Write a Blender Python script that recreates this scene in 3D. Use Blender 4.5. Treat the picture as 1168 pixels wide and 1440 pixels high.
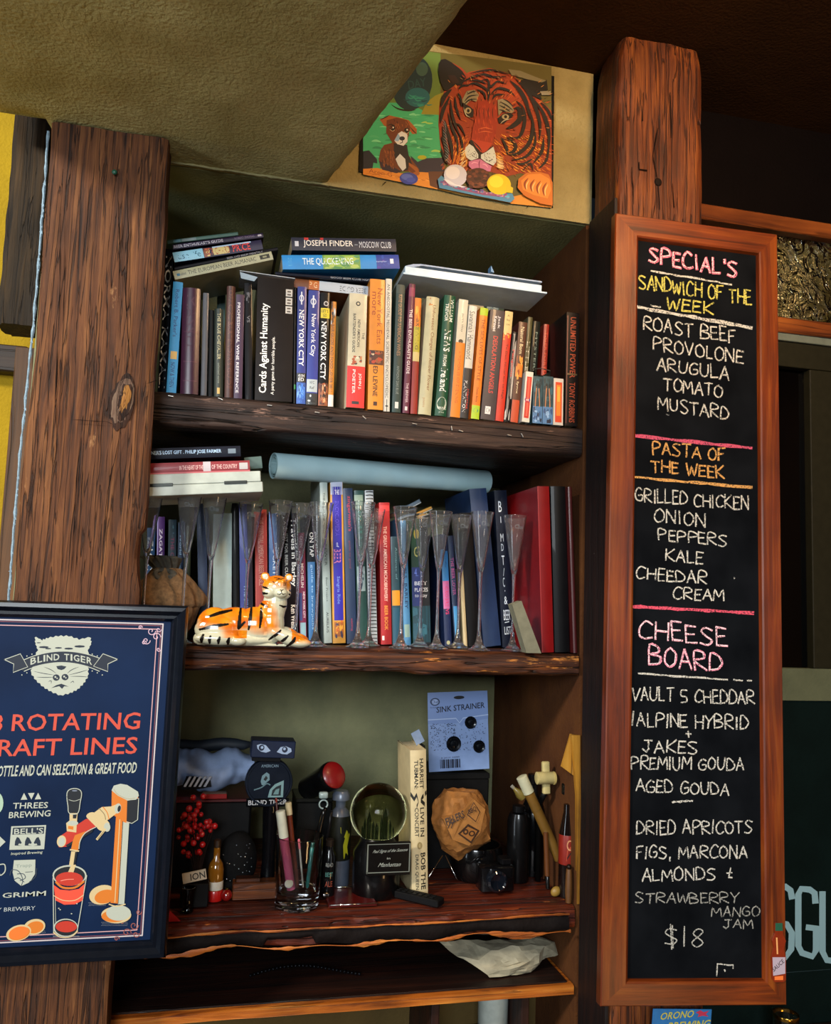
import bpy, bmesh, math, random
import numpy as np
from mathutils import Vector, Matrix, noise
random.seed(7)
S = bpy.context.scene
for o in list(bpy.data.objects): bpy.data.objects.remove(o)
COL = S.collection
# ------------------------------------------------------------------ camera
# world: X runs right along the shelves, Y goes into the wall, Z up, eye at the origin (1.55 m above the floor)
F = 1182.0; YAW, PIT, ROL = .22806, .10535, .03599
def _axes():
    cy, sy = math.cos(YAW), math.sin(YAW); cp, sp = math.cos(PIT), math.sin(PIT); cr, sr = math.cos(ROL), math.sin(ROL)
    f = np.array([sy, cy, 0.]); r = np.array([cy, -sy, 0.]); u = np.array([0, 0, 1.])
    f2 = f*cp+u*sp; u2 = u*cp-f*sp
    return r*cr+u2*sr, u2*cr-r*sr, f2
CR, CU, CF = _axes()
cd = bpy.data.cameras.new('camera'); cam = bpy.data.objects.new('camera', cd); COL.objects.link(cam)
cd.sensor_fit = 'VERTICAL'; cd.sensor_height = 24; cd.lens = 24*F/1440; cd.clip_start = .02; cd.clip_end = 60
cam.matrix_world = Matrix(((CR[0], CU[0], -CF[0], 0), (CR[1], CU[1], -CF[1], 0), (CR[2], CU[2], -CF[2], 0), (0, 0, 0, 1)))
S.camera = cam
# ------------------------------------------------------------------ world, lights, exposure
S.view_settings.view_transform = 'Standard'; S.view_settings.look = 'None'; S.view_settings.gamma = 1
S.view_settings.use_curve_mapping = False; S.view_settings.exposure = 0.0
w = bpy.data.worlds.new('world'); S.world = w; w.use_nodes = True
w.node_tree.nodes['Background'].inputs[0].default_value = (.55, .75, 1, 1)
w.node_tree.nodes['Background'].inputs[1].default_value = .008
def area(name, loc, target, size, power, col, sy=None, spread=180):
    l = bpy.data.lights.new(name, 'AREA'); l.energy = power; l.color = col; l.size = size
    l.shape = 'RECTANGLE'; l.size_y = sy or size; l.spread = math.radians(spread)
    o = bpy.data.objects.new(name, l); COL.objects.link(o); o.location = loc
    o.rotation_euler = (Vector(target)-Vector(loc)).to_track_quat('-Z', 'Y').to_euler()
    return o
area('street_window_light', (-2.9, -1.1, 2.15), (0.2, 1.5, .2), .5, 210, (1, .92, .80), .5)
area('front_window_light', (-.9, -2.5, .75), (.3, 1.5, .3), 1.2, 125, (.88, .95, 1.0), 1.0)
area('left_streak_fill', (-2.6, -.1, -.1), (.3, 1.3, .3), .5, 22, (.8, .9, 1.0), 1.7)  # added fill out of view: bright streaks in the flutes, lifts the ceiling
area('right_streak_fill', (1.72, -1.0, .2), (.3, 1.4, -.1), .5, 7, (.85, .93, 1.0), 1.3)  # added fill out of view: streaks on the flutes' right edges
area('bar_lamp_light', (.70, .50, 1.0), (.85, 1.5, .62), .16, 8, (1, .62, .30), .16, 130)
area('counter_lamp_light', (1.0, .3, -.95), (.5, 1.6, -.35), .2, 1.6, (1, .60, .26), .2)
area('pane_wall_fill', (1.35, 1.66, 1.06), (1.35, 1.9, .8), .2, .7, (1, .86, .66), .05)  # added fill, brightens the wall seen through the pebbled glass
area('corner_lamp_light', (-.80, 1.45, -.35), (-.5, 1.84, .1), .12, .8, (1, .72, .25), .12)

# ------------------------------------------------------------------ measuring helpers
def ray(x, y): return CF+CR*(x-584)/F-CU*(y-720)/F
def PY(x, y, Y): d = ray(x, y); return Vector(d*Y/d[1])
def PZ(x, y, Z): d = ray(x, y); return Vector(d*Z/d[2])
def PX(x, y, X): d = ray(x, y); return Vector(d*X/d[0])
def XatYZ(px, Y, Z):
    k = (px-584)/F; a = CR-k*CF
    return -(a[1]*Y+a[2]*Z)/a[0]
def mpp(Y): return Y/F*.985          # metres per pixel at depth Y
D = 1.55; Z1, Z2, Z3, Z4 = .360, -.091, -.565, -.707; ZC = .792; YB = 2.07

# ------------------------------------------------------------------ materials
def lin(h):
    h = h.lstrip('#'); c = [int(h[i:i+2], 16)/255 for i in (0, 2, 4)]
    return tuple((x/12.92 if x <= .04045 else ((x+.055)/1.055)**2.4) for x in c)+(1,)
MC = {}
def newmat(name):
    m = bpy.data.materials.new(name); m.use_nodes = True
    return m, m.node_tree, m.node_tree.nodes['Principled BSDF']
def paint(hexc, rough=.5, metal=0, coat=0, var=.12, bump=.0, vs=60, spec=.5):
    k = (hexc, rough, metal, coat, var, bump, vs, spec)
    if k in MC: return MC[k]
    m, nt, b = newmat('paint'); L = nt.links; c = lin(hexc)
    b.inputs['Roughness'].default_value = rough; b.inputs['Metallic'].default_value = metal
    b.inputs['Coat Weight'].default_value = coat; b.inputs['Specular IOR Level'].default_value = spec*(.35 if max(c[:3]) < .02 else 1)
    tc = nt.nodes.new('ShaderNodeTexCoord'); n = nt.nodes.new('ShaderNodeTexNoise'); n.inputs['Scale'].default_value = vs; n.inputs['Detail'].default_value = 5
    L.new(tc.outputs['Object'], n.inputs['Vector'])
    r = nt.nodes.new('ShaderNodeValToRGB'); e = r.color_ramp.elements
    e[0].position = .3; e[1].position = .7
    e[0].color = tuple(x*(1-var) for x in c[:3])+(1,); e[1].color = tuple(min(1, x*(1+var)+var*.01) for x in c[:3])+(1,)
    L.new(n.outputs['Fac'], r.inputs['Fac']); L.new(r.outputs['Color'], b.inputs['Base Color'])
    if bump:
        bp = nt.nodes.new('ShaderNodeBump'); bp.inputs['Strength'].default_value = bump; bp.inputs['Distance'].default_value = .002
        L.new(n.outputs['Fac'], bp.inputs['Height']); L.new(bp.outputs['Normal'], b.inputs['Normal'])
    MC[k] = m; return m
def wood(dark, mid, light, axis='z', sc=1.0, rough=.55, bump=.6, coat=0, crack=.55, wear=None, seed=0):
    k = ('wood', dark, mid, light, axis, sc, rough, bump, coat, crack, wear, seed)
    if k in MC: return MC[k]
    m, nt, b = newmat('wood'); L = nt.links; N = nt.nodes.new
    tc = N('ShaderNodeTexCoord'); mp = N('ShaderNodeMapping'); L.new(tc.outputs['Object'], mp.inputs['Vector'])
    s = {'x': (1.6, 34, 34), 'y': (34, 1.6, 34), 'z': (34, 34, 1.6)}[axis]
    mp.inputs['Scale'].default_value = tuple(q*sc for q in s); mp.inputs['Location'].default_value = (seed, seed*.7, seed*.3)
    n = N('ShaderNodeTexNoise'); n.inputs['Scale'].default_value = 1; n.inputs['Detail'].default_value = 9; n.inputs['Roughness'].default_value = .62; n.inputs['Distortion'].default_value = .8
    L.new(mp.outputs[0], n.inputs['Vector'])
    r = N('ShaderNodeValToRGB'); e = r.color_ramp.elements; e[0].position = .3; e[0].color = lin(dark); e[1].position = .72; e[1].color = lin(light)
    x = e.new(.5); x.color = lin(mid); L.new(n.outputs['Fac'], r.inputs['Fac'])
    # long drying cracks
    mp2 = N('ShaderNodeMapping'); L.new(tc.outputs['Object'], mp2.inputs['Vector'])
    s2 = {'x': (1.1, 30, 30), 'y': (30, 1.1, 30), 'z': (30, 30, 1.1)}[axis]; mp2.inputs['Scale'].default_value = tuple(q*sc for q in s2)
    mp2.inputs['Location'].default_value = (seed+3, 5, 2)
    v = N('ShaderNodeTexNoise'); v.inputs['Scale'].default_value = 1; v.inputs['Detail'].default_value = 3; v.inputs['Distortion'].default_value = .4
    L.new(mp2.outputs[0], v.inputs['Vector'])
    a = N('ShaderNodeMath'); a.operation = 'SUBTRACT'; a.inputs[1].default_value = .5; L.new(v.outputs['Fac'], a.inputs[0])
    a2 = N('ShaderNodeMath'); a2.operation = 'ABSOLUTE'; L.new(a.outputs[0], a2.inputs[0])
    cr = N('ShaderNodeMapRange'); cr.inputs['From Min'].default_value = 0; cr.inputs['From Max'].default_value = .022; L.new(a2.outputs[0], cr.inputs['Value'])
    # broad blotches
    n3 = N('ShaderNodeTexNoise'); n3.inputs['Scale'].default_value = 7; n3.inputs['Detail'].default_value = 3; L.new(tc.outputs['Object'], n3.inputs['Vector'])
    mr = N('ShaderNodeMapRange'); mr.inputs['From Min'].default_value = .3; mr.inputs['From Max'].default_value = .7; mr.inputs['To Min'].default_value = .65; mr.inputs['To Max'].default_value = 1.2; L.new(n3.outputs['Fac'], mr.inputs['Value'])
    mx0 = N('ShaderNodeMix'); mx0.data_type = 'RGBA'; mx0.blend_type = 'MULTIPLY'; mx0.inputs['Factor'].default_value = 1
    L.new(r.outputs['Color'], mx0.inputs['A']); L.new(mr.outputs[0], mx0.inputs['B'])
    mx = N('ShaderNodeMix'); mx.data_type = 'RGBA'; mx.inputs['A'].default_value = tuple(q*.25 for q in lin(dark)[:3])+(1,)
    cm = N('ShaderNodeMath'); cm.operation = 'MAXIMUM'; cm.inputs[1].default_value = 1-crack; L.new(cr.outputs[0], cm.inputs[0])
    L.new(cm.outputs[0], mx.inputs['Factor']); L.new(mx0.outputs['Result'], mx.inputs['B'])
    out = mx
    if wear:      # chipped places where the raw timber shows
        n4 = N('ShaderNodeTexNoise'); n4.inputs['Scale'].default_value = 1; n4.inputs['Detail'].default_value = 6; n4.inputs['Roughness'].default_value = .7
        mp4 = N('ShaderNodeMapping'); mp4.inputs['Scale'].default_value = {'x': (9, 26, 60), 'y': (26, 9, 60), 'z': (30, 30, 9)}[axis]; L.new(tc.outputs['Object'], mp4.inputs['Vector']); L.new(mp4.outputs[0], n4.inputs['Vector'])
        m4 = N('ShaderNodeMapRange'); m4.inputs['From Min'].default_value = wear[1]; m4.inputs['From Max'].default_value = wear[1]+.05; L.new(n4.outputs['Fac'], m4.inputs['Value'])
        mw = N('ShaderNodeMix'); mw.data_type = 'RGBA'; mw.inputs['B'].default_value = lin(wear[0]); L.new(m4.outputs[0], mw.inputs['Factor']); L.new(mx.outputs['Result'], mw.inputs['A']); out = mw
    L.new(out.outputs['Result'], b.inputs['Base Color'])
    ad = N('ShaderNodeMath'); ad.operation = 'MULTIPLY_ADD'; ad.inputs[1].default_value = 1.2; L.new(cm.outputs[0], ad.inputs[0]); L.new(n.outputs['Fac'], ad.inputs[2])
    bp = N('ShaderNodeBump'); bp.inputs['Strength'].default_value = bump; bp.inputs['Distance'].default_value = .003; L.new(ad.outputs[0], bp.inputs['Height']); L.new(bp.outputs['Normal'], b.inputs['Normal'])
    b.inputs['Roughness'].default_value = rough; b.inputs['Coat Weight'].default_value = coat; b.inputs['Coat Roughness'].default_value = .25; b.inputs['Specular IOR Level'].default_value = .35
    MC[k] = m; return m
def plaster(c0, c1, bump=.5, sc=9, rough=.85, stain=None):
    k = ('pl', c0, c1, bump, sc, rough, stain)
    if k in MC: return MC[k]
    m, nt, b = newmat('plaster'); L = nt.links; N = nt.nodes.new
    tc = N('ShaderNodeTexCoord'); n = N('ShaderNodeTexNoise'); n.inputs['Scale'].default_value = sc; n.inputs['Detail'].default_value = 8; n.inputs['Roughness'].default_value = .6
    L.new(tc.outputs['Object'], n.inputs['Vector'])
    r = N('ShaderNodeValToRGB'); e = r.color_ramp.elements; e[0].position = .3; e[0].color = lin(c0); e[1].position = .7; e[1].color = lin(c1); L.new(n.outputs['Fac'], r.inputs['Fac'])
    L.new(r.outputs['Color'], b.inputs['Base Color'])
    f = N('ShaderNodeTexNoise'); f.inputs['Scale'].default_value = 170; f.inputs['Detail'].default_value = 6; L.new(tc.outputs['Object'], f.inputs['Vector'])
    g = N('ShaderNodeTexNoise'); g.inputs['Scale'].default_value = 9; g.inputs['Detail'].default_value = 5; g.inputs['Distortion'].default_value = .6; L.new(tc.outputs['Object'], g.inputs['Vector'])
    ad = N('ShaderNodeMath'); ad.operation = 'MULTIPLY_ADD'; ad.inputs[1].default_value = 1.3; L.new(g.outputs['Fac'], ad.inputs[0]); L.new(f.outputs['Fac'], ad.inputs[2])
    bp = N('ShaderNodeBump'); bp.inputs['Strength'].default_value = bump; bp.inputs['Distance'].default_value = .004; L.new(ad.outputs[0], bp.inputs['Height']); L.new(bp.outputs['Normal'], b.inputs['Normal'])
    b.inputs['Roughness'].default_value = rough; b.inputs['Specular IOR Level'].default_value = .25 if max(lin(c1)[:3]) > .05 else .06
    MC[k] = m; return m
def colattr(rough=.45, coat=0, name='print', chalk=None):
    k = ('ca', rough, coat, chalk)
    if k in MC: return MC[k]
    m, nt, b = newmat(name); a = nt.nodes.new('ShaderNodeAttribute'); a.attribute_name = 'Col'; L = nt.links
    b.inputs['Roughness'].default_value = rough; b.inputs['Coat Weight'].default_value = coat; b.inputs['Coat Roughness'].default_value = .12
    if chalk:
        tc = nt.nodes.new('ShaderNodeTexCoord'); n = nt.nodes.new('ShaderNodeTexNoise'); n.inputs['Scale'].default_value = 420; n.inputs['Detail'].default_value = 3; L.new(tc.outputs['Object'], n.inputs['Vector'])
        mr = nt.nodes.new('ShaderNodeMapRange'); mr.inputs['From Min'].default_value = .36; mr.inputs['From Max'].default_value = .5; L.new(n.outputs['Fac'], mr.inputs['Value'])
        mx = nt.nodes.new('ShaderNodeMix'); mx.data_type = 'RGBA'; mx.inputs['A'].default_value = lin(chalk); L.new(mr.outputs[0], mx.inputs['Factor']); L.new(a.outputs['Color'], mx.inputs['B']); L.new(mx.outputs['Result'], b.inputs['Base Color'])
    else: L.new(a.outputs['Color'], b.inputs['Base Color'])
    MC[k] = m; return m
def glassmat(tint='#ffffff', rough=0.0, ior=1.47, bump=0, name='glass'):
    k = ('gl', tint, rough, ior, bump)
    if k in MC: return MC[k]
    m, nt, b = newmat(name); b.inputs['Base Color'].default_value = lin(tint); b.inputs['Transmission Weight'].default_value = .975 if name == 'hazed' else 1; b.inputs['Roughness'].default_value = rough; b.inputs['IOR'].default_value = ior
    if bump:
        tc = nt.nodes.new('ShaderNodeTexCoord'); v = nt.nodes.new('ShaderNodeTexNoise'); v.inputs['Scale'].default_value = 26; v.inputs['Detail'].default_value = 2.5; v.inputs['Distortion'].default_value = 1.6; nt.links.new(tc.outputs['Object'], v.inputs['Vector'])
        bp = nt.nodes.new('ShaderNodeBump'); bp.inputs['Strength'].default_value = bump; bp.inputs['Distance'].default_value = .02; nt.links.new(v.outputs['Fac'], bp.inputs['Height']); nt.links.new(bp.outputs['Normal'], b.inputs['Normal'])
    MC[k] = m; return m
def emit(hexc, s):
    m, nt, b = newmat('glow'); b.inputs['Emission Color'].default_value = lin(hexc); b.inputs['Emission Strength'].default_value = s; return m

# ------------------------------------------------------------------ mesh builder
class MB:
    def __init__(s): s.v = []; s.f = []; s.mi = []; s.cur = 0
    def add(s, vs, fs, M=None):
        o = len(s.v); s.v += [tuple(M @ Vector(p)) if M else tuple(p) for p in vs]
        for f in fs: s.f.append(tuple(i+o for i in f)); s.mi.append(s.cur)
        return s
    def box(s, x0, x1, y0, y1, z0, z1, M=None):
        return s.add([(x, y, z) for x in (x0, x1) for y in (y0, y1) for z in (z0, z1)], [(0, 1, 3, 2), (4, 6, 7, 5), (0, 4, 5, 1), (2, 3, 7, 6), (0, 2, 6, 4), (1, 5, 7, 3)], M)
    def bbox(s, x0, x1, y0, y1, z0, z1, b, M=None):   # bevelled box: rounded rect profile in XY with chamfered caps
        b = min(b, abs(x1-x0)/2.2, abs(y1-y0)/2.2, abs(z1-z0)/2.2)
        def ring(ins, z):
            c = b*.35
            X0, X1, Y0, Y1 = x0+ins, x1-ins, y0+ins, y1-ins; q = b
            return [(X0+q, Y0, z), (X1-q, Y0, z), (X1-c, Y0+c, z), (X1, Y0+q, z), (X1, Y1-q, z), (X1-c, Y1-c, z), (X1-q, Y1, z), (X0+q, Y1, z), (X0+c, Y1-c, z), (X0, Y1-q, z), (X0, Y0+q, z), (X0+c, Y0+c, z)]
        R = [ring(b*.6, z0), ring(0, z0+b*.6), ring(0, z1-b*.6), ring(b*.6, z1)]
        n = 12; vs = sum(R, []); fs = [tuple(reversed(range(n))), tuple(range(3*n, 4*n))]
        for k in range(3):
            for i in range(n): j = (i+1) % n; fs.append((k*n+i, k*n+j, (k+1)*n+j, (k+1)*n+i))
        return s.add(vs, fs, M)
    def lathe(s, prof, n=24, c=(0, 0, 0), M=None, close=True):
        vs = []; fs = []
        for r, z in prof:
            for i in range(n):
                a = 2*math.pi*i/n; vs.append((c[0]+r*math.cos(a), c[1]+r*math.sin(a), c[2]+z))
        for k in range(len(prof)-1):
            for i in range(n): j = (i+1) % n; fs.append((k*n+i, k*n+j, (k+1)*n+j, (k+1)*n+i))
        if close: fs.append(tuple(reversed(range(n)))); fs.append(tuple(range((len(prof)-1)*n, len(prof)*n)))
        return s.add(vs, fs, M)
    def tube(s, pts, r, n=8, M=None):
        pts = [Vector(p) for p in pts]; vs = []; fs = []; R = r if isinstance(r, (list, tuple)) else [r]*len(pts)
        for i, p in enumerate(pts):
            t = (pts[min(i+1, len(pts)-1)]-pts[max(i-1, 0)]).normalized()
            a = t.orthogonal().normalized() if i == 0 else (a-t*a.dot(t)).normalized()
            b = t.cross(a)
            for k in range(n):
                q = 2*math.pi*k/n; vs.append(p+(a*math.cos(q)+b*math.sin(q))*R[i])
        for i in range(len(pts)-1):
            for k in range(n): j = (k+1) % n; fs.append((i*n+k, i*n+j, (i+1)*n+j, (i+1)*n+k))
        fs.append(tuple(reversed(range(n)))); fs.append(tuple(range((len(pts)-1)*n, len(pts)*n)))
        return s.add(vs, fs, M)
    def ell(s, c, r, n=16, m=10, M=None):
        vs = [(c[0], c[1], c[2]-r[2])]; fs = []
        for k in range(1, m):
            p = math.pi*k/m
            for i in range(n): a = 2*math.pi*i/n; vs.append((c[0]+r[0]*math.sin(p)*math.cos(a), c[1]+r[1]*math.sin(p)*math.sin(a), c[2]-r[2]*math.cos(p)))
        vs.append((c[0], c[1], c[2]+r[2])); last = len(vs)-1
        for i in range(n):
            j = (i+1) % n; fs.append((0, 1+j, 1+i)); fs.append((last, 1+(m-2)*n+i, 1+(m-2)*n+j))
            for k in range(m-2): fs.append((1+k*n+i, 1+k*n+j, 1+(k+1)*n+j, 1+(k+1)*n+i))
        return s.add(vs, fs, M)
    def prism(s, poly, y0, y1, M=None, ax='y'):      # convex/concave polygon in XZ extruded along Y (or XY along Z)
        n = len(poly)
        if ax == 'y': vs = [(a, y0, b) for a, b in poly]+[(a, y1, b) for a, b in poly]
        else: vs = [(a, b, y0) for a, b in poly]+[(a, b, y1) for a, b in poly]
        fs = [tuple(range(n)), tuple(reversed(range(n, 2*n)))]+[(i, i+n, (i+1) % n+n, (i+1) % n) for i in range(n)]
        return s.add(vs, fs, M)
    def build(s, name, mats, parent=None, smooth=False, fix=True):
        me = bpy.data.meshes.new(name); me.from_pydata([tuple(p) for p in s.v], [], s.f)
        if not isinstance(mats, (list, tuple)): mats = [mats]
        for m in mats: me.materials.append(m)
        for p, i in zip(me.polygons, s.mi): p.material_index = i
        if fix:
            bm = bmesh.new(); bm.from_mesh(me); bmesh.ops.recalc_face_normals(bm, faces=bm.faces); bm.to_mesh(me); bm.free()
        if smooth:
            for p in me.polygons: p.use_smooth = True
            if smooth is not True: me.set_sharp_from_angle(angle=math.radians(smooth))
        o = bpy.data.objects.new(name, me); COL.objects.link(o); o.parent = parent
        return o
def tag(o, label, cat, group=None):
    o['label'] = label; o['category'] = cat
    if group: o['group'] = group
    return o
def thing(name, label, cat, loc=(0, 0, 0), rot=(0, 0, 0), group=None):
    o = bpy.data.objects.new(name, None); COL.objects.link(o); o.location = loc; o.rotation_euler = rot; o.empty_display_size = .02
    return tag(o, label, cat, group)
def struct(o): o['kind'] = 'structure'; return o

# ------------------------------------------------------------------ flat print (lettering, artwork) as thin coloured mesh
TG = {}
def textgeo(t, bold=.0):
    k = (t, bold)
    if k in TG: return TG[k]
    c = bpy.data.curves.new('t', 'FONT'); c.body = t; c.resolution_u = 2; c.offset = bold*.55; c.fill_mode = 'FRONT'
    o = bpy.data.objects.new('t', c); COL.objects.link(o)
    bpy.context.view_layer.update()
    ev = o.evaluated_get(bpy.context.evaluated_depsgraph_get()); me = ev.to_mesh()
    vs = np.array([tuple(v.co[:2]) for v in me.vertices]); fs = [tuple(p.vertices) for p in me.polygons]
    ev.to_mesh_clear(); bpy.data.objects.remove(o); bpy.data.curves.remove(c)
    if len(vs) == 0: vs = np.zeros((1, 2)); fs = []
    lo, hi = vs.min(0), vs.max(0); vs = (vs-lo)/np.maximum(hi-lo, 1e-6)
    TG[k] = (vs, fs, (hi-lo)); return TG[k]
class Print:
    def __init__(s, mp): s.mp = mp; s.v = []; s.f = []; s.c = []; s.L = 1
    def poly(s, pts, col, up=True):
        o = len(s.v); s.v += [tuple(s.mp(a, b, s.L)) for a, b in pts]; s.f.append(tuple(range(o, o+len(pts)))); s.c.append(lin(col))
        if up: s.L += .12
    def rect(s, u0, v0, u1, v1, col, n=5):
        for i in range(n):
            a, b = u0+(u1-u0)*i/n, u0+(u1-u0)*(i+1)/n; s.poly([(a, v0), (b, v0), (b, v1), (a, v1)], col, False)
        s.L += .12
    def ell(s, cx, cy, rx, ry, col, n=22, rot=0, a0=0, a1=2*math.pi):
        c, q = math.cos(rot), math.sin(rot); P = []
        for i in range(n):
            a = a0+(a1-a0)*i/(n if a1-a0 > 6.2 else n-1); x, y = rx*math.cos(a), ry*math.sin(a); P.append((cx+x*c-y*q, cy+x*q+y*c))
        s.poly(P, col)
    def stroke(s, pts, w, col, taper=False, jit=0):
        n = len(pts); P = [np.array(p, float) for p in pts]; A = []; B = []
        if n < 2: return
        for i in range(n):
            t = P[min(i+1, n-1)]-P[max(i-1, 0)]; l = np.hypot(*t) or 1; t = t/l; nn = np.array([-t[1], t[0]])
            ww = w/2*(1+random.uniform(-jit, jit)); 
            if taper: ww *= max(.12, math.sin(math.pi*(i+.35)/(n-.3)))
            e = t*ww*.6 if i == n-1 else (-t*ww*.6 if i == 0 else 0)
            A.append(P[i]+nn*ww+e); B.append(P[i]-nn*ww+e)
        for i in range(n-1): s.poly([A[i], A[i+1], B[i+1], B[i]], col, False)
        s.L += .06
    def curve(s, pts, w, col, taper=False, sub=4, closed=False):
        P = [np.array(p, float) for p in pts]; 
        if closed: P = P+[P[0]]
        out = []; n = len(P)
        for i in range(n-1):
            p0 = P[i-1] if i else (P[-2] if closed else P[0]); p1, p2 = P[i], P[i+1]; p3 = P[i+2] if i+2 < n else (P[1] if closed else P[-1])
            for k in range(sub):
                t = k/sub; out.append(.5*((2*p1)+(-p0+p2)*t+(2*p0-5*p1+4*p2-p3)*t*t+(-p0+3*p1-3*p2+p3)*t**3))
        out.append(P[-1]); s.stroke(out, w, col, taper)
    def text(s, t, A, B, up, col, bold=.02, slant=0):      # baseline A->B, 'up' = vector of the cap height
        vs, fs, _ = textgeo(t, bold); A, B, up = np.array(A, float), np.array(B, float), np.array(up, float); o = len(s.v); d = B-A
        ln = np.hypot(*d) or 1
        for a, b in vs: p = A+d*a+up*b+d/ln*slant*b*np.hypot(*up); s.v.append(tuple(s.mp(p[0], p[1], s.L)))
        for f in fs: s.f.append(tuple(i+o for i in f)); s.c.append(lin(col))
        s.L += .12
    def build(s, name, parent, rough=.45, coat=0, chalk=None):
        me = bpy.data.meshes.new(name); me.from_pydata(s.v, [], s.f)
        ca = me.color_attributes.new('Col', 'FLOAT_COLOR', 'CORNER'); arr = np.empty((len(me.loops), 4), dtype=np.float32); i = 0
        for f, c in zip(s.f, s.c): arr[i:i+len(f)] = c; i += len(f)
        ca.data.foreach_set('color', arr.ravel()); me.materials.append(colattr(rough, coat, chalk=chalk))
        o = bpy.data.objects.new(name, me); COL.objects.link(o); o.parent = parent; return o

# ------------------------------------------------------------------ rough timber
def timber(name, mat, lo, hi, axis, amp=.003, n=60, ncs=7, parent=None, edge=.006, seed=0, freq=5, shape=None):
    ax = 'xyz'.index(axis); o1, o2 = [i for i in range(3) if i != ax]
    a0, a1, b0, b1 = lo[o1], hi[o1], lo[o2], hi[o2]; ring = []
    for (p, q, d) in (((a0, b0), (a1, b0), 0), ((a1, b0), (a1, b1), 1), ((a1, b1), (a0, b1), 2), ((a0, b1), (a0, b0), 3)):
        for k in range(ncs):
            t = k/ncs; ring.append([p[0]+(q[0]-p[0])*t, p[1]+(q[1]-p[1])*t])
    # knock the corners off
    cx, cy = (a0+a1)/2, (b0+b1)/2; vs = []; fs = []; m = len(ring)
    for i in range(n+1):
        w = lo[ax]+(hi[ax]-lo[ax])*i/n
        for k, (a, b) in enumerate(ring):
            dx = dy = 0
            if k % ncs == 0: dx = (cx-a); dy = (cy-b); l = math.hypot(dx, dy); dx, dy = dx/l*edge, dy/l*edge
            q = Vector((a*3+seed, b*3, w))*freq
            s1 = noise.noise(q)*amp+noise.noise(q*4)*amp*.5+noise.noise(Vector((a*60+seed, b*60, w*4)))*amp*.5
            s2 = noise.noise(q+Vector((31, 7, 3)))*amp+noise.noise(q*4+Vector((3, 7, 3)))*amp*.5+noise.noise(Vector((a*60, b*60+seed, w*4+9)))*amp*.5
            P = [0, 0, 0]; P[ax] = w; P[o1] = a+dx+s1; P[o2] = b+dy+s2
            if shape: P = shape(P)
            vs.append(tuple(P))
    for i in range(n):
        for k in range(m): j = (k+1) % m; fs.append((i*m+k, i*m+j, (i+1)*m+j, (i+1)*m+k))
    fs.append(tuple(reversed(range(m)))); fs.append(tuple(range(n*m, (n+1)*m)))
    mb = MB(); mb.add(vs, fs); return mb.build(name, mat, parent, smooth=50)

def remesh(name, mb, mat, voxel, parent=None, smooth=2, colour=None):
    o = mb.build('tmp', mat); md = o.modifiers.new('r', 'REMESH'); md.mode = 'VOXEL'; md.voxel_size = voxel
    sm = o.modifiers.new('s', 'SMOOTH'); sm.iterations = smooth; sm.factor = .5
    bpy.context.view_layer.update()
    me = bpy.data.meshes.new_from_object(o.evaluated_get(bpy.context.evaluated_depsgraph_get()))
    bpy.data.objects.remove(o); me.name = name
    for p in me.polygons: p.use_smooth = True
    me.materials.clear(); me.materials.append(mat)
    if colour:
        co = np.empty(len(me.vertices)*3, dtype=np.float32); me.vertices.foreach_get('co', co); co = co.reshape(-1, 3)
        no = np.empty(len(me.vertices)*3, dtype=np.float32); me.vertices.foreach_get('normal', no); no = no.reshape(-1, 3)
        ca = me.color_attributes.new('Col', 'FLOAT_COLOR', 'POINT'); ca.data.foreach_set('color', colour(co, no).astype(np.float32).ravel())
    ob = bpy.data.objects.new(name, me); COL.objects.link(ob); ob.parent = parent; return ob
# ================================================================== SETTING
CEIL = plaster('#a0945a', '#c4b67a', 1.0, 7)
NIC = plaster('#77785a', '#95936c', .4, 9)
# low plaster ceiling that runs forward from the wall, cut off diagonally on the right
eR = lambda y: .162+(1.55-y)*.2145
def low_ceiling():
    nx, ny = 60, 60; vs = []; fs = []
    y0, y1 = .55, 1.56
    for j in range(ny+1):
        y = y0+(y1-y0)*j/ny
        for i in range(nx+1):
            xl = -.435; x = xl+(eR(y)-xl)*i/nx
            z = ZC+.004*noise.noise(Vector((x*9, y*9, 0)))+.0015*noise.noise(Vector((x*40, y*40, 3)))
            if x < -.33 and y > 1.43: z += (min(1, (y-1.43)/.1))**2*.05
            if i in (0, nx): z += .004
            vs.append((x+.0025*noise.noise(Vector((y*30, 5, i)))*(i == nx), y, z))
    for j in range(ny):
        for i in range(nx): a = j*(nx+1)+i; fs.append((a, a+nx+1, a+nx+2, a+1))
    # sides and top
    o = len(vs)
    per = [i for i in range(nx+1)]+[(j)*(nx+1)+nx for j in range(1, ny+1)]+[ny*(nx+1)+i for i in range(nx-1, -1, -1)]+[j*(nx+1) for j in range(ny-1, 0, -1)]
    for p in per: vs.append((vs[p][0], vs[p][1], 1.13))
    n = len(per)
    for k in range(n): fs.append((per[k], per[(k+1) % n], o+(k+1) % n, o+k))
    fs.append(tuple(range(o, o+n)))
    m = MB(); m.add(vs, fs); return m.build('ceiling', CEIL, smooth=40)
struct(low_ceiling())
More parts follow.
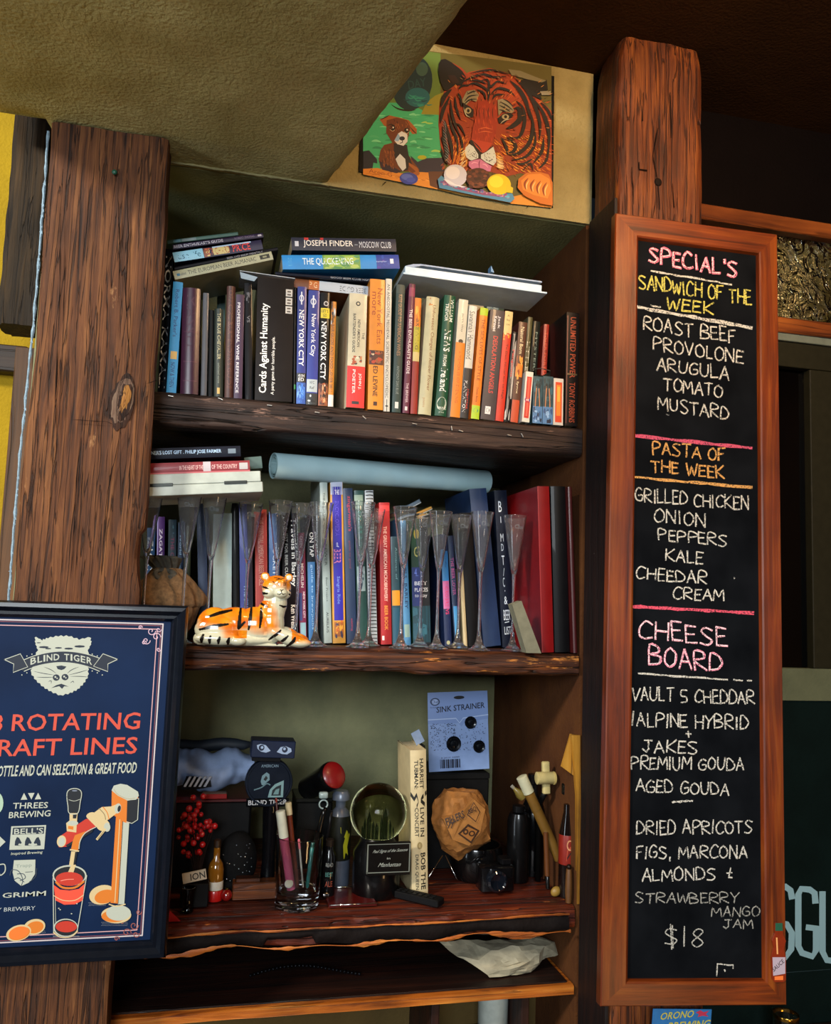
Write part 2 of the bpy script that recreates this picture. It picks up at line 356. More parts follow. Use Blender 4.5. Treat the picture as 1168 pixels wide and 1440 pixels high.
# ragged plaster lip where the ceiling meets the shelf niche
lip = MB()
pts = []
for i in range(50):
    x = -.14+(.165+.14)*i/49; pts.append((x, 1.549+.002*noise.noise(Vector((x*30, 0, 0))), ZC-.001-.003*abs(noise.noise(Vector((x*45, 2, 0))))))
lip.tube(pts, [.0022+.0022*abs(noise.noise(Vector((i*.7, 9, 1)))) for i in range(50)], 6)
struct(lip.build('trim_1', plaster('#7d7650', '#9a9166', .6, 20), smooth=True))
struct(MB().box(-.335, .71, 1.56, YB, ZC-.003, ZC+.03).build('ceiling', plaster('#77774e', '#8d8b5c', .6, 8)))
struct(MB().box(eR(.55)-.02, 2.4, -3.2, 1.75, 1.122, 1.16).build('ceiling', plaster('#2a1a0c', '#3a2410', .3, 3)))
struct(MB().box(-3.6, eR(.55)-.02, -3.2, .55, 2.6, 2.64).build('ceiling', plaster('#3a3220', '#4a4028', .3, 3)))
# wall over the niche, carries the painting
m = MB(); m.box(.05, .712, 1.55, 1.62, ZC-.002, 1.13)
struct(m.build('wall_upper', plaster('#877a50', '#a09264', .9, 12)))
# niche shell
struct(MB().box(-.36, .72, YB, YB+.03, -1.55, ZC+.03).build('wall_back', NIC))
struct(MB().box(.703, .74, 1.556, YB, -1.55, ZC).build('wall_right', plaster('#42210a', '#5a3412', .35, 9)))
struct(MB().box(-.345, -.33, 1.60, YB, -1.55, ZC).build('wall_left', NIC))
struct(MB().box(-1.6, -.36, 1.84, 1.88, -1.55, 1.4).build('wall_far', plaster('#94780e', '#aa8a14', .5, 6)))
struct(MB().box(-3.6, 2.4, -3.2, 2.1, -1.6, -1.55).build('floor', wood('#1a0d06', '#2a160b', '#3a2010', 'x', .5, .5)))
# ---- right side: window wall
FR = wood('#5a2a10', '#7d3f18', '#97541f', 'x', 1, .4, .3, .2)
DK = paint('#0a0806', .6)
Yw = 1.60
def rail(px0, y0a, y0b, px1, y1a, y1b, Y, th, mat, name, par):     # a rail given by its two ends in the wall plane Y
    a, b, c, d = PY(px0, y0a, Y), PY(px0, y0b, Y), PY(px1, y1a, Y), PY(px1, y1b, Y)
    k = (1.75-c.x)/(c.x-a.x); c2, d2 = c+(c-a)*k, d+(d-b)*k
    zt, zb = (a.z+c2.z)/2, (b.z+d2.z)/2
    return MB().bbox(a.x, 1.75, Y, Y+th, zb, zt, .003).build(name, mat, par)
win = bpy.data.objects.new('window_1', None); COL.objects.link(win); struct(win)
zt = PY(1130, 312, Yw).z; z1 = PY(1130, 333, Yw).z; z2 = PY(1130, 452, Yw).z; z3 = PY(1130, 473, Yw).z; z4 = PY(1130, 482, Yw).z; z5 = PY(1130, 518, Yw).z; z6 = PY(1130, 940, Yw).z; z7 = PY(1130, 985, Yw).z
MB().bbox(.90, 1.75, Yw-.012, Yw+.04, z1, zt, .004).build('window_rail', FR, win)
MB().bbox(.90, 1.75, Yw-.012, Yw+.04, z3, z2, .004).build('window_rail', FR, win)
MB().bbox(.90, 1.75, Yw-.006, Yw+.04, z4-.002, z3, .002).build('window_sill', paint('#6a6f60', .5), win)
MB().bbox(.90, 1.75, Yw, Yw+.04, z5, z4-.003, .002).build('window_rail', paint('#201d0e', .6), win)
MB().bbox(1.27, 1.75, Yw, Yw+.04, z6, z5-.001, .002).build('window_stile', paint('#201d0e', .6), win)
MB().box(.90, 1.75, Yw+.012, Yw+.018, z2, z1).build('pane', glassmat('#d8d0b0', .08, 1.45, .9), win)
MB().box(.90, 1.27, Yw+.02, Yw+.026, z6, z5).build('pane', glassmat('#101418', .05, 1.45, 0), win)
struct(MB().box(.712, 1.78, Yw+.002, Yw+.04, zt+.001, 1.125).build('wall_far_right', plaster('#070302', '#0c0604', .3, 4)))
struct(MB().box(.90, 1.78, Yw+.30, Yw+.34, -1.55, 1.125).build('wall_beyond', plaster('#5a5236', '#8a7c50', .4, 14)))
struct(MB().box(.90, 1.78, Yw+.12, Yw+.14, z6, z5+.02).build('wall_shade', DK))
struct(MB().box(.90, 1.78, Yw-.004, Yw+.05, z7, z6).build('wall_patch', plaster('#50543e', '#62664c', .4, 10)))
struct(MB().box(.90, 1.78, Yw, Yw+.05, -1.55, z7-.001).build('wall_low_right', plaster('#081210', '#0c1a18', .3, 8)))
struct(MB().box(1.78, 1.82, -3.2, 2.0, -1.55, 1.16).build('wall_side', plaster('#3a2412', '#4a2e16', .3, 5)))
# bar lamps shining behind the pebbled glass
for i, (px, py, r) in enumerate(((1098, 372, .008), (1101, 400, .007), (1108, 438, .006), (1122, 410, .005), (1093, 425, .006), (1140, 352, .012))):
    p = PY(px, py, Yw+.2); t = thing('lamp', ['small warm lamp behind the pebbled glass, '+q for q in ('left upper', 'left middle', 'left lower', 'in the middle', 'lowest by the frame', 'pale blurred one at right')][i], 'lamp', p)
    MB().ell((0, 0, 0), (r, r, r*1.2), 12, 8).build('bulb', emit('#ffd9a0' if i < 5 else '#cfd8d8', 5 if i < 5 else .6), t, True); MB().lathe([(r*.5, r), (r*.5, r*1.8), (r*.3, r*2.2)], 10).build('lamp_cap', paint('#3a2a18', .4, 1), t)
    MB().tube([(0, 0, r*2), (0, .02, r*2+.01), (0, .1, r*2+.01)], .0015, 6).build('lamp_arm', paint('#3a2a18', .4, 1), t)
# ---- posts
POST = wood('#24120a', '#5c3418', '#84542c', 'z', 2.8, .75, 1.0, 0, .7, ('#946a42', .66), seed=2)
def lpost(P):
    x, y, z = P; 
    if x < -.2: x += -.006*max(0, -z)+.008*noise.noise(Vector((z*3, 1, 1)))
    else: x += .004*noise.noise(Vector((z*4, 8, 1)))-(.008 if z < .1 else 0)*max(0, math.sin(z*22))
    return [x, y, z]
pl = thing('timber_post', 'reddish-brown weathered timber post with knot, at the left end of the shelves', 'post', (0, 0, 0))
timber('post_body', POST, (-.318, 1.462, -1.55), (-.126, 1.531, ZC-.004), 'z', .004, 260, 10, pl, .007, 1, 4, lpost)
# knot
kp = PY(172, 567, 1.459); kn = MB()
for k, (rx, rz, dy, dx, dz) in enumerate(((.021, .047, 0, 0, 0), (.0165, .040, 0, .001, .001), (.0125, .033, 0, .002, .002), (.0085, .026, 0, .003, .004), (.005, .018, 0, .003, .006))):
    kn.cur = (0, 2, 0, 1, 1)[k]; c0 = kp+Vector((dx, .0012-.0011*k, dz)); vs = [c0+Vector((0, -.0035, 0))]; fs = []; n = 40
    for i in range(n):
        t = 2*math.pi*i/n; f = 1+.22*noise.noise(Vector((math.cos(t)*1.6, math.sin(t)*1.6, k*.6)))+.07*noise.noise(Vector((math.cos(t)*6, math.sin(t)*6, k)))-.25*(math.sin(t) < -.7)*abs(math.cos(t)); vs.append(c0+Vector((rx*f*math.cos(t)+.004*math.sin(t), .001, rz*f*math.sin(t))))
    for i in range(n): fs.append((0, 1+(i+1) % n, 1+i))
    kn.add(vs, fs)
kn.build('knot', [wood('#1a0c06', '#331a0c', '#4a2a16', 'z', 3, .8, 1), wood('#6a3c14', '#9a6426', '#b88238', 'z', 4, .7, 1), wood('#4a3426', '#6a5040', '#86705c', 'z', 4, .8, 1)], pl, True, fix=False)
gp = PY(161, 242, 1.456)
MB().ell(gp, (.0045, .003, .0045), 12, 8).build('nail_head', paint('#14503a', .4), pl, True)
# cracks: deep splits as thin dark wedges set into the face
ck = MB()
for pts in (((178, 250), (180, 330), (176, 420), (182, 500), (176, 530)), ((165, 260), (168, 350), (166, 440)), ((85, 300), (84, 420), (78, 560), (80, 650)), ((100, 590), (150, 593), (160, 598)), ((170, 600), (160, 650), (150, 700), (142, 830)), ((186, 610), (182, 680), (176, 760), (168, 830)), ((110, 640), (104, 740), (98, 830)), ((205, 540), (218, 535), (235, 538)), ((135, 580), (136, 605))):
    P = [PY(x, y, 1.4560) for x, y in pts]; Q = []
    for a, b in zip(P, P[1:]):
        for k in range(6): q = a.lerp(b, k/6); Q.append(q+Vector((.0015*noise.noise(q*60), 0, .001*noise.noise(q*50))))
    ck.tube(Q, [.0010*(.25+abs(noise.noise(q*40))*1.8)*min(1, .2+min(i, len(Q)-1-i)*.25) for i, q in enumerate(Q)], 5)
ck.build('crack', paint('#120702', .9), pl)
# white caulk down the left edge of the post
pe = MB(); Q = []
for i in range(90):
    z = ZC-.02-(ZC+.05)*i/89; x = -.3225-.006*max(0, -z)-.0005*i/89; Q.append(Vector((x+.008*noise.noise(Vector((z*3, 1, 1)))+.0012*noise.noise(Vector((z*50, 0, 0))), 1.468+.003*noise.noise(Vector((z*20, 4, 0))), z)))
pe.tube(Q, [max(.0008, .0022+.0022*noise.noise(Vector((i*.5, 0, 3)))) for i in range(90)], 6)
for i in range(34):     # torn flakes of caulk
    q = random.choice(Q[8:]); s_ = random.uniform(.001, .003); pe.add([q+Vector((-s_*random.uniform(.5, 1.6), -.002, random.uniform(-.002, .002))), q+Vector((.002, -.003, s_)), q+Vector((.0025, -.002, -s_)), q+Vector((0, .002, 0))], [(0, 1, 2), (0, 2, 3), (0, 3, 1), (1, 3, 2)])
pe.build('plaster_edge', paint('#7f97a6', .8, 0, 0, .3, .3, 200), pl)
Xp = .7074
pr = thing('timber_post', 'dark timber post behind the chalkboard, rising to the ceiling', 'post')
def rpost(P):
    x, y, z = P
    if z > 1.05: k = (z-1.05)/.07; x += (.8-x)*.10*k*k; y += (1.5-y)*.05*k*k
    return [x, y, z]
timber('post_body', wood('#2a1004', '#5c2a0a', '#8a4c18', 'z', 2.8, .6, 1.0, .0, .7, seed=9), (Xp, 1.416, -1.55), (.891, 1.534, 1.121), 'z', .004, 240, 10, pr, .006, 5, 4, rpost)
kp = PY(925, 256, 1.413)
MB().ell(kp, (.008, .003, .008), 14, 8).build('knot', paint('#120702', .8), pr, True)
ck = MB()
for pts in (((898, 228), (899, 238), (912, 240)), ((925, 180), (918, 220), (925, 256), (928, 305)), ((905, 130), (903, 180)), ((942, 130), (944, 210)), ((888, 235), (892, 300)), ((945, 258), (948, 300))):
    P = [PY(x, y, 1.4115) for x, y in pts]; Q = []
    for a, b in zip(P, P[1:]):
        for k in range(5): q = a.lerp(b, k/5); Q.append(q+Vector((.0015*noise.noise(q*60), 0, 0)))
    ck.tube(Q, [.0010*(.4+abs(noise.noise(q*40))*1.6) for q in Q], 5)
ck.build('crack', paint('#120702', .9), pr)
MB().bbox(.6995, .7070, 1.420, 1.534, -1.55, .785, .002).build('post_side_shade', wood('#0a0403', '#160806', '#24100a', 'z', 2, .6, .4), pr)  # added near-black board; its colour stands in for shade on this face
# things left of the left post
bm_ = thing('timber_beam', 'short dark timber hanging behind the left post against the yellow wall', 'beam')
timber('beam_body', wood('#120c06', '#2a1e0e', '#443016', 'z', 2, .8, 1.2, seed=4), (-.420, 1.62, .475), (-.342, 1.70, 1.1), 'z', .005, 60, 7, bm_, .012, 3, 5)
pk = thing('board', 'narrow brown board standing on end behind the left post', 'board')
a, b = PY(22, 487, 1.62), PY(-8, 845, 1.62)
M = Matrix.Translation(b) @ Matrix.Rotation(math.atan2(a.x-b.x, a.z-b.z), 4, 'Y')
MB().bbox(0, .036, 0, .02, -1.2, (a-b).length, .002, M).build('board_panel', wood('#3a2410', '#5c3a18', '#785022', 'z', 1, .6, .6), pk)
rl = thing('wall_rail', 'dark wooden rail crossing the yellow wall at far left', 'rail')
MB().bbox(-1.2, -.40, 1.80, 1.84, .43, .485, .004).build('rail_board', wood('#1c120a', '#2a1a0e', '#3a2814', 'x'), rl)

# ---- shelves
SH = wood('#120a08', '#2c1c16', '#4e3a30', 'x', 2.4, .6, 1.0, 0, .9, ('#86685a', .62), seed=5)
SH2 = wood('#120603', '#3e1d0a', '#7c4418', 'x', 2.4, .5, 1.0, .1, .9, ('#c07a34', .60), seed=8)
def shelf(label, zt, zb, mat, x0=-.325, x1=.699, y0=D, amp=.003, shape=None, seed=0, y1=YB-.002):
    t = thing('wooden_shelf', label, 'shelf')
    timber('shelf_board', mat, (x0, y0, zb), (x1, y1, zt-.0015), 'x', amp, 160, 9, t, .006, seed, 5, shape)
    return t
def flattop(zt):
    def f(P):
        if P[2] > zt-.012 and P[1] > D+.02: P[2] = zt-.002
        return P
    return f
s1 = shelf('dark rough plank shelf carrying the upper row of books', Z1, .300, SH, seed=1, shape=flattop(Z1))
for i, (x, y, a) in enumerate(((240, 557, 5), (310, 561, 20), (379, 570, 3), (446, 580, 5), (512, 587, 40), (583, 596, 5), (635, 602, 80), (648, 606, 12), (716, 612, 8), (734, 612, 60))):
    p = PY(x, y, D-.0035); M = Matrix.Translation(p) @ Matrix.Rotation(math.radians(a), 4, 'Y')
    MB().bbox(-.0045, .0045, -.001, .002, -.0006, .0006, .0004, M).build('staple', paint('#c8c4bc', .35, .6), s1)
def live2(P):
    if P[2] < -.115: P[2] += .006*noise.noise(Vector((P[0]*14, 3, 0)))
    if P[2] > Z2-.014 and P[1] > D+.02: P[2] = Z2-.002
    return P
s2 = shelf('brown split-edged plank shelf carrying the glass flutes and ceramic tiger', Z2, -.135, SH2, seed=4, shape=live2)
def live3(P):
    if P[1] < 1.6: P[1] += .010*noise.noise(Vector((P[0]*6, P[2]*10, 1)))+.004*noise.noise(Vector((P[0]*30, P[2]*40, 2))); 
    if P[2] < -.59 and P[1] < 1.7: P[2] += .009*noise.noise(Vector((P[0]*8, 1, 0)))
    if P[2] > Z3-.014 and P[1] > D+.04: P[2] = Z3-.002
    return P
s3 = shelf('red-brown live-edge slab with a charred front, under the jumble', Z3, -.610, wood('#1c0603', '#501a0a', '#7c3414', 'x', 1.6, .5, .9, .1, .8, ('#b8642a', .62), seed=3), seed=7, amp=.004, shape=live3)
# charred bark strip on the front of the slab
cb = MB(); n = 140; vs = []; fs = []
for i in range(n+1):
    x = -.30+.985*i/n; t0 = Z3-.014-.004*abs(noise.noise(Vector((x*12, 0, 0))))-.002; b0 = -.606+.010*noise.noise(Vector((x*9, 5, 0)))+(.012 if .12 < x < .2 else 0)
    for k in range(6):
        z = t0+(b0-t0)*k/5; vs.append((x, D-.004-.005*math.sin(math.pi*k/5)+.005*noise.noise(Vector((x*25, z*40, 0)))+.010*noise.noise(Vector((x*6, z*10, 1))), z))
for i in range(n):
    for k in range(5): a = i*6+k; fs.append((a, a+6, a+7, a+1))
cb.add(vs, fs); cb.build('charred_edge', paint('#0c0504', .8, bump=.8, vs=90), s3, True)
for nm, z0_, hh_ in (('raw_edge', Z3-.0125, .0022), ('raw_edge', -.606, .0050)):      # bare orange wood above and below the bark
    vs = []; fs = []; n = 170
    for i in range(n+1):
        x = -.30+.985*i/n; zc = z0_+.0035*noise.noise(Vector((x*9, z0_*50, 2)))+(.010*noise.noise(Vector((x*9, 5, 0))) if z0_ < -.6 else -.003*abs(noise.noise(Vector((x*12, 0, 0))))); hw = hh_*max(.12, .7+1.5*noise.noise(Vector((x*16, z0_*90, 4)))+.5*noise.noise(Vector((x*70, z0_*9, 4))))
        yy = D-.013+.010*noise.noise(Vector((x*6, zc*10, 1))) if z0_ < -.6 else D-.0085+.010*noise.noise(Vector((x*6, zc*10, 1)))
        vs += [(x, yy, zc+hw), (x, yy-.002, zc), (x, yy, zc-hw)]
    for i in range(n):
        for k in range(2): q = i*3+k; fs.append((q, q+3, q+4, q+1))
    e_ = MB(); e_.add(vs, fs); e_.build(nm, wood('#6a300e', '#a8581c', '#cc8034', 'x', 3, .5, .6, 0, .5, seed=2), s3, True)
s4 = shelf('lowest orange-edged plank shelf with the white crumpled bag on it', Z4, -.727, wood('#4a1c08', '#a85a1a', '#d08836', 'x', 2.2, .45, .5, .1, .5, seed=6), seed=9, amp=.0012, shape=None, y0=D)
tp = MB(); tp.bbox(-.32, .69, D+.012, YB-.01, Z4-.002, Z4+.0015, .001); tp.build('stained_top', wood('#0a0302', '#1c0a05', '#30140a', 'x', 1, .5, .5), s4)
struct(MB().box(-.33, .703, 1.75, 1.77, -1.55, -.73).build('wall_below', plaster('#4a3a1c', '#5c4a24', .3, 6)))
for px in (598, 722):
    p = PY(px, 1435, 1.62); t = thing('cabinet_divider', 'thin dark upright %s under the lowest shelf' % ('at the middle' if px < 650 else 'nearer the chalkboard'), 'divider')
    MB().bbox(p.x, p.x+.016, 1.58, 1.75, -1.55, -.7285, .002).build('divider_board', wood('#120602', '#2a1006', '#3c1a0a', 'z'), t)

# ================================================================== CHALKBOARD
Yc = 1.345; k = Yc/1.38
cb_c = Vector((.851*k, Yc, .043*k)); cb_w, cb_h = .336*k, 1.419*k
CM = (Matrix.Rotation(-.081, 3, 'Z') @ Matrix.Rotation(-.044, 3, 'X') @ Matrix.Rotation(.025, 3, 'Y'))
cbd = thing('chalkboard', 'tall narrow chalkboard menu in an orange-brown wooden frame', 'chalkboard', cb_c); cbd.rotation_euler = CM.to_euler()
CMn = np.array(CM)
def px2cb(x, y, off=0):
    d = ray(x, y); n = CMn[:, 1]; c = np.array(cb_c)+n*off; t = (n@c)/(n@d); q = CMn.T@(d*t-np.array(cb_c)); return q[0], q[2]
i0 = px2cb(896, 336, .008); i1 = px2cb(1064, 362, .008); i2 = px2cb(1069, 1377, .008); i3 = px2cb(884, 1374, .008)
ix0, ix1 = (i0[0]+i3[0])/2, (i1[0]+i2[0])/2; iz0, iz1 = (i2[1]+i3[1])/2, (i0[1]+i1[1])/2
X0, X1, Zb, Zt = -cb_w/2, cb_w/2, -cb_h/2, cb_h/2
FW = lambda ax, s: wood('#361204', '#662806', '#84420e', ax, 1.8, .4, .2, .12, .1, seed=s)
def frail(q0, q1, q2, q3, mat):     # outer a,b then inner b,a : mitred rail with a chamfered inner lip
    o = [q0, q1]; i = [q2, q3]
    def lerp(a, b, t): return (a[0]+(b[0]-a[0])*t, a[1]+(b[1]-a[1])*t)
    prof = [(0, .020), (0, .002), (.04, 0), (.86, 0), (.93, .002), (1, .009), (1, .020)]
    vs = []; fs = []
    for (a, b) in ((q0, q3), (q1, q2)):
        for t, y in prof: p = lerp(a, b, t); vs.append((p[0], y, p[1]))
    n = len(prof)
    for j in range(n-1): fs.append((j, j+1, n+j+1, n+j))
    fs.append((n-1, 0, n, 2*n-1)); fs.append(tuple(range(n))); fs.append(tuple(range(n, 2*n)))
    MB().add(vs, fs).build('frame_rail', mat, cbd)
frail((X0, Zt), (X1, Zt), (ix1, iz1), (ix0, iz1), FW('x', 1)); frail((X0, Zb), (X1, Zb), (ix1, iz0), (ix0, iz0), FW('x', 2))
frail((X0, Zb), (X0, Zt), (ix0, iz1), (ix0, iz0), FW('z', 3)); frail((X1, Zb), (X1, Zt), (ix1, iz1), (ix1, iz0), FW('z', 4))
MB().box(X0+.02, X1-.02, .0085, .016, Zb+.02, Zt-.02).build('slate_panel', paint('#04070c', .7, 0, .0, .3, .05, 12, .15), cbd)
GL = {'A': [[(0, 0), (.5, 1), (1, 0)], [(.2, .38), (.85, .38)]], 'B': [[(0, 0), (0, 1), (.7, .9), (.75, .65), (.05, .52), (.9, .4), (.85, .1), (0, 0)]], 'C': [[(1, .85), (.5, 1), (.05, .6), (.1, .15), (.5, 0), (1, .12)]],
 'D': [[(.05, 0), (.05, 1), (.7, .85), (1, .45), (.7, .1), (.02, 0)]], 'E': [[(.95, .98), (.05, 1), (.05, 0), (1, .02)], [(.05, .5), (.8, .54)]], 'F': [[(1, 1), (.05, .95), (.05, 0)], [(.05, .5), (.75, .54)]],
 'G': [[(.95, .85), (.5, 1), (.05, .6), (.1, .15), (.5, 0), (.9, .12), (.95, .45), (.5, .45)]], 'H': [[(.05, 0), (.05, 1)], [(.95, 0), (.95, 1)], [(.05, .5), (.95, .5)]], 'I': [[(.5, 0), (.5, 1)]], 'J': [[(.2, 1), (1, 1)], [(.65, 1), (.65, .2), (.35, 0), (0, .2)]],
 'K': [[(.05, 0), (.05, 1)], [(.95, 1), (.05, .45), (1, 0)]], 'L': [[(.05, 1), (.05, 0), (.95, .04)]], 'M': [[(0, 0), (.12, 1), (.5, .35), (.88, 1), (1, 0)]], 'N': [[(.05, 0), (.05, 1), (.95, 0), (.95, 1)]], 'O': [[(.5, 1), (.08, .75), (.05, .25), (.45, 0), (.9, .2), (.95, .7), (.5, 1)]],
 'P': [[(.05, 0), (.05, 1), (.8, .95), (.9, .65), (.05, .45)]], 'R': [[(.05, 0), (.05, 1), (.8, .95), (.85, .65), (.05, .48), (1, 0)]], 'S': [[(.9, .9), (.4, 1), (.08, .78), (.5, .52), (.92, .28), (.6, 0), (.05, .08)]], 'T': [[(0, .97), (1, 1)], [(.5, 1), (.48, 0)]],
 'U': [[(.05, 1), (.08, .25), (.4, 0), (.85, .2), (.92, 1)]], 'V': [[(0, 1), (.45, 0), (1, 1)]], 'W': [[(0, 1), (.22, 0), (.5, .8), (.75, 0), (1, 1)]], 'Y': [[(0, 1), (.45, .5), (1, 1)], [(.45, .5), (.4, 0)]], '5': [[(.95, 1), (.2, 1), (.15, .55), (.8, .5), (.85, .1), (.1, 0)]],
 '1': [[(.5, 1), (.5, 0)]], '8': [[(.5, .52), (.15, .75), (.5, 1), (.85, .78), (.1, .25), (.5, 0), (.9, .25), (.5, .52)]], '$': [[(.9, .85), (.4, .9), (.1, .72), (.5, .5), (.9, .3), (.6, .1), (.05, .15)], [(.45, 1.15), (.5, -.15)], [(.62, 1.1), (.62, -.1)]],
 '/': [[(.2, 0), (.7, 1.1)]], ',': [[(.5, .1), (.35, -.2)]], "'": [[(.5, 1.15), (.45, .9)]], '&': [[(.9, .45), (.3, .45)], [(.7, .9), (.5, .1), (.9, .1)]], '.': [[(.4, .4), (.5, .45)]], '+': [[(.5, .9), (.5, .1)], [(.1, .5), (.9, .5)]]}
WD = {'I': .35, '1': .4, ',': .3, "'": .25, ' ': .5, 'M': 1.2, 'W': 1.2, '.': .3, '/': .5, 'E': .8, 'L': .8, 'F': .8}
cp = Print(lambda a, b, L: (px2cb(a, b, .0085)[0], .0085-.00012*L**.5-.0002, px2cb(a, b, .0085)[1]))
def hand(t, x0, y0, x1, y1, h, col, w=2.0, gap=.22, c2=None):
    tot = sum(WD.get(c, 1)+gap for c in t)-gap; x = 0; dx, dy = (x1-x0)/tot, (y1-y0)/tot
    for c in t:
        wd = WD.get(c, 1)
        jy = random.uniform(-.06, .06)*h; jh = h*random.uniform(.92, 1.1); sk = random.uniform(-.08, .10)
        for st in GL.get(c, []):
            P = []
            for a, b in st:
                if c == 'I' or c == '1': a = .5
                xx = x+a*wd+sk*b; P.append((x0+dx*xx+random.uniform(-.5, .5), y0+dy*xx-b*jh+jy+random.uniform(-.5, .5)))
            if len(P) > 4: cp.curve(P, w, col, sub=3)
            else:
                Q = []
                for a_, b_ in zip(P, P[1:]):
                    for q in range(3): Q.append((a_[0]+(b_[0]-a_[0])*q/3, a_[1]+(b_[1]-a_[1])*q/3))
                    cp.stroke([a_, ((a_[0]+b_[0])/2, (a_[1]+b_[1])/2), b_], w, col, jit=.25)
            if c2:
                cp.stroke([(p[0]-.6, p[1]-.6) for p in P], w*.4, c2)
        x += wd+gap
def cline(x0, y0, x1, y1, w, col, n=16):
    cp.stroke([(x0+(x1-x0)*i/n, y0+(y1-y0)*i/n+random.uniform(-.6, .6)) for i in range(n+1)], w, col, jit=.3)
WH, YE, OR_, PK = '#bcbab0', '#bcb452', '#c89450', '#c8506a'
hand("SPECIAL'S", 912, 368, 1036, 391, 21, '#e07088', 3.6, .25, '#f0c8cc'); cline(915, 381, 1028, 400, 2.5, WH)
hand('SANDWICH OF THE', 898, 405, 1056, 429, 19, YE, 2.2); hand('WEEK', 937, 434, 1003, 443, 16, YE, 2.4)
cline(895, 432, 1056, 461, 4.5, WH); cline(915, 430, 928, 432, 2, WH)
for a in (("ROAST BEEF", 904, 464, 1033, 482, 19), ("PROVOLONE", 918, 492, 1044, 512, 18), ("ARUGULA", 923, 520, 1024, 535, 17), ("TOMATO", 933, 548, 1015, 559, 17), ("MUSTARD", 925, 575, 1024, 590, 17),
          ("GRILLED CHICKEN", 893, 704, 1052, 718, 18), ("ONION", 919, 733, 991, 741, 17), ("PEPPERS", 925, 760, 1021, 768, 16), ("KALE", 935, 789, 988, 793, 16), (".CHEEDAR", 887, 813, 993, 822, 16), ("CREAM", 946, 842, 1017, 845, 15),
          ("VAULT 5 CHEDDAR", 888, 985, 1060, 990, 18), ("/ALPINE HYBRID", 887, 1021, 1051, 1026, 18), ("JAKES", 903, 1057, 980, 1060, 16), ("PREMIUM GOUDA", 887, 1081, 1045, 1083, 17), ("AGED GOUDA", 894, 1113, 1024, 1118, 17),
          ("DRIED APRICOTS", 894, 1173, 1057, 1172, 18), ("FIGS, MARCONA", 894, 1207, 1050, 1207, 17), ("ALMONDS &", 902, 1240, 1030, 1236, 17), ("+", 963, 1037, 972, 1037, 10)): hand(*a, WH, 2.0)
hand('PASTA OF', 917, 639, 1018, 648, 17, OR_, 2.3); hand('THE WEEK', 915, 664, 1018, 672, 16, OR_, 2.3)
cline(891, 613, 1056, 630, 4.5, '#c04a66'); cline(891, 671, 1056, 686, 3.8, OR_); cline(889, 853, 1058, 862, 4.5, '#c8455c')
hand('CHEESE', 897, 896, 1022, 909, 25, '#dca0ae', 2.6, .22, '#f0d8dc'); hand('BOARD', 912, 936, 1014, 943, 26, '#e08aa0', 2.8, .22, '#f0d8dc')
cline(897, 947, 1022, 956, 2.5, WH); cline(1031, 956, 1043, 957, 2, WH); cline(1050, 957, 1056, 957, 2, WH); cline(945, 1128, 973, 1126, 2.5, WH)
hand('STRAWBERRY', 892, 1270, 1039, 1270, 14, '#8f8f88', 1.7); hand('MANGO', 1000, 1289, 1067, 1288, 13, '#8f8f88', 1.6); hand('JAM', 1016, 1305, 1058, 1305, 12, '#8f8f88', 1.6); hand('$18', 934, 1330, 989, 1330, 26, '#a8a8a0', 1.8)
cline(1007, 1372, 1008, 1355, 1.5, WH, 4); cline(1008, 1355, 1030, 1357, 1.8, WH, 4); cline(1030, 1357, 1030, 1362, 1.5, WH, 3); cline(1018, 1364, 1019, 1365, 2, WH, 2); cline(1031, 812, 1032, 813, 2, WH, 2); cline(936, 583, 940, 584, 1.5, '#6a6a68', 3)
cp.build('chalk_writing', cbd, .9, 0, '#0b1118')
# hot sauce bottle cut-out on the frame
def cbp(x, y): return px2cb(x, y, 0)
bt = thing('bottle_magnet', 'small flat hot-sauce bottle magnet on the lower right of the chalkboard frame', 'magnet', cb_c); bt.rotation_euler = CM.to_euler()
out = [(1088, 1297), (1098, 1297), (1099, 1313), (1103, 1322), (1100, 1334), (1103, 1345), (1103, 1377), (1099, 1380), (1087, 1380), (1084, 1376), (1083, 1345), (1086, 1332), (1084, 1322), (1088, 1312)]
MB().prism([cbp(*p) for p in out], -.0035, -.0006).build('bottle_body', paint('#7a2810', .2, 0, .6), bt)
q = Print(lambda a, b, L: (cbp(a, b)[0], -.0036-.00005*L, cbp(a, b)[1]))
q.poly([(1088, 1297), (1098, 1297), (1098.5, 1308), (1088, 1308)], '#14503a'); q.poly([(1084, 1345), (1102, 1345), (1102, 1368), (1085, 1371)], '#a89aa8'); q.text('SAUCE', (1086, 1366), (1101, 1352), (-3, -5), '#1c1a22'); q.stroke([(1090, 1318), (1091, 1340)], 2, '#e0a060'); q.poly([(1087, 1372), (1099, 1371), (1099, 1377), (1087, 1377)], '#e07030')
q.build('bottle_label', bt)

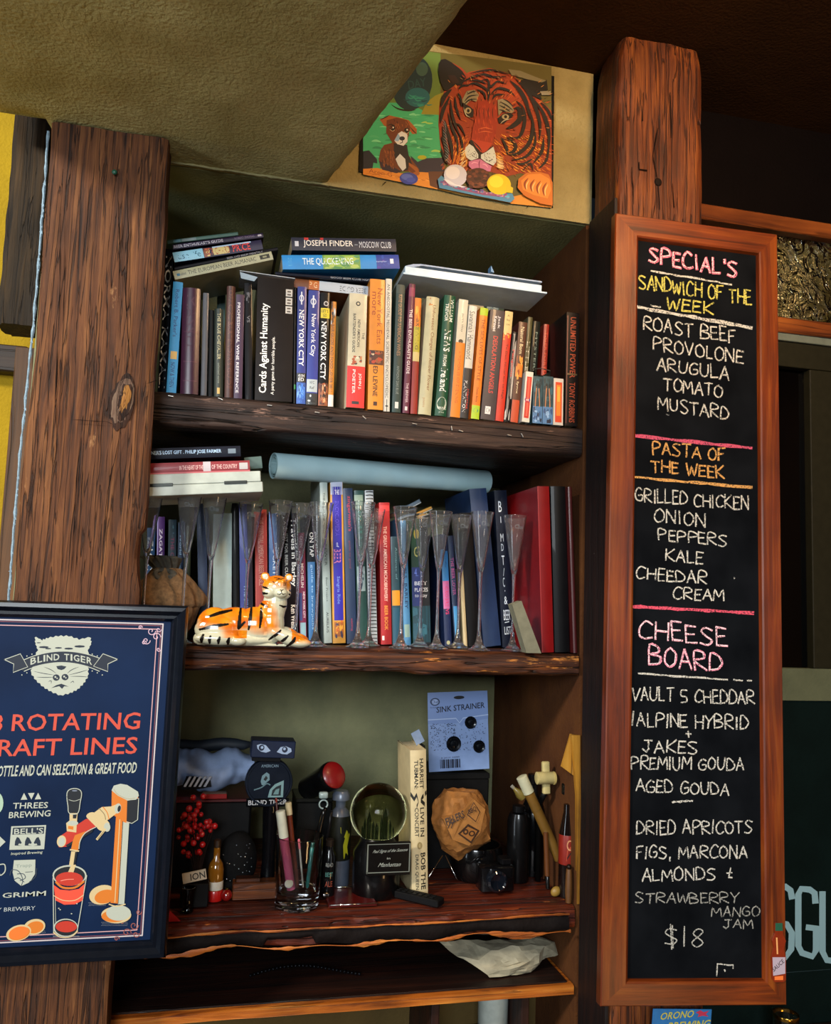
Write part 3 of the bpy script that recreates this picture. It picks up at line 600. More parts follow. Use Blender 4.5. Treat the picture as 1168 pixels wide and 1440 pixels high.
# ================================================================== POSTER
Yp = 1.42
po = thing('framed_poster', 'black-framed navy poster about draft beer leaning at lower left', 'poster', (-.235, Yp+.038, -.568))
ox, oy, oz = po.location
fx0, fx1, fz0, fz1 = -.430, -.043, -.568, -.022
FB = paint('#080d16', .3, 0, .15, .1)
def prail(a, b, c, d):   # outer a,b inner c,d
    prof = [(0, .036), (0, .008), (.12, .001), (.35, 0), (.62, .007), (.8, .006), (.92, .010), (1, .014), (1, .036)]; vs = []; fs = []
    for (p, q) in ((a, d), (b, c)):
        for t, y in prof: vs.append((p[0]+(q[0]-p[0])*t-ox, Yp+y-.0-oy, p[1]+(q[1]-p[1])*t-oz))
    n = len(prof)
    for j in range(n-1): fs.append((j, j+1, n+j+1, n+j))
    fs.append((n-1, 0, n, 2*n-1)); fs.append(tuple(range(n))); fs.append(tuple(range(n, 2*n)))
    MB().add(vs, fs).build('frame_rail', FB, po, smooth=50)
wfr = .026; gx0, gx1, gz0, gz1 = fx0+wfr, fx1-wfr, fz0+wfr, fz1-wfr
prail((fx0, fz1), (fx1, fz1), (gx1, gz1), (gx0, gz1)); prail((fx0, fz0), (fx1, fz0), (gx1, gz0), (gx0, gz0)); prail((fx0, fz0), (fx0, fz1), (gx0, gz1), (gx0, gz0)); prail((fx1, fz0), (fx1, fz1), (gx1, gz1), (gx1, gz0))
MB().box(gx0-.004-ox, gx1+.004-ox, Yp+.014-oy, Yp+.030-oy, gz0-.004-oz, gz1+.004-oz).build('poster_sheet', paint('#001a3c', .6, 0, 0, .3, 0, 6, .15), po)
pp = Print(lambda a, b, L: ((lambda v: (v.x-ox, v.y-.0002-.00004*L-oy, v.z-oz))(PY(a, b, Yp+.014))))
CW, BRD = '#aeb3a4', '#c9a8a8'
def P5(cx, cy): return (cx/5.309, 1080+cy/5.309)
def P4(cx, cy): return (cx/4.867, 870+cy/4.867)
def bd(dx, col, w):   # border lines at an inset
    pp.stroke([PYi(x, z) for x, z in ((-.393+dx, -.052-dx), (-.081-dx, -.052-dx), (-.081-dx, -.535+dx), (-.393+dx, -.535+dx), (-.393+dx, -.052-dx))], w, col)
def PYi(X, Z):       # inverse of the mapping for drawing the border
    v = np.array([X, Yp+.014, Z]); d = v@CF; return (584+F*(v@CR)/d, 720-F*(v@CU)/d)
for A, B in (((-.393, -.052), (-.081, -.052)), ((-.081, -.052), (-.081, -.535)), ((-.081, -.535), (-.393, -.535)), ((-.393, -.535), (-.393, -.052))):
    for ins, col, w in ((0, '#c0b4b4', 1.8), (.0028, '#7a4048', 1.0), (.0085, '#c89a9c', 1.2)):
        sx = lambda x: x+ins if x < -.3 else x-ins
        sz = lambda z: z-ins if z > -.3 else z+ins
        a, b = (sx(A[0]), sz(A[1])), (sx(B[0]), sz(B[1]))
        pp.stroke([PYi(a[0]+(b[0]-a[0])*i/6, a[1]+(b[1]-a[1])*i/6) for i in range(7)], w, col)
def swirl(cx, cy, r, col, w, t=2.2, s=1, ph=0):
    pp.stroke([(cx+r*(1-i/22)*math.cos(ph+s*i/20*t*math.pi), cy+r*(1-i/22)*math.sin(ph+s*i/20*t*math.pi)) for i in range(20)], w, col)
for (cx, cy, r, s) in ((1035, 85, 30, 1), (1070, 125, 30, -1), (1000, 150, 28, 1), (1085, 75, 18, 1), (960, 60, 14, -1), (1085, 210, 16, 1), (985, 165, 16, -1)):
    a, b = P4(cx, cy); swirl(a, b, r/4.867, '#c8a8b8', 1.1, 2.4, s)
for (cx, cy, r, s) in ((1000, 1175, 34, 1), (945, 1230, 34, -1), (1035, 1075, 22, 1), (870, 1275, 20, -1), (1015, 1240, 26, 1), (915, 1150, 20, -1)):
    a, b = P5(cx, cy); swirl(a, b, r/5.309, '#8c4a40', 1.2, 2.4, s)
# cat's head and ribbon
hd = [(243, 125), (290, 150), (330, 135), (400, 122), (470, 122), (540, 145), (615, 128), (622, 170), (600, 215), (600, 330), (600, 390), (570, 440), (530, 480), (480, 505), (415, 522), (350, 495), (300, 465), (250, 420), (215, 370), (230, 300), (262, 215), (245, 170)]
rg = []
for i, p in enumerate(hd):
    qn = hd[(i+1) % len(hd)]
    for t in range(4):
        x, y = p[0]+(qn[0]-p[0])*t/4, p[1]+(qn[1]-p[1])*t/4; jj = 9 if t % 2 else 0
        dx, dy = x-420, y-310; l = math.hypot(dx, dy); rg.append(P4(x+dx/l*jj, y+dy/l*jj))
pp.poly(rg, CW)
for (x, y, r) in ((300, 195, 22), (545, 190, 24), (330, 205, 14), (470, 205, 20), (400, 200, 16), (265, 165, 10)): pp.ell(*P4(x, y), r/4.867*1.6, r/4.867*.35, '#06182c', 8)
for (x, y) in ((385, 403), (445, 400)): pp.ell(*P4(x, y), 5, 4.6, '#06182c', 12); pp.ell(*P4(x-6, y-4), 1.4, 1.4, CW, 8); pp.ell(*P4(x+6, y+5), 1.0, 1.0, CW, 8)
pp.poly([P4(*p) for p in ((350, 475), (385, 455), (420, 445), (470, 465), (440, 462), (425, 480), (405, 462), (380, 468))], '#06182c')
pp.poly([P4(*p) for p in ((385, 325), (420, 320), (455, 328), (440, 345), (420, 352), (395, 345))], '#06182c')
for s in (((230, 360), (300, 375), (370, 385)), ((250, 400), (310, 402), (370, 400)), ((600, 350), (540, 368), (470, 385)), ((610, 400), (550, 395), (480, 395)), ((300, 330), (350, 350), (385, 375)), ((540, 330), (490, 350), (460, 375)), ((330, 430), (350, 425), (350, 445)), ((480, 440), (500, 428), (505, 440))): pp.curve([P4(*p) for p in s], .9, '#06182c', True)
def arc(y0, rise, x0=165, x1=705, n=18): return [(x0+(x1-x0)*i/n, y0-rise*(1-(2*i/n-1)**2)) for i in range(n+1)]
ban = [P4(*p) for p in arc(285, 60)]+[P4(*p) for p in reversed(arc(358, 60, 150, 690))]
pp.poly(ban, '#041428'); pp.stroke([P4(*p) for p in arc(281, 60)], 1.1, CW); pp.stroke([P4(*p) for p in arc(360, 60, 165, 680)], 1.1, CW)
for i in range(17):
    x, y = arc(270, 62, 150, 700, 16)[i]
    if i < 5 or i > 11: pp.ell(*P4(x, y), .9, .9, CW, 6)
    x, y = arc(385, 62, 150, 700, 16)[i]
    if i < 4 or i > 12: pp.ell(*P4(x, y), .9, .9, CW, 6)
for fl in ([(30, 280), (140, 240), (190, 330), (90, 368), (95, 310)], [(805, 278), (705, 240), (640, 325), (738, 362), (738, 310)]):
    pp.poly([P4(*p) for p in fl], '#041428'); pp.stroke([P4(*p) for p in fl+[fl[0]]], 1.1, CW)
# curved ribbon lettering, letter by letter
word = 'BLIND TIGER'; adv = [1, .85, .45, 1, 1, .5, .9, .45, 1, .85, .95]; tot = sum(adv); x = 205
for c, a in zip(word, adv):
    wd = 430*a/tot
    if c != ' ':
        f0 = lambda xx: 342-58*(1-((xx-420)/285)**2)
        A = P4(x+4, f0(x)); B = P4(x+wd-5, f0(x+wd)); pp.text(c, A, B, (-.0, -9.2), CW, .03)
    x += wd
TX = '#c4452e'
pp.text('28 ROTATING', (-32, 1029), (196, 1025.5), (1.2, -24), TX, .02, .05); pp.text('CRAFT LINES', (-32, 1064.5), (192, 1060), (1.2, -24), TX, .02, .05)
pp.text('BOTTLE AND CAN SELECTION & GREAT FOOD', (-9, 1092.5), (191, 1087), (1, -15.5), CW, .035, .1)
pp.poly([P5(155, 237), P5(180, 185), P5(205, 235)], CW); pp.poly([P5(210, 187), P5(258, 185), P5(235, 235)], CW); pp.poly([P5(260, 234), P5(285, 184), P5(308, 232)], CW)
pp.text('THREES', P5(95, 305), P5(356, 298), (1, -8.5), CW, .02); pp.text('BREWING', P5(65, 375), P5(375, 360), (1, -8.8), CW, .02)
pp.poly([P5(85, 435), P5(345, 425), P5(330, 605), P5(70, 610)], CW); pp.poly([P5(98, 445), P5(332, 437), P5(328, 490), P5(92, 498)], '#0a1c30')
pp.text("BELL'S", P5(105, 495), P5(322, 488), (.5, -8.2), CW, .02); 
for (x, y, f) in ((135, 550, 1), (210, 550, 1), (280, 550, -1)):
    pp.poly([P5(x-25*f, y+28), P5(x-22*f, y-5), P5(x-8*f, y-36), P5(x+8*f, y-30), P5(x+28*f, y+8), P5(x+20*f, y+16), P5(x+8*f, y+12), P5(x, y+24), P5(x+30*f, y+30)], '#0a1c30')
pp.text('Inspired Brewing', P5(80, 655), P5(315, 642), (.5, -4.8), CW, .02, .15)
pp.poly([P5(105, 688), P5(265, 683), P5(262, 790), P5(225, 850), P5(160, 880), P5(110, 840), P5(95, 780)], CW); pp.text('Trapp', P5(118, 752), P5(238, 742), (0, -6), '#8a9488', .03)
for s in (((75, 800), (90, 760), (140, 770), (170, 830), (160, 880)), ((130, 790), (175, 790), (190, 820), (150, 840)), ((275, 750), (265, 810), (220, 850)), ((110, 830), (140, 820), (180, 850))): pp.curve([P5(*p) for p in s], 1.1, '#2a3848')
pp.stroke([P5(190, 777), P5(245, 773)], .8, '#2a3848')
pp.text('GRIMM', P5(18, 970), P5(342, 952), (.6, -7), CW, .02); pp.text('VALLEY BREWERY', P5(-170, 1082), P5(262, 1058), (.6, -5.5), '#a8b0b0', 0)
pp.ell(*P5(-22, 260), 9, 15, '#9fb8a0', 20); pp.poly([P5(-40, 500), P5(0, 510), P5(42, 550), P5(0, 590), P5(-40, 600)], CW); pp.curve([P5(*p) for p in ((0, 720), (35, 720), (38, 770), (5, 800), (-10, 770))], 1.5, CW)
# coins, glass and tap
OG, RD, CRM, NV = '#cc7014', '#b82c16', '#c8b282', '#030a14'
def PE(cx, cy, rx, ry, col, rot=0): pp.ell(*P5(cx, cy), rx/5.309, ry/5.309, col, 26, rot)
def halft(x0, x1, y0, y1):
    for r in range(3):
        for i in range(int((x1-x0)/11)): PE(x0+i*11+(r % 2)*5, y0+(y1-y0)*r/3, 2.2, 2.2, '#8a9098')
halft(180, 350, 1215, 1250); PE(258, 1185, 82, 58, CRM, -.25); PE(262, 1188, 66, 44, OG, -.25); PE(140, 1230, 96, 58, CRM, -.3); PE(146, 1234, 82, 46, OG, -.3); PE(140, 1228, 76, 44, '#f07020', -.3)
halft(665, 800, 1005, 1035); PE(765, 945, 100, 72, CRM, -.25); PE(785, 958, 80, 50, OG, -.25)
halft(760, 960, 1150, 1185); PE(868, 1095, 112, 62, CRM); PE(850, 1105, 92, 44, OG); PE(885, 1080, 92, 58, CW)
pp.poly([P5(*p) for p in ((870, 300), (918, 330), (880, 1010), (825, 1005))], OG); pp.poly([P5(*p) for p in ((915, 400), (965, 400), (928, 1015), (880, 1015))], CW); pp.stroke([P5(918, 400), P5(882, 1010)], .8, '#3a2a1c'); pp.stroke([P5(898, 330), P5(858, 1000)], 1.2, CRM)
pp.curve([P5(*p) for p in ((815, 1015), (870, 1030), (935, 1015))], 1.6, CRM)
pp.poly([P5(*p) for p in ((835, 170), (1032, 215), (1025, 385), (985, 410), (930, 405), (832, 340))], OG); pp.poly([P5(*p) for p in ((950, 235), (1035, 225), (1026, 385), (985, 410), (945, 395))], NV)
pp.stroke([P5(*p) for p in ((950, 240), (1036, 225), (1027, 385), (985, 412), (945, 400))], 1.1, CW)
pp.poly([P5(*p) for p in ((833, 165), (850, 130), (900, 116), (950, 125), (1030, 175), (1037, 205), (1015, 235), (950, 240), (880, 205))], CW); pp.curve([P5(*p) for p in ((850, 155), (880, 195), (950, 228), (1010, 222))], .8, '#a09878')
# faucet arm
pp.poly([P5(*p) for p in ((430, 520), (640, 380), (700, 370), (725, 430), (500, 585), (440, 590))], RD); PE(460, 545, 34, 44, CRM, .2); PE(462, 548, 24, 34, CW, .2)
pp.poly([P5(*p) for p in ((490, 575), (700, 450), (690, 475), (505, 588))], NV)
pp.poly([P5(*p) for p in ((650, 370), (760, 290), (830, 285), (890, 262), (905, 300), (860, 345), (800, 390), (720, 440))], CRM); PE(680, 352, 36, 22, CRM, -.3); PE(880, 300, 24, 38, CW, .2); PE(890, 302, 12, 24, NV, .2)
pp.curve([P5(*p) for p in ((770, 290), (800, 330), (815, 380))], 1.2, OG); pp.curve([P5(*p) for p in ((740, 300), (780, 345), (790, 395))], 1, '#7a6a48')
PE(770, 425, 50, 44, CRM); PE(800, 440, 24, 34, CW); pp.stroke([P5(785, 455), P5(725, 530)], 3.2, CRM); pp.stroke([P5(775, 470), P5(730, 528)], 1, '#7a6a48')
pp.poly([P5(*p) for p in ((560, 500), (640, 470), (590, 560), (585, 610), (530, 610), (545, 540))], OG); pp.curve([P5(*p) for p in ((590, 600), (600, 540), (640, 480), (715, 440))], 1.2, CW); pp.stroke([P5(525, 608), P5(588, 618)], 2, CRM)
pp.poly([P5(*p) for p in ((533, 620), (580, 622), (548, 780), (508, 778))], CRM); pp.poly([P5(*p) for p in ((562, 625), (580, 622), (550, 780), (540, 780))], NV)
# tap handle
pp.poly([P5(*p) for p in ((520, 335), (580, 335), (570, 480), (500, 470), (495, 410), (520, 390))], CRM); pp.poly([P5(*p) for p in ((510, 430), (550, 435), (548, 460), (508, 452))], OG); PE(545, 410, 40, 18, CW); pp.poly([P5(*p) for p in ((545, 345), (575, 345), (570, 375), (545, 375))], NV)
hp = [(500, 215), (505, 175), (530, 155), (570, 152), (600, 165), (610, 195), (600, 250), (582, 335), (518, 335), (508, 280)]
pp.poly([P5(*p) for p in hp], NV); pp.curve([P5(*p) for p in hp], 1.1, CW, closed=True); pp.curve([P5(*p) for p in ((515, 235), (555, 245), (598, 232))], .7, CW); PE(558, 168, 20, 5, '#707888')
# tumbler
pp.stroke([P5(397, 820), P5(402, 1225)], 1.2, CW); pp.stroke([P5(648, 800), P5(578, 1210)], 1.2, CW); pp.stroke([P5(412, 900), P5(418, 1200)], .7, CW); PE(520, 800, 127, 78, CW); PE(520, 802, 116, 68, NV); pp.poly([P5(*p) for p in ((533, 720), (568, 720), (548, 780), (508, 778))], CRM); PE(518, 826, 102, 52, RD); pp.curve([P5(*p) for p in ((420, 850), (470, 890), (560, 890), (625, 845))], 2.8, OG); pp.curve([P5(*p) for p in ((455, 840), (500, 830), (550, 828))], .9, '#f0907a')
pp.poly([P5(*p) for p in ((402, 870), (450, 905), (520, 912), (590, 900), (632, 862), (618, 985), (560, 1015), (480, 1018), (415, 985))], '#e04a30'); pp.curve([P5(*p) for p in ((402, 950), (470, 985), (560, 985), (625, 945))], 1.1, CRM)
PE(492, 1190, 92, 68, CW); PE(494, 1190, 84, 60, NV); PE(496, 1182, 80, 42, RD); pp.curve([P5(*p) for p in ((402, 1225), (450, 1258), (530, 1255), (578, 1215))], 2, CRM)
for x, y in ((440, 1045), (450, 1055), (535, 1085), (575, 1010)): PE(x, y, 6, 4, CW)
halft(400, 600, 1250, 1262)
pp.build('poster_print', po, .6)
# ================================================================== TIGER PAINTING
pt = thing('tiger_painting', 'colourful painting of a tiger licking ice cream beside a brown puppy, high on the wall', 'painting', (.42, D, .81))
bl, br, tr, tl = PY(508, 245, D-.004), PY(776, 294, D-.004), PY(775, 110, D-.004), None
MB().prism([(.222-.42, .826-.81), (.625-.42, .812-.81), (.622-.42, 1.098-.81), (.219-.42, 1.10-.81)], -.004, -.0005).build('painting_board', paint('#0c0c10', .5), pt)
ap = Print(lambda a, b, L: ((lambda v: (v.x-.42, -.0045-.00006*L, v.z-.81))(PY(500+a/4.0276, 70+b/4.0276, D-.0045))))
A = ap
A.poly([(42, -40), (1108, 95), (1108, 895), (880, 870), (600, 825), (440, 785), (250, 748), (42, 705)], '#5a5220')
A.poly([(42, -40), (480, 20), (480, 700), (300, 700), (42, 690)], '#5d7a34')
A.poly([(42, 300), (300, 300), (390, 350), (490, 350), (490, 650), (42, 700)], '#3cb480')
for i in range(60):
    x, y = random.uniform(60, 440), random.uniform(340, 620); A.curve([(x, y), (x+25, y+random.uniform(-6, 6)), (x+random.uniform(35, 70), y+4)], random.uniform(4, 14), random.choice(['#5cd0a0', '#34a070', '#7ad8a8', '#48b884', '#9ad06a', '#2a9068']), True)
A.poly([(370, 365), (400, 300), (450, 260), (500, 240), (500, 370)], '#8f8a28')
A.ell(320, 190, 112, 155, '#0c2c34', 26, .2); A.ell(350, 270, 70, 55, '#17606a', 20); A.ell(375, 110, 34, 40, '#3a5a50', 14); A.text('DAY', (300, 225), (400, 205), (-6, -48), '#1c4448', .02)
for i in range(16): x = random.uniform(260, 400); y = random.uniform(250, 320); A.curve([(x, y), (x+15, y+10), (x+40, y+6)], 7, random.choice(['#1f7a78', '#0e3c44', '#2a9080']), True)
A.curve([(200, 310), (240, 335), (300, 345), (340, 340)], 10, '#1a2008', True)
A.poly([(42, 675), (120, 670), (260, 700), (420, 690), (500, 760), (700, 820), (900, 830), (1108, 780), (1108, 895), (880, 872), (440, 787), (42, 707)], '#d88a2c')
for i in range(30): x = random.uniform(50, 440); A.curve([(x, 690+x*.12+random.uniform(-12, 12)), (x+30, 696+x*.12), (x+50, 700+x*.12)], 5, random.choice(['#e8a040', '#c87820', '#b86a1c']), True)
A.text('Aron G', (75, 695), (205, 720), (0, -22), '#9a4a18', 0)
A.poly([(42, 575), (75, 570), (120, 620), (122, 645), (100, 640), (95, 672), (42, 675)], '#141c30')
A.poly([(310, 600), (350, 635), (400, 615), (500, 612), (500, 700), (400, 695), (330, 690)], '#26243c'); A.ell(375, 610, 26, 12, '#a8b020', 12)
A.poly([(410, 690), (500, 690), (520, 780), (470, 790), (420, 770)], '#5a3420')
# puppy
BR, BRD_, BRL = '#6a3416', '#3a1a0e', '#a05a24'
A.poly([(135, 395), (190, 372), (215, 378), (250, 385), (300, 400), (345, 450), (345, 475), (320, 478), (300, 450), (240, 430), (180, 440), (160, 430)], BRL)
A.poly([(175, 400), (230, 385), (290, 400), (310, 440), (300, 480), (290, 530), (250, 548), (215, 540), (190, 500), (172, 470)], BR)
A.poly([(160, 540), (215, 525), (290, 545), (300, 600), (360, 680), (355, 712), (300, 690), (250, 690), (200, 695), (140, 670), (130, 620), (140, 570)], BR)
A.poly([(215, 530), (290, 540), (300, 600), (320, 650), (300, 680), (260, 690), (230, 640), (215, 590)], '#1c1620')
A.poly([(130, 630), (200, 660), (262, 690), (230, 700), (150, 680)], '#2a1c34')
A.poly([(225, 620), (250, 590), (280, 620), (285, 670), (265, 688), (240, 655)], '#d4dce8')
A.poly([(240, 475), (260, 462), (292, 480), (293, 520), (270, 545), (235, 535), (218, 515)], '#d8dce4'); A.poly([(218, 515), (240, 475), (255, 500), (240, 520)], '#8ab0d8')
A.ell(262, 503, 16, 12, '#1a2438', 14); A.curve([(262, 512), (264, 525), (250, 530)], 4, '#1a2438')
for x, y in ((208, 445), (288, 458)): A.ell(x, y, 15, 16, '#120c0c', 14); A.ell(x+3, y-4, 5, 5, '#e0e4e8', 8); A.curve([(x-14, y+8), (x, y+17), (x+12, y+10)], 3, '#c8b090')
A.curve([(178, 430), (200, 425), (222, 432)], 6, '#201010', True); A.curve([(138, 398), (165, 385), (190, 372)], 6, '#2a1408', True); A.curve([(345, 478), (325, 460), (310, 440)], 6, '#2a1408', True)
for i in range(50):
    x, y = random.uniform(145, 215), random.uniform(560, 660); A.curve([(x, y), (x+4, y+10), (x+3, y+20)], 4, random.choice([BRL, BRD_, '#7a4220', '#8a5030']), True)
for i in range(24):
    x, y = random.uniform(190, 300), random.uniform(392, 450); A.curve([(x, y), (x+5, y+8), (x+4, y+16)], 3.5, random.choice([BRL, BRD_, '#8a4a20']), True)
A.poly([(300, 640), (350, 670), (362, 705), (345, 715), (300, 690)], BRL); A.poly([(300, 655), (340, 690), (320, 700), (295, 680)], BR)
A.ell(300, 730, 52, 34, '#2c3c98', 22, .1); A.ell(290, 722, 34, 18, '#5468c0', 16, .1); A.ell(312, 738, 26, 14, '#3c50b4', 14)
# tiger
TG1, TG2, TG3, TG4 = '#94340c', '#bc4c14', '#d87420', '#5c1a08'
A.poly([(500, 235), (540, 190), (600, 150), (640, 128), (760, 105), (850, 130), (930, 175), (1020, 260), (1108, 350), (1108, 780), (1050, 720), (930, 700), (850, 720), (790, 700), (700, 680), (620, 690), (540, 660), (500, 640), (478, 540), (468, 420), (472, 320)], TG1)
for i in range(500):
    x, y = random.uniform(490, 1100), random.uniform(150, 700)
    if y < 200+abs(x-760)*.3: continue
    ang = math.atan2(y-430, x-720); l = random.uniform(14, 34)
    A.stroke([(x, y), (x+math.cos(ang)*l*.5, y+math.sin(ang)*l*.5), (x+math.cos(ang)*l, y+math.sin(ang)*l)], random.uniform(2, 5), random.choice([TG1, TG2, TG2, TG3 if y > 400 else TG2, TG4, '#b84a14']), True)
for i in range(170):
    x, y = random.uniform(780, 1080), random.uniform(480, 690); A.stroke([(x, y), (x+10, y+9), (x+26, y+16)], 4, random.choice(['#f0a030', '#e88a28', '#f4b848', TG3]), True)
for i in range(70):
    x, y = random.uniform(540, 640), random.uniform(480, 650); A.stroke([(x, y), (x-6, y+12), (x-8, y+26)], 4, random.choice(['#f0a030', '#e88a28', TG3]), True)
A.poly([(468, 85), (480, 62), (505, 57), (545, 80), (600, 125), (622, 160), (600, 205), (560, 205), (520, 235), (500, 235), (478, 190), (465, 130)], '#0e0806'); A.curve([(545, 80), (600, 118), (628, 165), (612, 200)], 12, '#8a3014', True); A.poly([(520, 150), (560, 150), (585, 190), (540, 200)], '#2a1410')
A.poly([(930, 180), (960, 165), (1050, 185), (1078, 175), (1085, 235), (1040, 250), (1050, 290), (990, 260), (940, 220)], '#0e0806'); A.poly([(860, 115), (930, 125), (1030, 165), (1075, 180), (1050, 190), (950, 168), (880, 150)], '#7a7458'); A.poly([(1040, 240), (1100, 238), (1102, 262), (1050, 262)], '#8a8470')
# nose bridge
A.poly([(690, 300), (740, 290), (790, 320), (800, 400), (790, 480), (760, 540), (700, 560), (650, 520), (660, 440), (680, 380)], '#9a2c0c'); 
for i in range(70):
    x, y = random.uniform(665, 790), random.uniform(310, 520); A.stroke([(x, y), (x+random.uniform(-3, 3), y+12), (x+2, y+24)], 5, random.choice(['#b83a12', '#8a240a', '#c4481a', '#a83010']), True)
for x0 in (700, 725, 750, 775): A.curve([(x0, 330), (x0-4, 360), (x0, 400)], 4, '#3a1008', True)
for y in (455, 475): A.curve([(690, y), (730, y-8), (775, y+2)], 4, '#d8683a', True)
# brows
A.poly([(600, 290), (625, 240), (670, 232), (695, 262), (680, 300), (650, 290), (620, 320), (610, 345)], '#8c8468'); A.poly([(800, 290), (830, 282), (870, 310), (895, 350), (880, 365), (830, 350), (805, 380)], '#8c8468')
for s in (((612, 300), (640, 270), (690, 262)), ((606, 320), (640, 290), (685, 285)), ((625, 260), (655, 245), (680, 240)), ((812, 300), (850, 320), (888, 350)), ((808, 320), (840, 335), (875, 360)), ((830, 285), (860, 300), (890, 330)), ((806, 345), (830, 350), (850, 362))): A.curve(s, 8, '#120a08', True)
# eyes
A.poly([(600, 305), (640, 325), (665, 345), (662, 385), (640, 390), (615, 365)], '#120a08'); A.ell(633, 350, 18, 17, '#a89c78', 16); A.ell(634, 351, 8, 10, '#0a0808', 12); A.curve([(606, 330), (622, 375), (645, 388)], 6, '#b8b098', True)
A.poly([(800, 395), (830, 368), (870, 362), (890, 378), (860, 400), (835, 425), (808, 420)], '#120a08'); A.ell(844, 385, 20, 15, '#a89c78', 16); A.ell(845, 385, 9, 9, '#0a0808', 12); A.curve([(815, 425), (840, 405), (880, 395)], 6, '#b8b098', True)
# stripes
BK = '#110907'
for s, w_ in ((((690, 190), (740, 175), (760, 215), (800, 185), (850, 200)), 9), (((660, 165), (720, 145), (780, 160), (850, 155)), 9), (((620, 215), (670, 195), (730, 225), (752, 260)), 9), (((760, 260), (800, 225), (860, 235), (900, 270)), 9), (((600, 190), (660, 160), (720, 140)), 8), (((745, 200), (750, 250), (745, 300)), 9), (((680, 230), (720, 250), (735, 290)), 8), (((770, 290), (790, 262), (840, 258)), 8), (((640, 180), (690, 180), (740, 200)), 7),
              (((640, 140), (760, 120), (860, 145)), 7), (((580, 230), (600, 210), (640, 205)), 8), (((870, 180), (920, 230), (960, 300), (985, 400)), 16), (((900, 170), (960, 230), (1010, 320), (1040, 430), (1035, 520)), 14), (((1000, 280), (1060, 370), (1090, 480), (1085, 600)), 14), (((1040, 300), (1085, 350), (1105, 400)), 10),
              (((890, 340), (920, 340), (925, 400), (880, 440), (850, 450)), 20), (((900, 290), (945, 340), (950, 430), (920, 500), (860, 500)), 13), (((975, 330), (1000, 430), (980, 530), (920, 590), (860, 600)), 15), (((850, 500), (900, 540), (890, 580), (850, 590)), 13), (((1010, 450), (1010, 540), (960, 610), (880, 630)), 11), (((1060, 500), (1050, 580), (1000, 650)), 12), (((1090, 540), (1075, 630), (1030, 680)), 10), (((820, 500), (850, 560), (855, 600)), 10), (((900, 650), (950, 650), (1000, 620)), 9), (((940, 690), (985, 650), (1000, 690)), 8),
              (((480, 330), (500, 270), (540, 230)), 16), (((478, 420), (492, 350), (530, 270)), 13), (((482, 500), (510, 560), (512, 640)), 15), (((500, 400), (520, 480), (540, 560), (545, 640)), 13), (((520, 360), (540, 440), (570, 520), (575, 600)), 11), (((535, 290), (540, 360), (560, 430), (590, 500)), 11), (((490, 440), (500, 520), (530, 600)), 10), (((560, 270), (565, 330), (590, 400)), 9), (((575, 250), (590, 280), (596, 330)), 9), (((560, 420), (590, 440), (620, 500)), 7), (((585, 480), (600, 540), (600, 600)), 8), (((480, 560), (500, 620), (520, 655)), 9)):
    A.curve(s, w_*1.55, BK, True, 5)
for i in range(14): y = 400+i*17; A.curve([(486+i, y), (500+i*1.5, y+16), (508+i*2, y+34)], 3, '#7890a0', True, 3)
for i in range(240):
    x, y = random.uniform(500, 1095), random.uniform(170, 680); ang = math.atan2(y-430, x-720)
    if math.hypot(x-720, (y-430)*1.1) < 120: continue
    A.stroke([(x, y), (x+math.cos(ang)*9, y+math.sin(ang)*9), (x+math.cos(ang)*20, y+math.sin(ang)*20)], 3, random.choice([BK, BK, '#3a1408', '#e09040']), True)
# muzzle
A.poly([(640, 520), (665, 515), (700, 585), (740, 588), (775, 545), (775, 555), (750, 600), (700, 628), (660, 580)], '#0c0808'); A.poly([(650, 512), (770, 535), (735, 585), (712, 590), (680, 560)], '#b43a20'); A.curve([(655, 520), (690, 555), (712, 585)], 7, '#140808', True); A.curve([(768, 548), (742, 580), (720, 590)], 7, '#140808', True)
A.poly([(640, 540), (662, 555), (690, 600), (690, 620), (650, 635), (625, 618), (612, 590), (618, 560)], '#d0dce0'); A.poly([(705, 600), (735, 585), (775, 555), (788, 600), (792, 640), (775, 662), (735, 645), (705, 622)], '#d0dce0')
for i in range(26): A.ell(random.uniform(628, 685), random.uniform(575, 622), 2.4, 2.4, '#20242c', 6)
for i in range(26): A.ell(random.uniform(720, 780), random.uniform(590, 645), 2.4, 2.4, '#20242c', 6)
A.poly([(638, 640), (665, 632), (700, 625), (735, 648), (765, 665), (758, 695), (700, 695), (650, 680), (635, 665)], '#c878a8'); A.curve([(700, 632), (694, 650), (696, 680)], 6, '#7a2a5a', True); A.curve([(650, 655), (665, 645), (690, 650)], 6, '#e8a8cc', True); A.curve([(712, 655), (730, 658), (745, 675)], 6, '#e8a8cc', True)
for s in range(40):
    x, y = random.uniform(600, 625), random.uniform(560, 660); A.stroke([(x, y), (x-8, y+10), (x-20, y+16)], 2.5, random.choice(['#f0c060', '#f4e0b0']), True)
    x, y = random.uniform(790, 800), random.uniform(600, 670); A.stroke([(x, y), (x+15, y+10), (x+36, y+14)], 2.5, random.choice(['#f0c060', '#f4e0b0']), True)
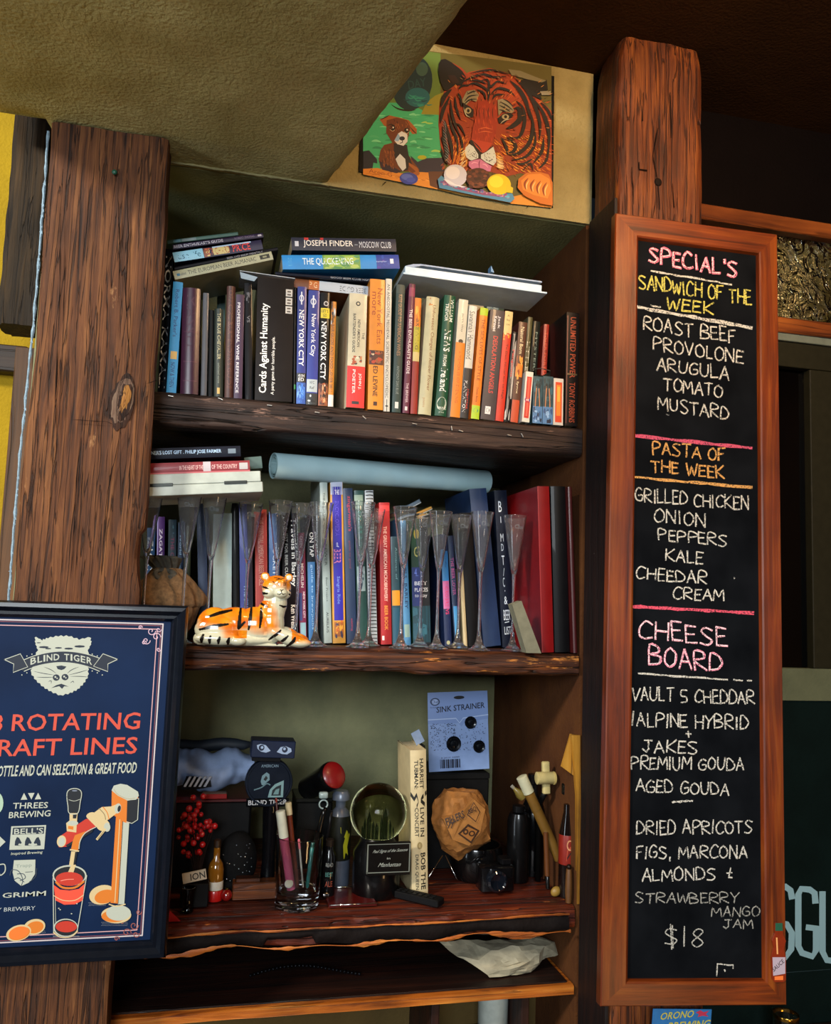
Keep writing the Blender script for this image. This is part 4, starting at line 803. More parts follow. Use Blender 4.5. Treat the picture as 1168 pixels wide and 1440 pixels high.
# ice cream bowl and bread
A.poly([(460, 740), (480, 720), (560, 770), (720, 820), (880, 820), (895, 850), (870, 872), (700, 838), (470, 790)], '#4888b0'); A.poly([(490, 745), (560, 765), (720, 815), (850, 812), (850, 845), (720, 830), (560, 795), (505, 770)], '#8a4a78')
for i in range(70): x = random.uniform(480, 860); A.ell(x, 762+(x-480)*.2+random.uniform(-8, 8), random.uniform(4, 12), 5, random.choice(['#a8688c', '#6a4890', '#5ab0d0', '#c88aa0', '#4878b0']), 7)
A.ell(560, 720, 66, 62, '#ccd0e4', 24, .3); A.ell(545, 705, 40, 36, '#e4e6f2', 18); A.poly([(490, 740), (520, 745), (560, 770), (620, 785), (600, 788), (520, 765)], '#e4e8f4')
A.ell(688, 735, 68, 58, '#4a2418', 22); 
for i in range(40): A.ell(random.uniform(635, 740), random.uniform(695, 785), 11, 8, random.choice(['#6a3420', '#38180e', '#7a4028']), 8)
A.ell(805, 770, 68, 58, '#dcc414', 22, .2); A.ell(790, 755, 40, 34, '#f0e038', 16); A.poly([(850, 770), (885, 790), (882, 820), (840, 815)], '#d8c020')
A.poly([(915, 740), (960, 705), (1030, 698), (1085, 715), (1108, 760), (1108, 890), (1040, 880), (950, 835), (910, 790)], '#c06a1c'); A.poly([(930, 750), (970, 715), (1040, 710), (1090, 740), (1100, 800), (1080, 850), (1000, 830), (940, 800)], '#d88430')
for i, x in enumerate((950, 985, 1020, 1055)): A.curve([(x+20, 735+i*8), (x, 765+i*10), (x+6, 800+i*12)], 12, '#8a3a10', True); A.curve([(x+27, 745+i*8), (x+10, 775+i*10), (x+14, 800+i*12)], 7, '#f4c078', True)
for i in range(60):
    x, y = random.uniform(560, 900), random.uniform(110, 170); 
    if y > 118+abs(x-760)*.15: A.stroke([(x, y), (x+6, y+4), (x+16, y+10)], 4, random.choice(['#7a5a30', '#8a2c10', '#5a1c0c']), True)
ap.build('painting_print', pt, .6)
for x, y in ((540, 258), (742, 290)):
    p = PY(x, y, D-.003); t = MB().tube([p+Vector((-.003, 0, -.004)), p+Vector((0, -.002, 0)), p+Vector((.004, .002, .005))], .0008, 6).build('nail', paint('#15120c', .4, .8)); t['label'] = 'small dark nail under the %s edge of the painting' % ('puppy side of the lower' if x < 600 else 'bread side of the lower'); t['category'] = 'nail'

# ================================================================== BOOKS
PG = paint('#b8a985', .85, 0, 0, .2, .4, 300)
def cover_mb(w, d, h, t, bulge, r=6):
    N = 7; O = [(0, d)]; I = [(t, d)]
    for i in range(N):
        u = i/(N-1); yb = bulge*(2*u-1)**2
        O.append((u*w, yb)); I.append((t+u*(w-2*t), yb+t))
    O.append((w, d)); I.append((w-t, d)); m = len(O); vs = [(a, b, z) for z in (0, h) for a, b in O]+[(a, b, z) for z in (0, h) for a, b in I]
    fs = []
    for i in range(m-1):
        fs += [(i, i+1, m+i+1, m+i), (2*m+i, 3*m+i, 3*m+i+1, 2*m+i+1), (i, 2*m+i, 2*m+i+1, i+1), (m+i, m+i+1, 3*m+i+1, 3*m+i)]
    fs += [(0, m, 3*m, 2*m), (m-1, 3*m-1, 4*m-1, 2*m-1)]
    mb = MB(); mb.add(vs, fs); return mb
def make_book(label, w, h, d, col, prints=(), hard=False, bulge=None, rough=.5, coat=.06, group='books on the shelves', cat='book', pagecol=None, name='book', side=None):
    t = .0024 if hard else .0007; bulge = bulge if bulge is not None else (.004 if hard else .0012); w = max(w, .003)
    t = min(t, w*.2); bulge = min(bulge, w*.35)
    r = thing(name, label, cat, group=group)
    cv = cover_mb(w, d, h, t, bulge).build('cover', paint(col, rough, 0, coat, .10, .08, 40), r, smooth=35)
    gp = .003 if hard else .0004
    pm = PG if not pagecol else paint(pagecol, .85, 0, 0, .15, .3, 300)
    MB().box(t+.00005, w-t-.00005, bulge+t+.0002, d-(.004 if hard else .0005), gp, h-gp).build('page_block', pm, r)
    if prints:
        P = Print(lambda u, v, L: (u*w, bulge*(2*u-1)**2-.00016-.00005*L, v*h))
        for q in prints:
            k = q[0]
            if k == 'r': P.rect(q[1], q[2], q[3], q[4], q[5])
            elif k == 'd': _, s, vt, vb, u0, u1, c = q[:7]; P.text(s, (u0, vt), (u0, vb), (u1-u0, 0), c, q[7] if len(q) > 7 else .015)
            elif k == 'u': _, s, vb, vt, u0, u1, c = q[:7]; P.text(s, (u1, vb), (u1, vt), (u0-u1, 0), c, q[7] if len(q) > 7 else .015)
            elif k == 'h': _, s, v0, v1, u0, u1, c = q[:7]; P.text(s, (u0, v0), (u1, v0), (0, v1-v0), c, q[7] if len(q) > 7 else .015)
            elif k == 'm':
                _, u0, v0, u1, v1, cs, n = q
                for _i in range(n):
                    a, b = random.uniform(u0, u1), random.uniform(v0, v1); ra, rb = (u1-u0)*random.uniform(.08, .25), (v1-v0)*random.uniform(.08, .22)
                    P.poly([(min(u1, max(u0, a+ra*math.cos(x+_i))), min(v1, max(v0, b+rb*math.sin(x+_i)))) for x in (0, 1.3, 2.4, 3.6, 5)], random.choice(cs))
            elif k == 'e': P.ell(*q[1:6])
            elif k == 's': P.stroke(q[1], q[2], q[3])
        P.build('spine_print', cv, .5)  # flat spine print: lettering, colour bands and picture patches together
    return r, cv
ROW = []
def SB(*a, **k): ROW.append((a, k)); return a, k
def flush():
    items = []
    for a, k in ROW:
        z, xbl, xbr, xtl, yt = a[:5]; off = k.get('off', .012); Y = D+off
        X0 = XatYZ(xbl, Y, z); X1 = XatYZ(xbr, Y, z); T = PY(xtl, yt, Y); le = math.atan2(T.x-X0, T.z-z); h = math.hypot(T.x-X0, T.z-z)
        items.append(dict(a=a, k=k, X0=X0, w=(X1-X0)*math.cos(le)-.0004, le=le, h=h, Y=Y, d=k.get('d', .135), want=(X1-X0)))
    for i, p in enumerate(items):
        for q in items:
            if q is p or q['X0'] <= p['X0'] or q['Y'] > p['Y']+p['d'] or p['Y'] > q['Y']+q['d']: continue
            for hh in (0, min(p['h']*math.cos(p['le']), q['h']*math.cos(q['le']))):
                lim = (q['X0']+hh*math.tan(q['le'])-.0004-p['X0']-hh*math.tan(p['le']))*math.cos(p['le'])
                if lim < p['w']: p['w'] = lim
        if p['w'] < p['want']*.6: print('THIN', p['a'][6][:50], round(p['w'], 4), round(p['want'], 4))
    out = []
    for p in items:
        z = p['a'][0]; le = p['le']; w = max(p['w'], .003); k = {x: y for x, y in p['k'].items() if x not in ('off', 'd')}
        extra = k.pop('extra', None)
        r, cv = make_book(p['a'][6], w, p['h'], p['d'], p['a'][5], *p['a'][7:], **k)
        r.location = (p['X0'], p['Y'], z+.0006+(w*math.sin(le) if le > 0 else 0)); r.rotation_euler = (0, le, 0)
        if extra: extra(r, w, p['h'])
    ROW.clear()
def SB_old(z, xbl, xbr, xtl, yt, col, label, prints=(), d=.135, off=.012, **k):
    Y = D+off; X0 = XatYZ(xbl, Y, z); X1 = XatYZ(xbr, Y, z); T = PY(xtl, yt, Y); le = math.atan2(T.x-X0, T.z-z)
    h = math.hypot(T.x-X0, T.z-z); w = (X1-X0)*math.cos(le)-.0004
    r, cv = make_book(label, w, h, d, col, prints, **k)
    zz = z+.0006+(w*math.sin(le) if le > 0 else 0); r.location = (X0, Y, zz); r.rotation_euler = (0, le, 0); return r
def LB(xl, yl, xr, yr, th, col, label, prints=(), d=.135, Y=D+.01, yaw=0, **k):    # lying book: spine's lower left / lower right corners, thickness in px
    A_, B_ = PY(xl, yl, Y), PY(xr, yr, Y); ez = (A_-B_); h = ez.length; ez.normalize(); ey = Vector((0, 1, 0)); ex = ey.cross(ez)
    w = th*mpp(Y); r, cv = make_book(label, w, h, d, col, prints, **k)
    M = Matrix(((ex.x, ey.x, ez.x, B_.x), (ex.y, ey.y, ez.y, B_.y), (ex.z, ey.z, ez.z, B_.z), (0, 0, 0, 1))) @ Matrix.Rotation(yaw, 4, 'X')
    r.matrix_world = M; return r
G1, G2 = 'books in the upper row', 'books in the middle row'
W, BKc = '#e4e2da', '#0c0c10'
GTXT = '#b8b4a8'
# ---- upper row, left to right
SB(Z1, 221, 233, 232.5, 350, '#0b1420', 'dark navy book at the far left with large white letters NORMA KAMALI', [('d', 'NORMA KAMALI', .95, .04, .12, .85, '#dfe4e8', .01)], off=.03, group=G1)
SB(Z1, 233.5, 248, 243.5, 396, '#2a8fc8', 'bright light-blue paperback with title NOW & THEN', [('d', "Robert B. Parker's", .93, .50, .3, .72, '#1a4a80'), ('r', .2, .30, .85, .37, '#d8b060'), ('d', 'NOW & THEN', .27, .05, .28, .72, '#14407a')], group=G1)
SB(Z1, 253, 278.5, 257, 404, '#3a1430', 'thick plum leather album with embossed spine, beside the light-blue paperback', [('d', 'MASSEE', .93, .40, .25, .75, '#4a2038', 0), ('r', .12, .30, .9, .305, '#6a3a50'), ('r', .12, .12, .9, .125, '#6a3a50'), ('r', .12, .58, .9, .585, '#5a2c44')], hard=True, d=.15, group=G1, rough=.3)
SB(Z1, 256, 276, 261, 395, '#a8a828', 'yellow-green book showing only its top behind the plum leather album', [('r', .05, .9, .95, .98, '#c8c830')], off=.17, d=.12, group=G1)
SB(Z1, 282, 290.5, 285.5, 412, '#555860', 'thin grey book between the plum album and the dark gap', [], group=G1, d=.11)
SB(Z1, 292, 300, 294, 436, '#0c0e10', 'short thin black book left of the slate-green one', [], group=G1, off=.02)
SB(Z1, 300.5, 313.5, 301.5, 434, '#27332f', 'short slate-green book with small cream serif title', [('d', 'THE BLUE CHEVALIER', .95, .42, .35, .7, '#cfc8a0'), ('d', 'selected verse', .38, .15, .4, .65, '#8a9080'), ('r', .35, .03, .65, .1, '#c8a860')], group=G1, hard=True)
SB(Z1, 300, 312, 306, 397, '#5a7a78', 'pale grey-green book rising behind the slate-green one', [('r', .3, .9, .6, .97, '#203038')], group=G1, off=.20, d=.1)
SB(Z1, 315.5, 328, 319, 402, '#3c1a18', 'brown-maroon hardcover with faint title, left of the purple one', [('d', "OFFICIAL BARTENDER'S GUIDE", .96, .08, .25, .75, '#6a4038', 0)], group=G1, hard=True)
SB(Z1, 328.5, 343.5, 332, 414, '#331a3c', 'purple book with white title PROFESSIONAL WINE REFERENCE', [('d', 'PROFESSIONAL WINE REFERENCE', .92, .05, .18, .52, '#d8d4d8')], group=G1)
SB(Z1, 344.5, 355.5, 343.5, 398, '#0e0d12', 'black book with small grey emblem right of the purple one', [('m', .2, .80, .8, .92, ['#5a5a60', '#3a3a40'], 8), ('d', 'VS', .72, .66, .3, .7, '#7a7a80')], group=G1, off=.022)
cah = SB(Z1, 358, 411.5, 362, 390, '#160e0a', 'big black card-game box with white lettering, widest item in the upper row', [
    ('u', 'Cards Against Humanity', .06, .79, .10, .36, '#f0eee8', .03), ('u', 'A party game for horrible people.', .05, .52, .42, .53, '#e8e6e0', .01),
    ('r', .78, .86, .96, .92, '#c8c4bc'), ('r', .78, .79, .96, .85, '#c8c4bc'), ('r', .78, .72, .96, .78, '#c8c4bc')] + [('r', .82, v, .92, v+.012, '#504840') for v in (.895, .87, .825, .80, .755, .73)], hard=True, bulge=.0005, rough=.35, coat=.15, group=G1, cat='box', name='game_box', d=.17)
SB(Z1, 412.5, 416, 413.5, 404, '#0a0c0c', 'very thin black book squeezed right of the card-game box', [('r', .2, .12, .9, .16, '#1c7a3c')], group=G1)
LPB = '#14287c'
def globe(u, v): return [('e', u, v, .26, .03, '#d8dce8'), ('e', u, v, .18, .021, LPB), ('r', u-.07, v-.055, u+.07, v+.055, '#d8dce8')]
SB(Z1, 416.5, 429.5, 418.5, 403, LPB, 'left one of the two blue guides, with bold white NEW YORK CITY', globe(.45, .90)+[('d', 'NEW YORK CITY', .80, .32, .2, .75, '#f0f0f0', .035), ('r', 0, .18, 1, .26, '#101418'), ('h', '4TH', .225, .25, .15, .85, '#e8e8e8', .02), ('h', 'ED', .19, .22, .2, .8, '#e8e8e8', .02), ('r', 0, 0, 1, .18, '#2a56a8'), ('m', .05, .01, .95, .17, ['#3a78d0', '#12306c', '#6aa0e0', '#1c4488'], 22)], group=G1)
SB(Z1, 430, 446, 434, 408, '#162c88', 'right one of the two blue guides, with white New York City and grey label', globe(.45, .90)+[('d', 'New York City', .79, .42, .2, .72, '#e8eaf0', .02), ('r', .03, .11, .97, .22, '#a8b4b8'), ('h', 'NYC', .18, .205, .3, .7, '#303840'), ('h', 'Ref', .135, .16, .3, .7, '#303840'), ('r', 0, 0, 1, .10, '#202428'), ('m', .03, .0, .97, .1, ['#c0c8cc', '#30383c', '#0c1014'], 12)], group=G1)
SB(Z1, 447, 460.5, 451, 411, '#0e0e10', 'black travel guide with yellow block on its spine and white NEW YORK CITY', [('r', .05, .77, 1, .86, '#dcc828'), ('h', "LET'S", .82, .848, .15, .85, '#1c1c10', .02), ('h', 'GO', .78, .81, .3, .7, '#1c1c10', .02), ('e', .6, .90, .26, .022, '#c8c8c8'), ('e', .6, .90, .17, .014, '#0e0e10'), ('d', 'NEW YORK CITY', .74, .23, .15, .72, '#f0f0f0', .035), ('r', 0, 0, 1, .19, '#8a4a28'), ('m', .02, .01, .98, .2, ['#e0a070', '#4a1c0c', '#f0d8c0', '#a05028', '#2a140c'], 26)], group=G1)
SB(Z1, 461, 468.5, 466, 424, '#c07a20', 'thin orange guide book left of the thick cream bartender guide', [('d', 'BAR GUIDE AND FOOD LOVER 2011', .78, .14, .15, .7, '#1c2440', 0), ('r', 0, 0, 1, .11, '#d8d4cc'), ('m', 0, .78, .9, 1, ['#1c2a3c', '#c8d4dc', '#5a3a18'], 12)], group=G1)
SB(Z1, 486.5, 512, 491.5, 412, '#c4bea2', 'thick cream book with a red lower band, THE NEW AMERICAN BARTENDER\'S GUIDE', [('d', 'THE', .66, .60, .76, .9, '#20242c'), ('d', 'NEW AMERICAN', .77, .53, .50, .66, '#20242c', .02), ('d', "BARTENDER'S GUIDE", .82, .48, .24, .40, '#20242c', .02), ('e', .5, .91, .13, .02, '#20242c'), ('e', .5, .91, .07, .01, '#c4bea2'), ('m', .2, .37, .8, .45, ['#20242c', '#a85030', '#e0d8c0', '#c07a50'], 16), ('r', 0, 0, 1, .36, '#cc2424'), ('d', 'JOHN J.', .30, .16, .62, .8, '#f0e4e0', .02), ('d', 'POETER', .33, .12, .3, .46, '#f0e4e0', .02), ('r', .3, .03, .7, .055, '#20242c')], d=.15, off=.004, group=G1)
SB(Z1, 517, 538.5, 520.5, 392, '#d8851a', 'tall orange book with flowing brown script title, New York Eats, by Ed Levine', [('d', 'New York Eats', .93, .50, .5, .85, '#9a3c14', 0), ('d', 'more', .90, .72, .15, .4, '#9a3c14', 0), ('r', .02, .34, .98, .45, '#4a1c10'), ('m', .04, .35, .96, .445, ['#b03818', '#e8c8a0', '#2a0c08', '#8a5030'], 16), ('d', 'ED LEVINE', .33, .10, .3, .6, '#3a1c0c', .03), ('r', .35, .03, .6, .06, '#3a1c0c')], off=.006, group=G1, d=.15)
SB(Z1, 539, 548, 542.5, 392, '#cdcdc2', 'slim white book with scattered black title, right of the orange one', [('d', 'An Anecdotal Medieval Scientific', .96, .40, .25, .7, '#1c1c1c', 0), ('d', 'Encyclopedic Quiz Book', .38, .1, .25, .7, '#3a3a3a', 0), ('r', .3, .02, .7, .04, '#222')] if 0 else [('d', 'AN ANECDOTAL MEDIEVAL SCIENTIFIC ENCYCLOPEDIC', .96, .10, .25, .68, '#1c1c1c', .0), ('s', [(.3, .04), (.7, .04)], .01, '#222222'), ('s', [(.5, .02), (.5, .06)], .1, '#222222')], group=G1)
SB(Z1, 551, 563.5, 557.5, 400, '#0d3230', 'dark teal book with tan title about American wines', [('r', 0, .93, 1, 1, '#30403c'), ('d', 'KITE GUIDE TO AMERICAN WINES', .92, .44, .3, .7, '#a07a5c', .0), ('d', 'ANTHONY DIAS BLUE', .36, .14, .35, .65, '#7a8a88', 0), ('r', .3, .03, .7, .08, '#c8ccc8')], group=G1)
SB(Z1, 566, 576, 575.5, 399, '#5a1434', 'maroon book with white title THE BEER ENTHUSIAST\'S GUIDE', [('r', .05, .90, .95, .97, '#8a3050'), ('d', "THE BEER ENTHUSIAST'S GUIDE", .80, .30, .25, .75, '#e4d8dc', .02), ('d', 'THE BREWER', .23, .08, .3, .7, '#d0b8c0'), ('r', .3, .02, .7, .05, '#d0c8c8')], group=G1)
SB(Z1, 577, 586.5, 583.5, 419, '#8a1c10', 'red book with orange and yellow-green top, left of the cream hardcover', [('r', 0, .75, 1, 1, '#d07818'), ('r', 0, .52, 1, .75, '#b0a428'), ('r', 0, .45, 1, .53, '#c8b878'), ('d', 'BREWING', .82, .55, .3, .75, '#203020'), ('m', .05, .78, .95, .98, ['#e09020', '#b05a10', '#e0b040'], 8)], group=G1)
SB(Z1, 588, 606.5, 600.5, 417, '#b8b490', 'cream hardcover with thin brown title and brownish stained top', [('d', 'Unforeseen Changes of Amber Flower', .93, .20, .42, .75, '#7a4a28', 0), ('m', .05, .92, .5, .99, ['#b07030', '#c88a48'], 5), ('d', 'poems', .14, .06, .2, .4, '#a8804c', 0)], hard=True, group=G1)
SB(Z1, 611.5, 628, 625.5, 415, '#0f4a30', 'green hardcover with ornate white lettering NEWS FROM IRELAND', [('d', 'WILLIAM', .97, .78, .55, .85, '#e0e4d8', .02), ('d', 'TREVOR', .93, .78, .15, .42, '#e0e4d8', .02), ('d', 'NEWS', .71, .53, .25, .80, '#f0f0ea', .03), ('d', 'FROM', .50, .41, .3, .6, '#e0e4d8', .02), ('d', 'Ireland', .39, .20, .2, .78, '#f0f0ea', .03), ('e', .5, .10, .42, .055, '#c8d0c0'), ('e', .5, .11, .3, .038, '#0f4a30'), ('h', 'VIKING', .055, .075, .12, .9, '#e0e4d8', .02), ('h', 'press', .02, .035, .3, .75, '#a8b8a8')], hard=True, group=G1)
SB(Z1, 633, 646.5, 645.5, 421, '#c8c4b0', 'paperback with cream upper spine and orange lower spine', [('r', 0, 0, 1, .63, '#e07c14'), ('e', .5, .64, .25, .018, '#20180c'), ('d', "Jack's Way", .88, .72, .4, .65, '#5a5448', 0), ('d', 'A MEMORIES OF EVENING', .56, .12, .35, .65, '#a8400c', 0)], group=G1)
SB(Z1, 647, 658.5, 660, 430, '#c8c8be', 'paperback half white half black with black and red lettering, Hammond', [('d', 'Savannah Hammond', .95, .52, .1, .75, '#1c1c20', 0), ('r', 0, 0, 1, .44, '#16161c'), ('d', 'PLANTATION', .33, .05, .12, .5, '#d8d8d8', .03), ('d', 'Harriet', .26, .08, .55, .85, '#c03030', .02), ('s', [(.2, .42), (.8, .43)], .006, '#888888')], group=G1)
SB(Z1, 645, 668, 659, 421, '#b4b2a4', 'off-white book rising behind the half white half black paperback', [], off=.17, d=.1, group=G1)
SB(Z1, 662, 673.5, 675.5, 433, '#e07a18', 'orange paperback with lime green head and foot bands', [('r', 0, .93, 1, 1, '#a8c020'), ('r', 0, 0, 1, .12, '#a8c828'), ('e', .5, .075, .3, .02, '#2a8a70'), ('d', 'THE SEX LIVES OF STYLE', .90, .34, .3, .72, '#7a3408', 0), ('d', 'Dennis Berry', .28, .15, .3, .62, '#7a3408', 0)], group=G1)
SB(Z1, 675.5, 696, 690, 436, '#3a3238', 'charcoal grey book with red title DESOLATION ANGELS', [('d', 'DESOLATION ANGELS', .76, .24, .35, .68, '#c03c38', .03), ('d', 'Jack', .95, .83, .55, .75, '#d8d4d4', .03), ('d', 'Kerouac', .94, .80, .28, .5, '#d8d4d4', .03), ('r', .25, .05, .62, .12, '#dcdcdc'), ('e', .44, .085, .12, .02, '#3a3238')], group=G1)
SB(Z1, 696.5, 708, 710.5, 438, '#c42c14', 'red-orange paperback with tan top, right of the charcoal one', [('r', 0, .80, 1, 1, '#cdb87c'), ('m', .05, .72, .95, .81, ['#e09020', '#4a2010', '#e0c080'], 10), ('d', 'To Dan, Never Go to High', .70, .20, .4, .7, '#3a1010', 0), ('h', 'A', .95, .97, .3, .6, '#6a5a30'), ('h', 'Best', .91, .93, .25, .7, '#6a5a30'), ('h', 'Love', .87, .89, .25, .7, '#6a5a30')], group=G1)
SB(Z1, 708.5, 716, 721, 467, '#1c1818', 'black and white patterned paperback with red lettering', [('m', .0, .02, 1, .98, ['#c8c4bc', '#0c0c0c', '#8a8480', '#1c1818'], 26), ('d', 'Fangoon', .8, .5, .2, .7, '#c83028', .03)], group=G1)
SB(Z1, 717, 729, 730, 453, '#4a2412', 'brown paperback with orange figure on its spine', [('r', .1, .45, .9, .58, '#d87a1c'), ('d', 'Natural Born', .95, .68, .3, .7, '#d8c8a0', .02), ('r', .05, 0, .9, .22, '#b8441c'), ('m', .1, .42, .9, .66, ['#e08a24', '#8a3c10', '#e8a850'], 10), ('d', 'lynx', .40, .28, .3, .6, '#d8c8a0')], group=G1)
SB(Z1, 729.5, 736.5, 742.5, 446, '#4a4828', 'olive book with white lettering behind the small card decks', [('d', 'LITTLE GIRL', .78, .30, .2, .8, '#d8d8c8', .03)], group=G1, off=.07)
SB(Z1, 738, 748.5, 750, 452, '#0d1412', 'black-green book behind the red and white card deck', [('d', 'MYSTERY', .9, .5, .4, .7, '#7a9088', 0), ('s', [(.05, .3), (.5, .55)], .012, '#c0c8c4')], group=G1, off=.075)
SB(Z1, 756, 765, 765, 456, '#8a1f10', 'dark red book standing behind the teal card decks', [('d', 'TIGER FORTUNE', .93, .45, .3, .8, '#c84a30', .02)], group=G1, off=.09)
# card decks and the thick book at the right
SB(Z1, 733.5, 747, 739.5, 523, '#d0d0c4', 'white playing-card box with red panel and small blue oval', [('r', .2, .08, .85, .90, '#c02c1c'), ('r', .4, .42, .65, .88, '#d85a48'), ('r', .4, .12, .65, .38, '#d85a48'), ('e', .5, .44, .38, .05, '#1c3c90'), ('h', 'ACE', .42, .455, .3, .7, '#d8dce8')], group='card boxes', cat='card box', name='card_box', hard=True, bulge=.0003, d=.06, off=.001)
for a, b, c, lb in ((748.3, 762, 749.8, 'left of the pair'), (762.5, 777, 763.5, 'right of the pair')):
    SB(Z1, a, b, c, 529, '#1c4450', 'teal card box with blue striped lower half, '+lb, [('m', .05, .38, .95, .95, ['#0e2c38', '#2a5c6c', '#16383f'], 16), ('r', 0, 0, 1, .36, '#4a78a8'), ('m', .05, .02, .95, .34, ['#0c1c38', '#8ab0d8', '#2a4c7c'], 12), ('s', [(.25, .38), (.3, .6), (.35, .75)], .09, '#b07850'), ('s', [(.7, .38), (.65, .6), (.6, .72)], .09, '#b07850'), ('e', .35, .8, .12, .05, '#0a2028'), ('e', .65, .8, .12, .05, '#0a2028')], group='card boxes', cat='card box', name='card_box', hard=True, bulge=.0003, d=.06, off=.001)
SB(Z1, 777.5, 791.5, 778.5, 532, '#c0bcb4', 'silver-edged card box with glowing orange-red panel', [('r', .18, .06, .85, .92, '#c83c10'), ('r', .3, .2, .72, .86, '#e87c1c'), ('r', .38, .5, .64, .82, '#f0a438')], group='card boxes', cat='card box', name='card_box', hard=True, bulge=.0003, d=.06, off=.001)
bx = thing('card_tray', 'small open black card tray lying on top of the teal card boxes', 'tray', PY(752, 528, D+.02)+Vector((0, 0, .0006)))
m = MB(); m.box(0, .033, 0, .045, 0, .0012); m.box(0, .0012, 0, .045, .0012, .012); m.box(.032, .033, 0, .045, .0012, .012); m.box(.0012, .032, .0438, .045, .0012, .012); m.build('tray_body', paint('#15110f', .3, 0, .4), bx)
MB().tube([(0, .001, .0135), (.012, -.004, .014), (.033, .001, .0125)], .0009, 5).build('tray_lip', paint('#4a4440', .4), bx)
SB(Z1, 794, 812, 797, 439, '#120a08', 'thick black book with orange title UNLIMITED POWER at the right end of the upper row', [('d', 'UNLIMITED POWER', .96, .42, .3, .75, '#9a3c18', .02), ('d', 'TONY ROBBINS', .38, .03, .3, .75, '#9a3c18', .02), ('r', .05, .02, .12, .97, '#5a1c10'), ('r', .1, .445, .9, .46, '#5a4a28')], hard=True, bulge=.001, off=-.002, d=.15, group=G1)
# tall light-blue pair and the small blue one peeping over
SB(Z1, 673, 682, 686, 408, '#7fa2c4', 'tall pale blue book behind the charcoal one, left of the pair', [], off=.165, d=.1, group=G1); SB(Z1, 682.5, 691, 694.5, 409, '#86a8c8', 'tall pale blue book behind the charcoal one, right of the pair', [], off=.165, d=.1, group=G1)
SB(Z1, 609, 615, 621.5, 404, '#14309a', 'blue book of which only the top shows behind the green hardcover', [('r', .2, .93, .8, .97, '#4a70d0')], off=.16, d=.1, group=G1)
flush()
# ---- books lying on the upper row
G3 = 'books lying on top of the upper row'
LB(246, 393, 384.5, 364.5, 12.5, '#a8a98a', 'cream paperback THE EUROPEAN BEER ALMANAC lying tilted over the blue book', [('d', 'THE EUROPEAN BEER ALMANAC', .86, .17, .25, .72, '#3a3c34', .0), ('r', .25, .03, .75, .13, '#23261c'), ('h', '', 0, 1, 0, 1, '#000000') if 0 else ('r', .4, .06, .6, .10, '#8a8a6a'), ('r', .3, .94, .6, .97, '#2a6a8a'), ('d', 'edited', .935, .88, .3, .65, '#3a3c34', 0)], group=G3, d=.14)
LB(246, 379.5, 391, 351.5, 4.5, '#15151c', 'thin black magazine lying on the cream almanac', [('d', 'BEER AND BREW MONTHLY', .5, .15, .2, .8, '#b8b8c0', 0)], group=G3, d=.15, Y=D+.014)
LB(245.5, 368.5, 370, 350, 14.3, '#16123a', 'lying book with pale blue Lush Life end and yellow-red author lettering', [('r', 0, .67, 1, 1, '#8cc4dc'), ('d', 'lush life', .97, .70, .2, .8, '#1c5c78', 0), ('r', .05, .60, .95, .665, '#8a4a30'), ('m', .05, .56, .95, .66, ['#1c1c1c', '#c86040', '#e0c878'], 10), ('r', .12, .38, .9, .56, '#c8b878'), ('d', 'RICHARD', .58, .37, .15, .85, '#a04a28', .02), ('d', 'PRICE', .34, .14, .15, .85, '#d83a34', .03), ('r', .85, .12, 1, .56, '#a8c4e0')], group=G3)
LB(243.5, 350.5, 370.5, 333.5, 7, '#1c1030', "thin dark purple book BEER ENTHUSIAST'S GUIDE on top of the left pile", [('d', "BEER ENTHUSIAST'S GUIDE", .99, .45, .2, .8, '#c8c4d0', .02), ('d', 'ROBERT THOMAS', .32, .10, .3, .75, '#7a6a88', 0), ('r', .3, .02, .7, .06, '#a8a4b0')], group=G3, Y=D+.012)
LB(236, 342.5, 335, 330.5, 5, '#4a6a60', 'thin grey-green booklet topmost on the left pile', [('r', .1, .6, .9, .8, '#7a8a88'), ('r', .1, .82, .9, .92, '#5a8a98')], group=G3, Y=D+.04)
LB(397.5, 378.5, 562, 377.5, 21.5, '#1a86d0', 'bright blue lying book THE QUICKENING with green moon on its spine', [('e', .5, .51, 0, 0, '#000000') if 0 else ('r', 0, .34, 1, .66, '#6a9a4c'), ('m', .02, .35, .98, .65, ['#8ab44c', '#4c8a50', '#a8c060', '#5a9a70'], 26), ('d', 'THE QUICKENING', .83, .40, .22, .78, '#dcecf0', .02), ('r', 0, 0, 1, .20, '#1c3c98'), ('m', 0, .05, 1, .2, ['#4a3aa0', '#2a50b0'], 6), ('d', 'sampler', .20, .11, .42, .58, '#a8c0e8', 0), ('r', .35, .05, .7, .08, '#d8e0f0'), ('d', 'ELLIS', .95, .92, .2, .8, '#58b0e0', 0)], group=G3, d=.12)
LB(410.5, 351.5, 557.5, 353.5, 19.5, '#0e1a34', 'navy lying book JOSEPH FINDER MOSCOW CLUB on top of the bright blue one', [('d', 'JOSEPH FINDER', .89, .42, .2, .8, '#e8e4dc', .015), ('d', 'MOSCOW CLUB', .36, .05, .25, .75, '#c8d0dc', .0), ('r', .3, .935, .7, .97, '#c8ccd4'), ('r', .8, .84, 1, .88, '#b83030'), ('r', .82, .70, 1, .73, '#b83030'), ('r', .45, .375, .5, .405, '#8090a0')], group=G3, d=.115)
LB(387, 386, 540, 397.5, 4.5, '#101626', 'thin dark magazine under the bright blue lying book', [('d', 'GOOD BEER CLUB NOTES', .5, .1, .2, .8, '#a8b4c0', 0)], group=G3, d=.15, Y=D+.02)
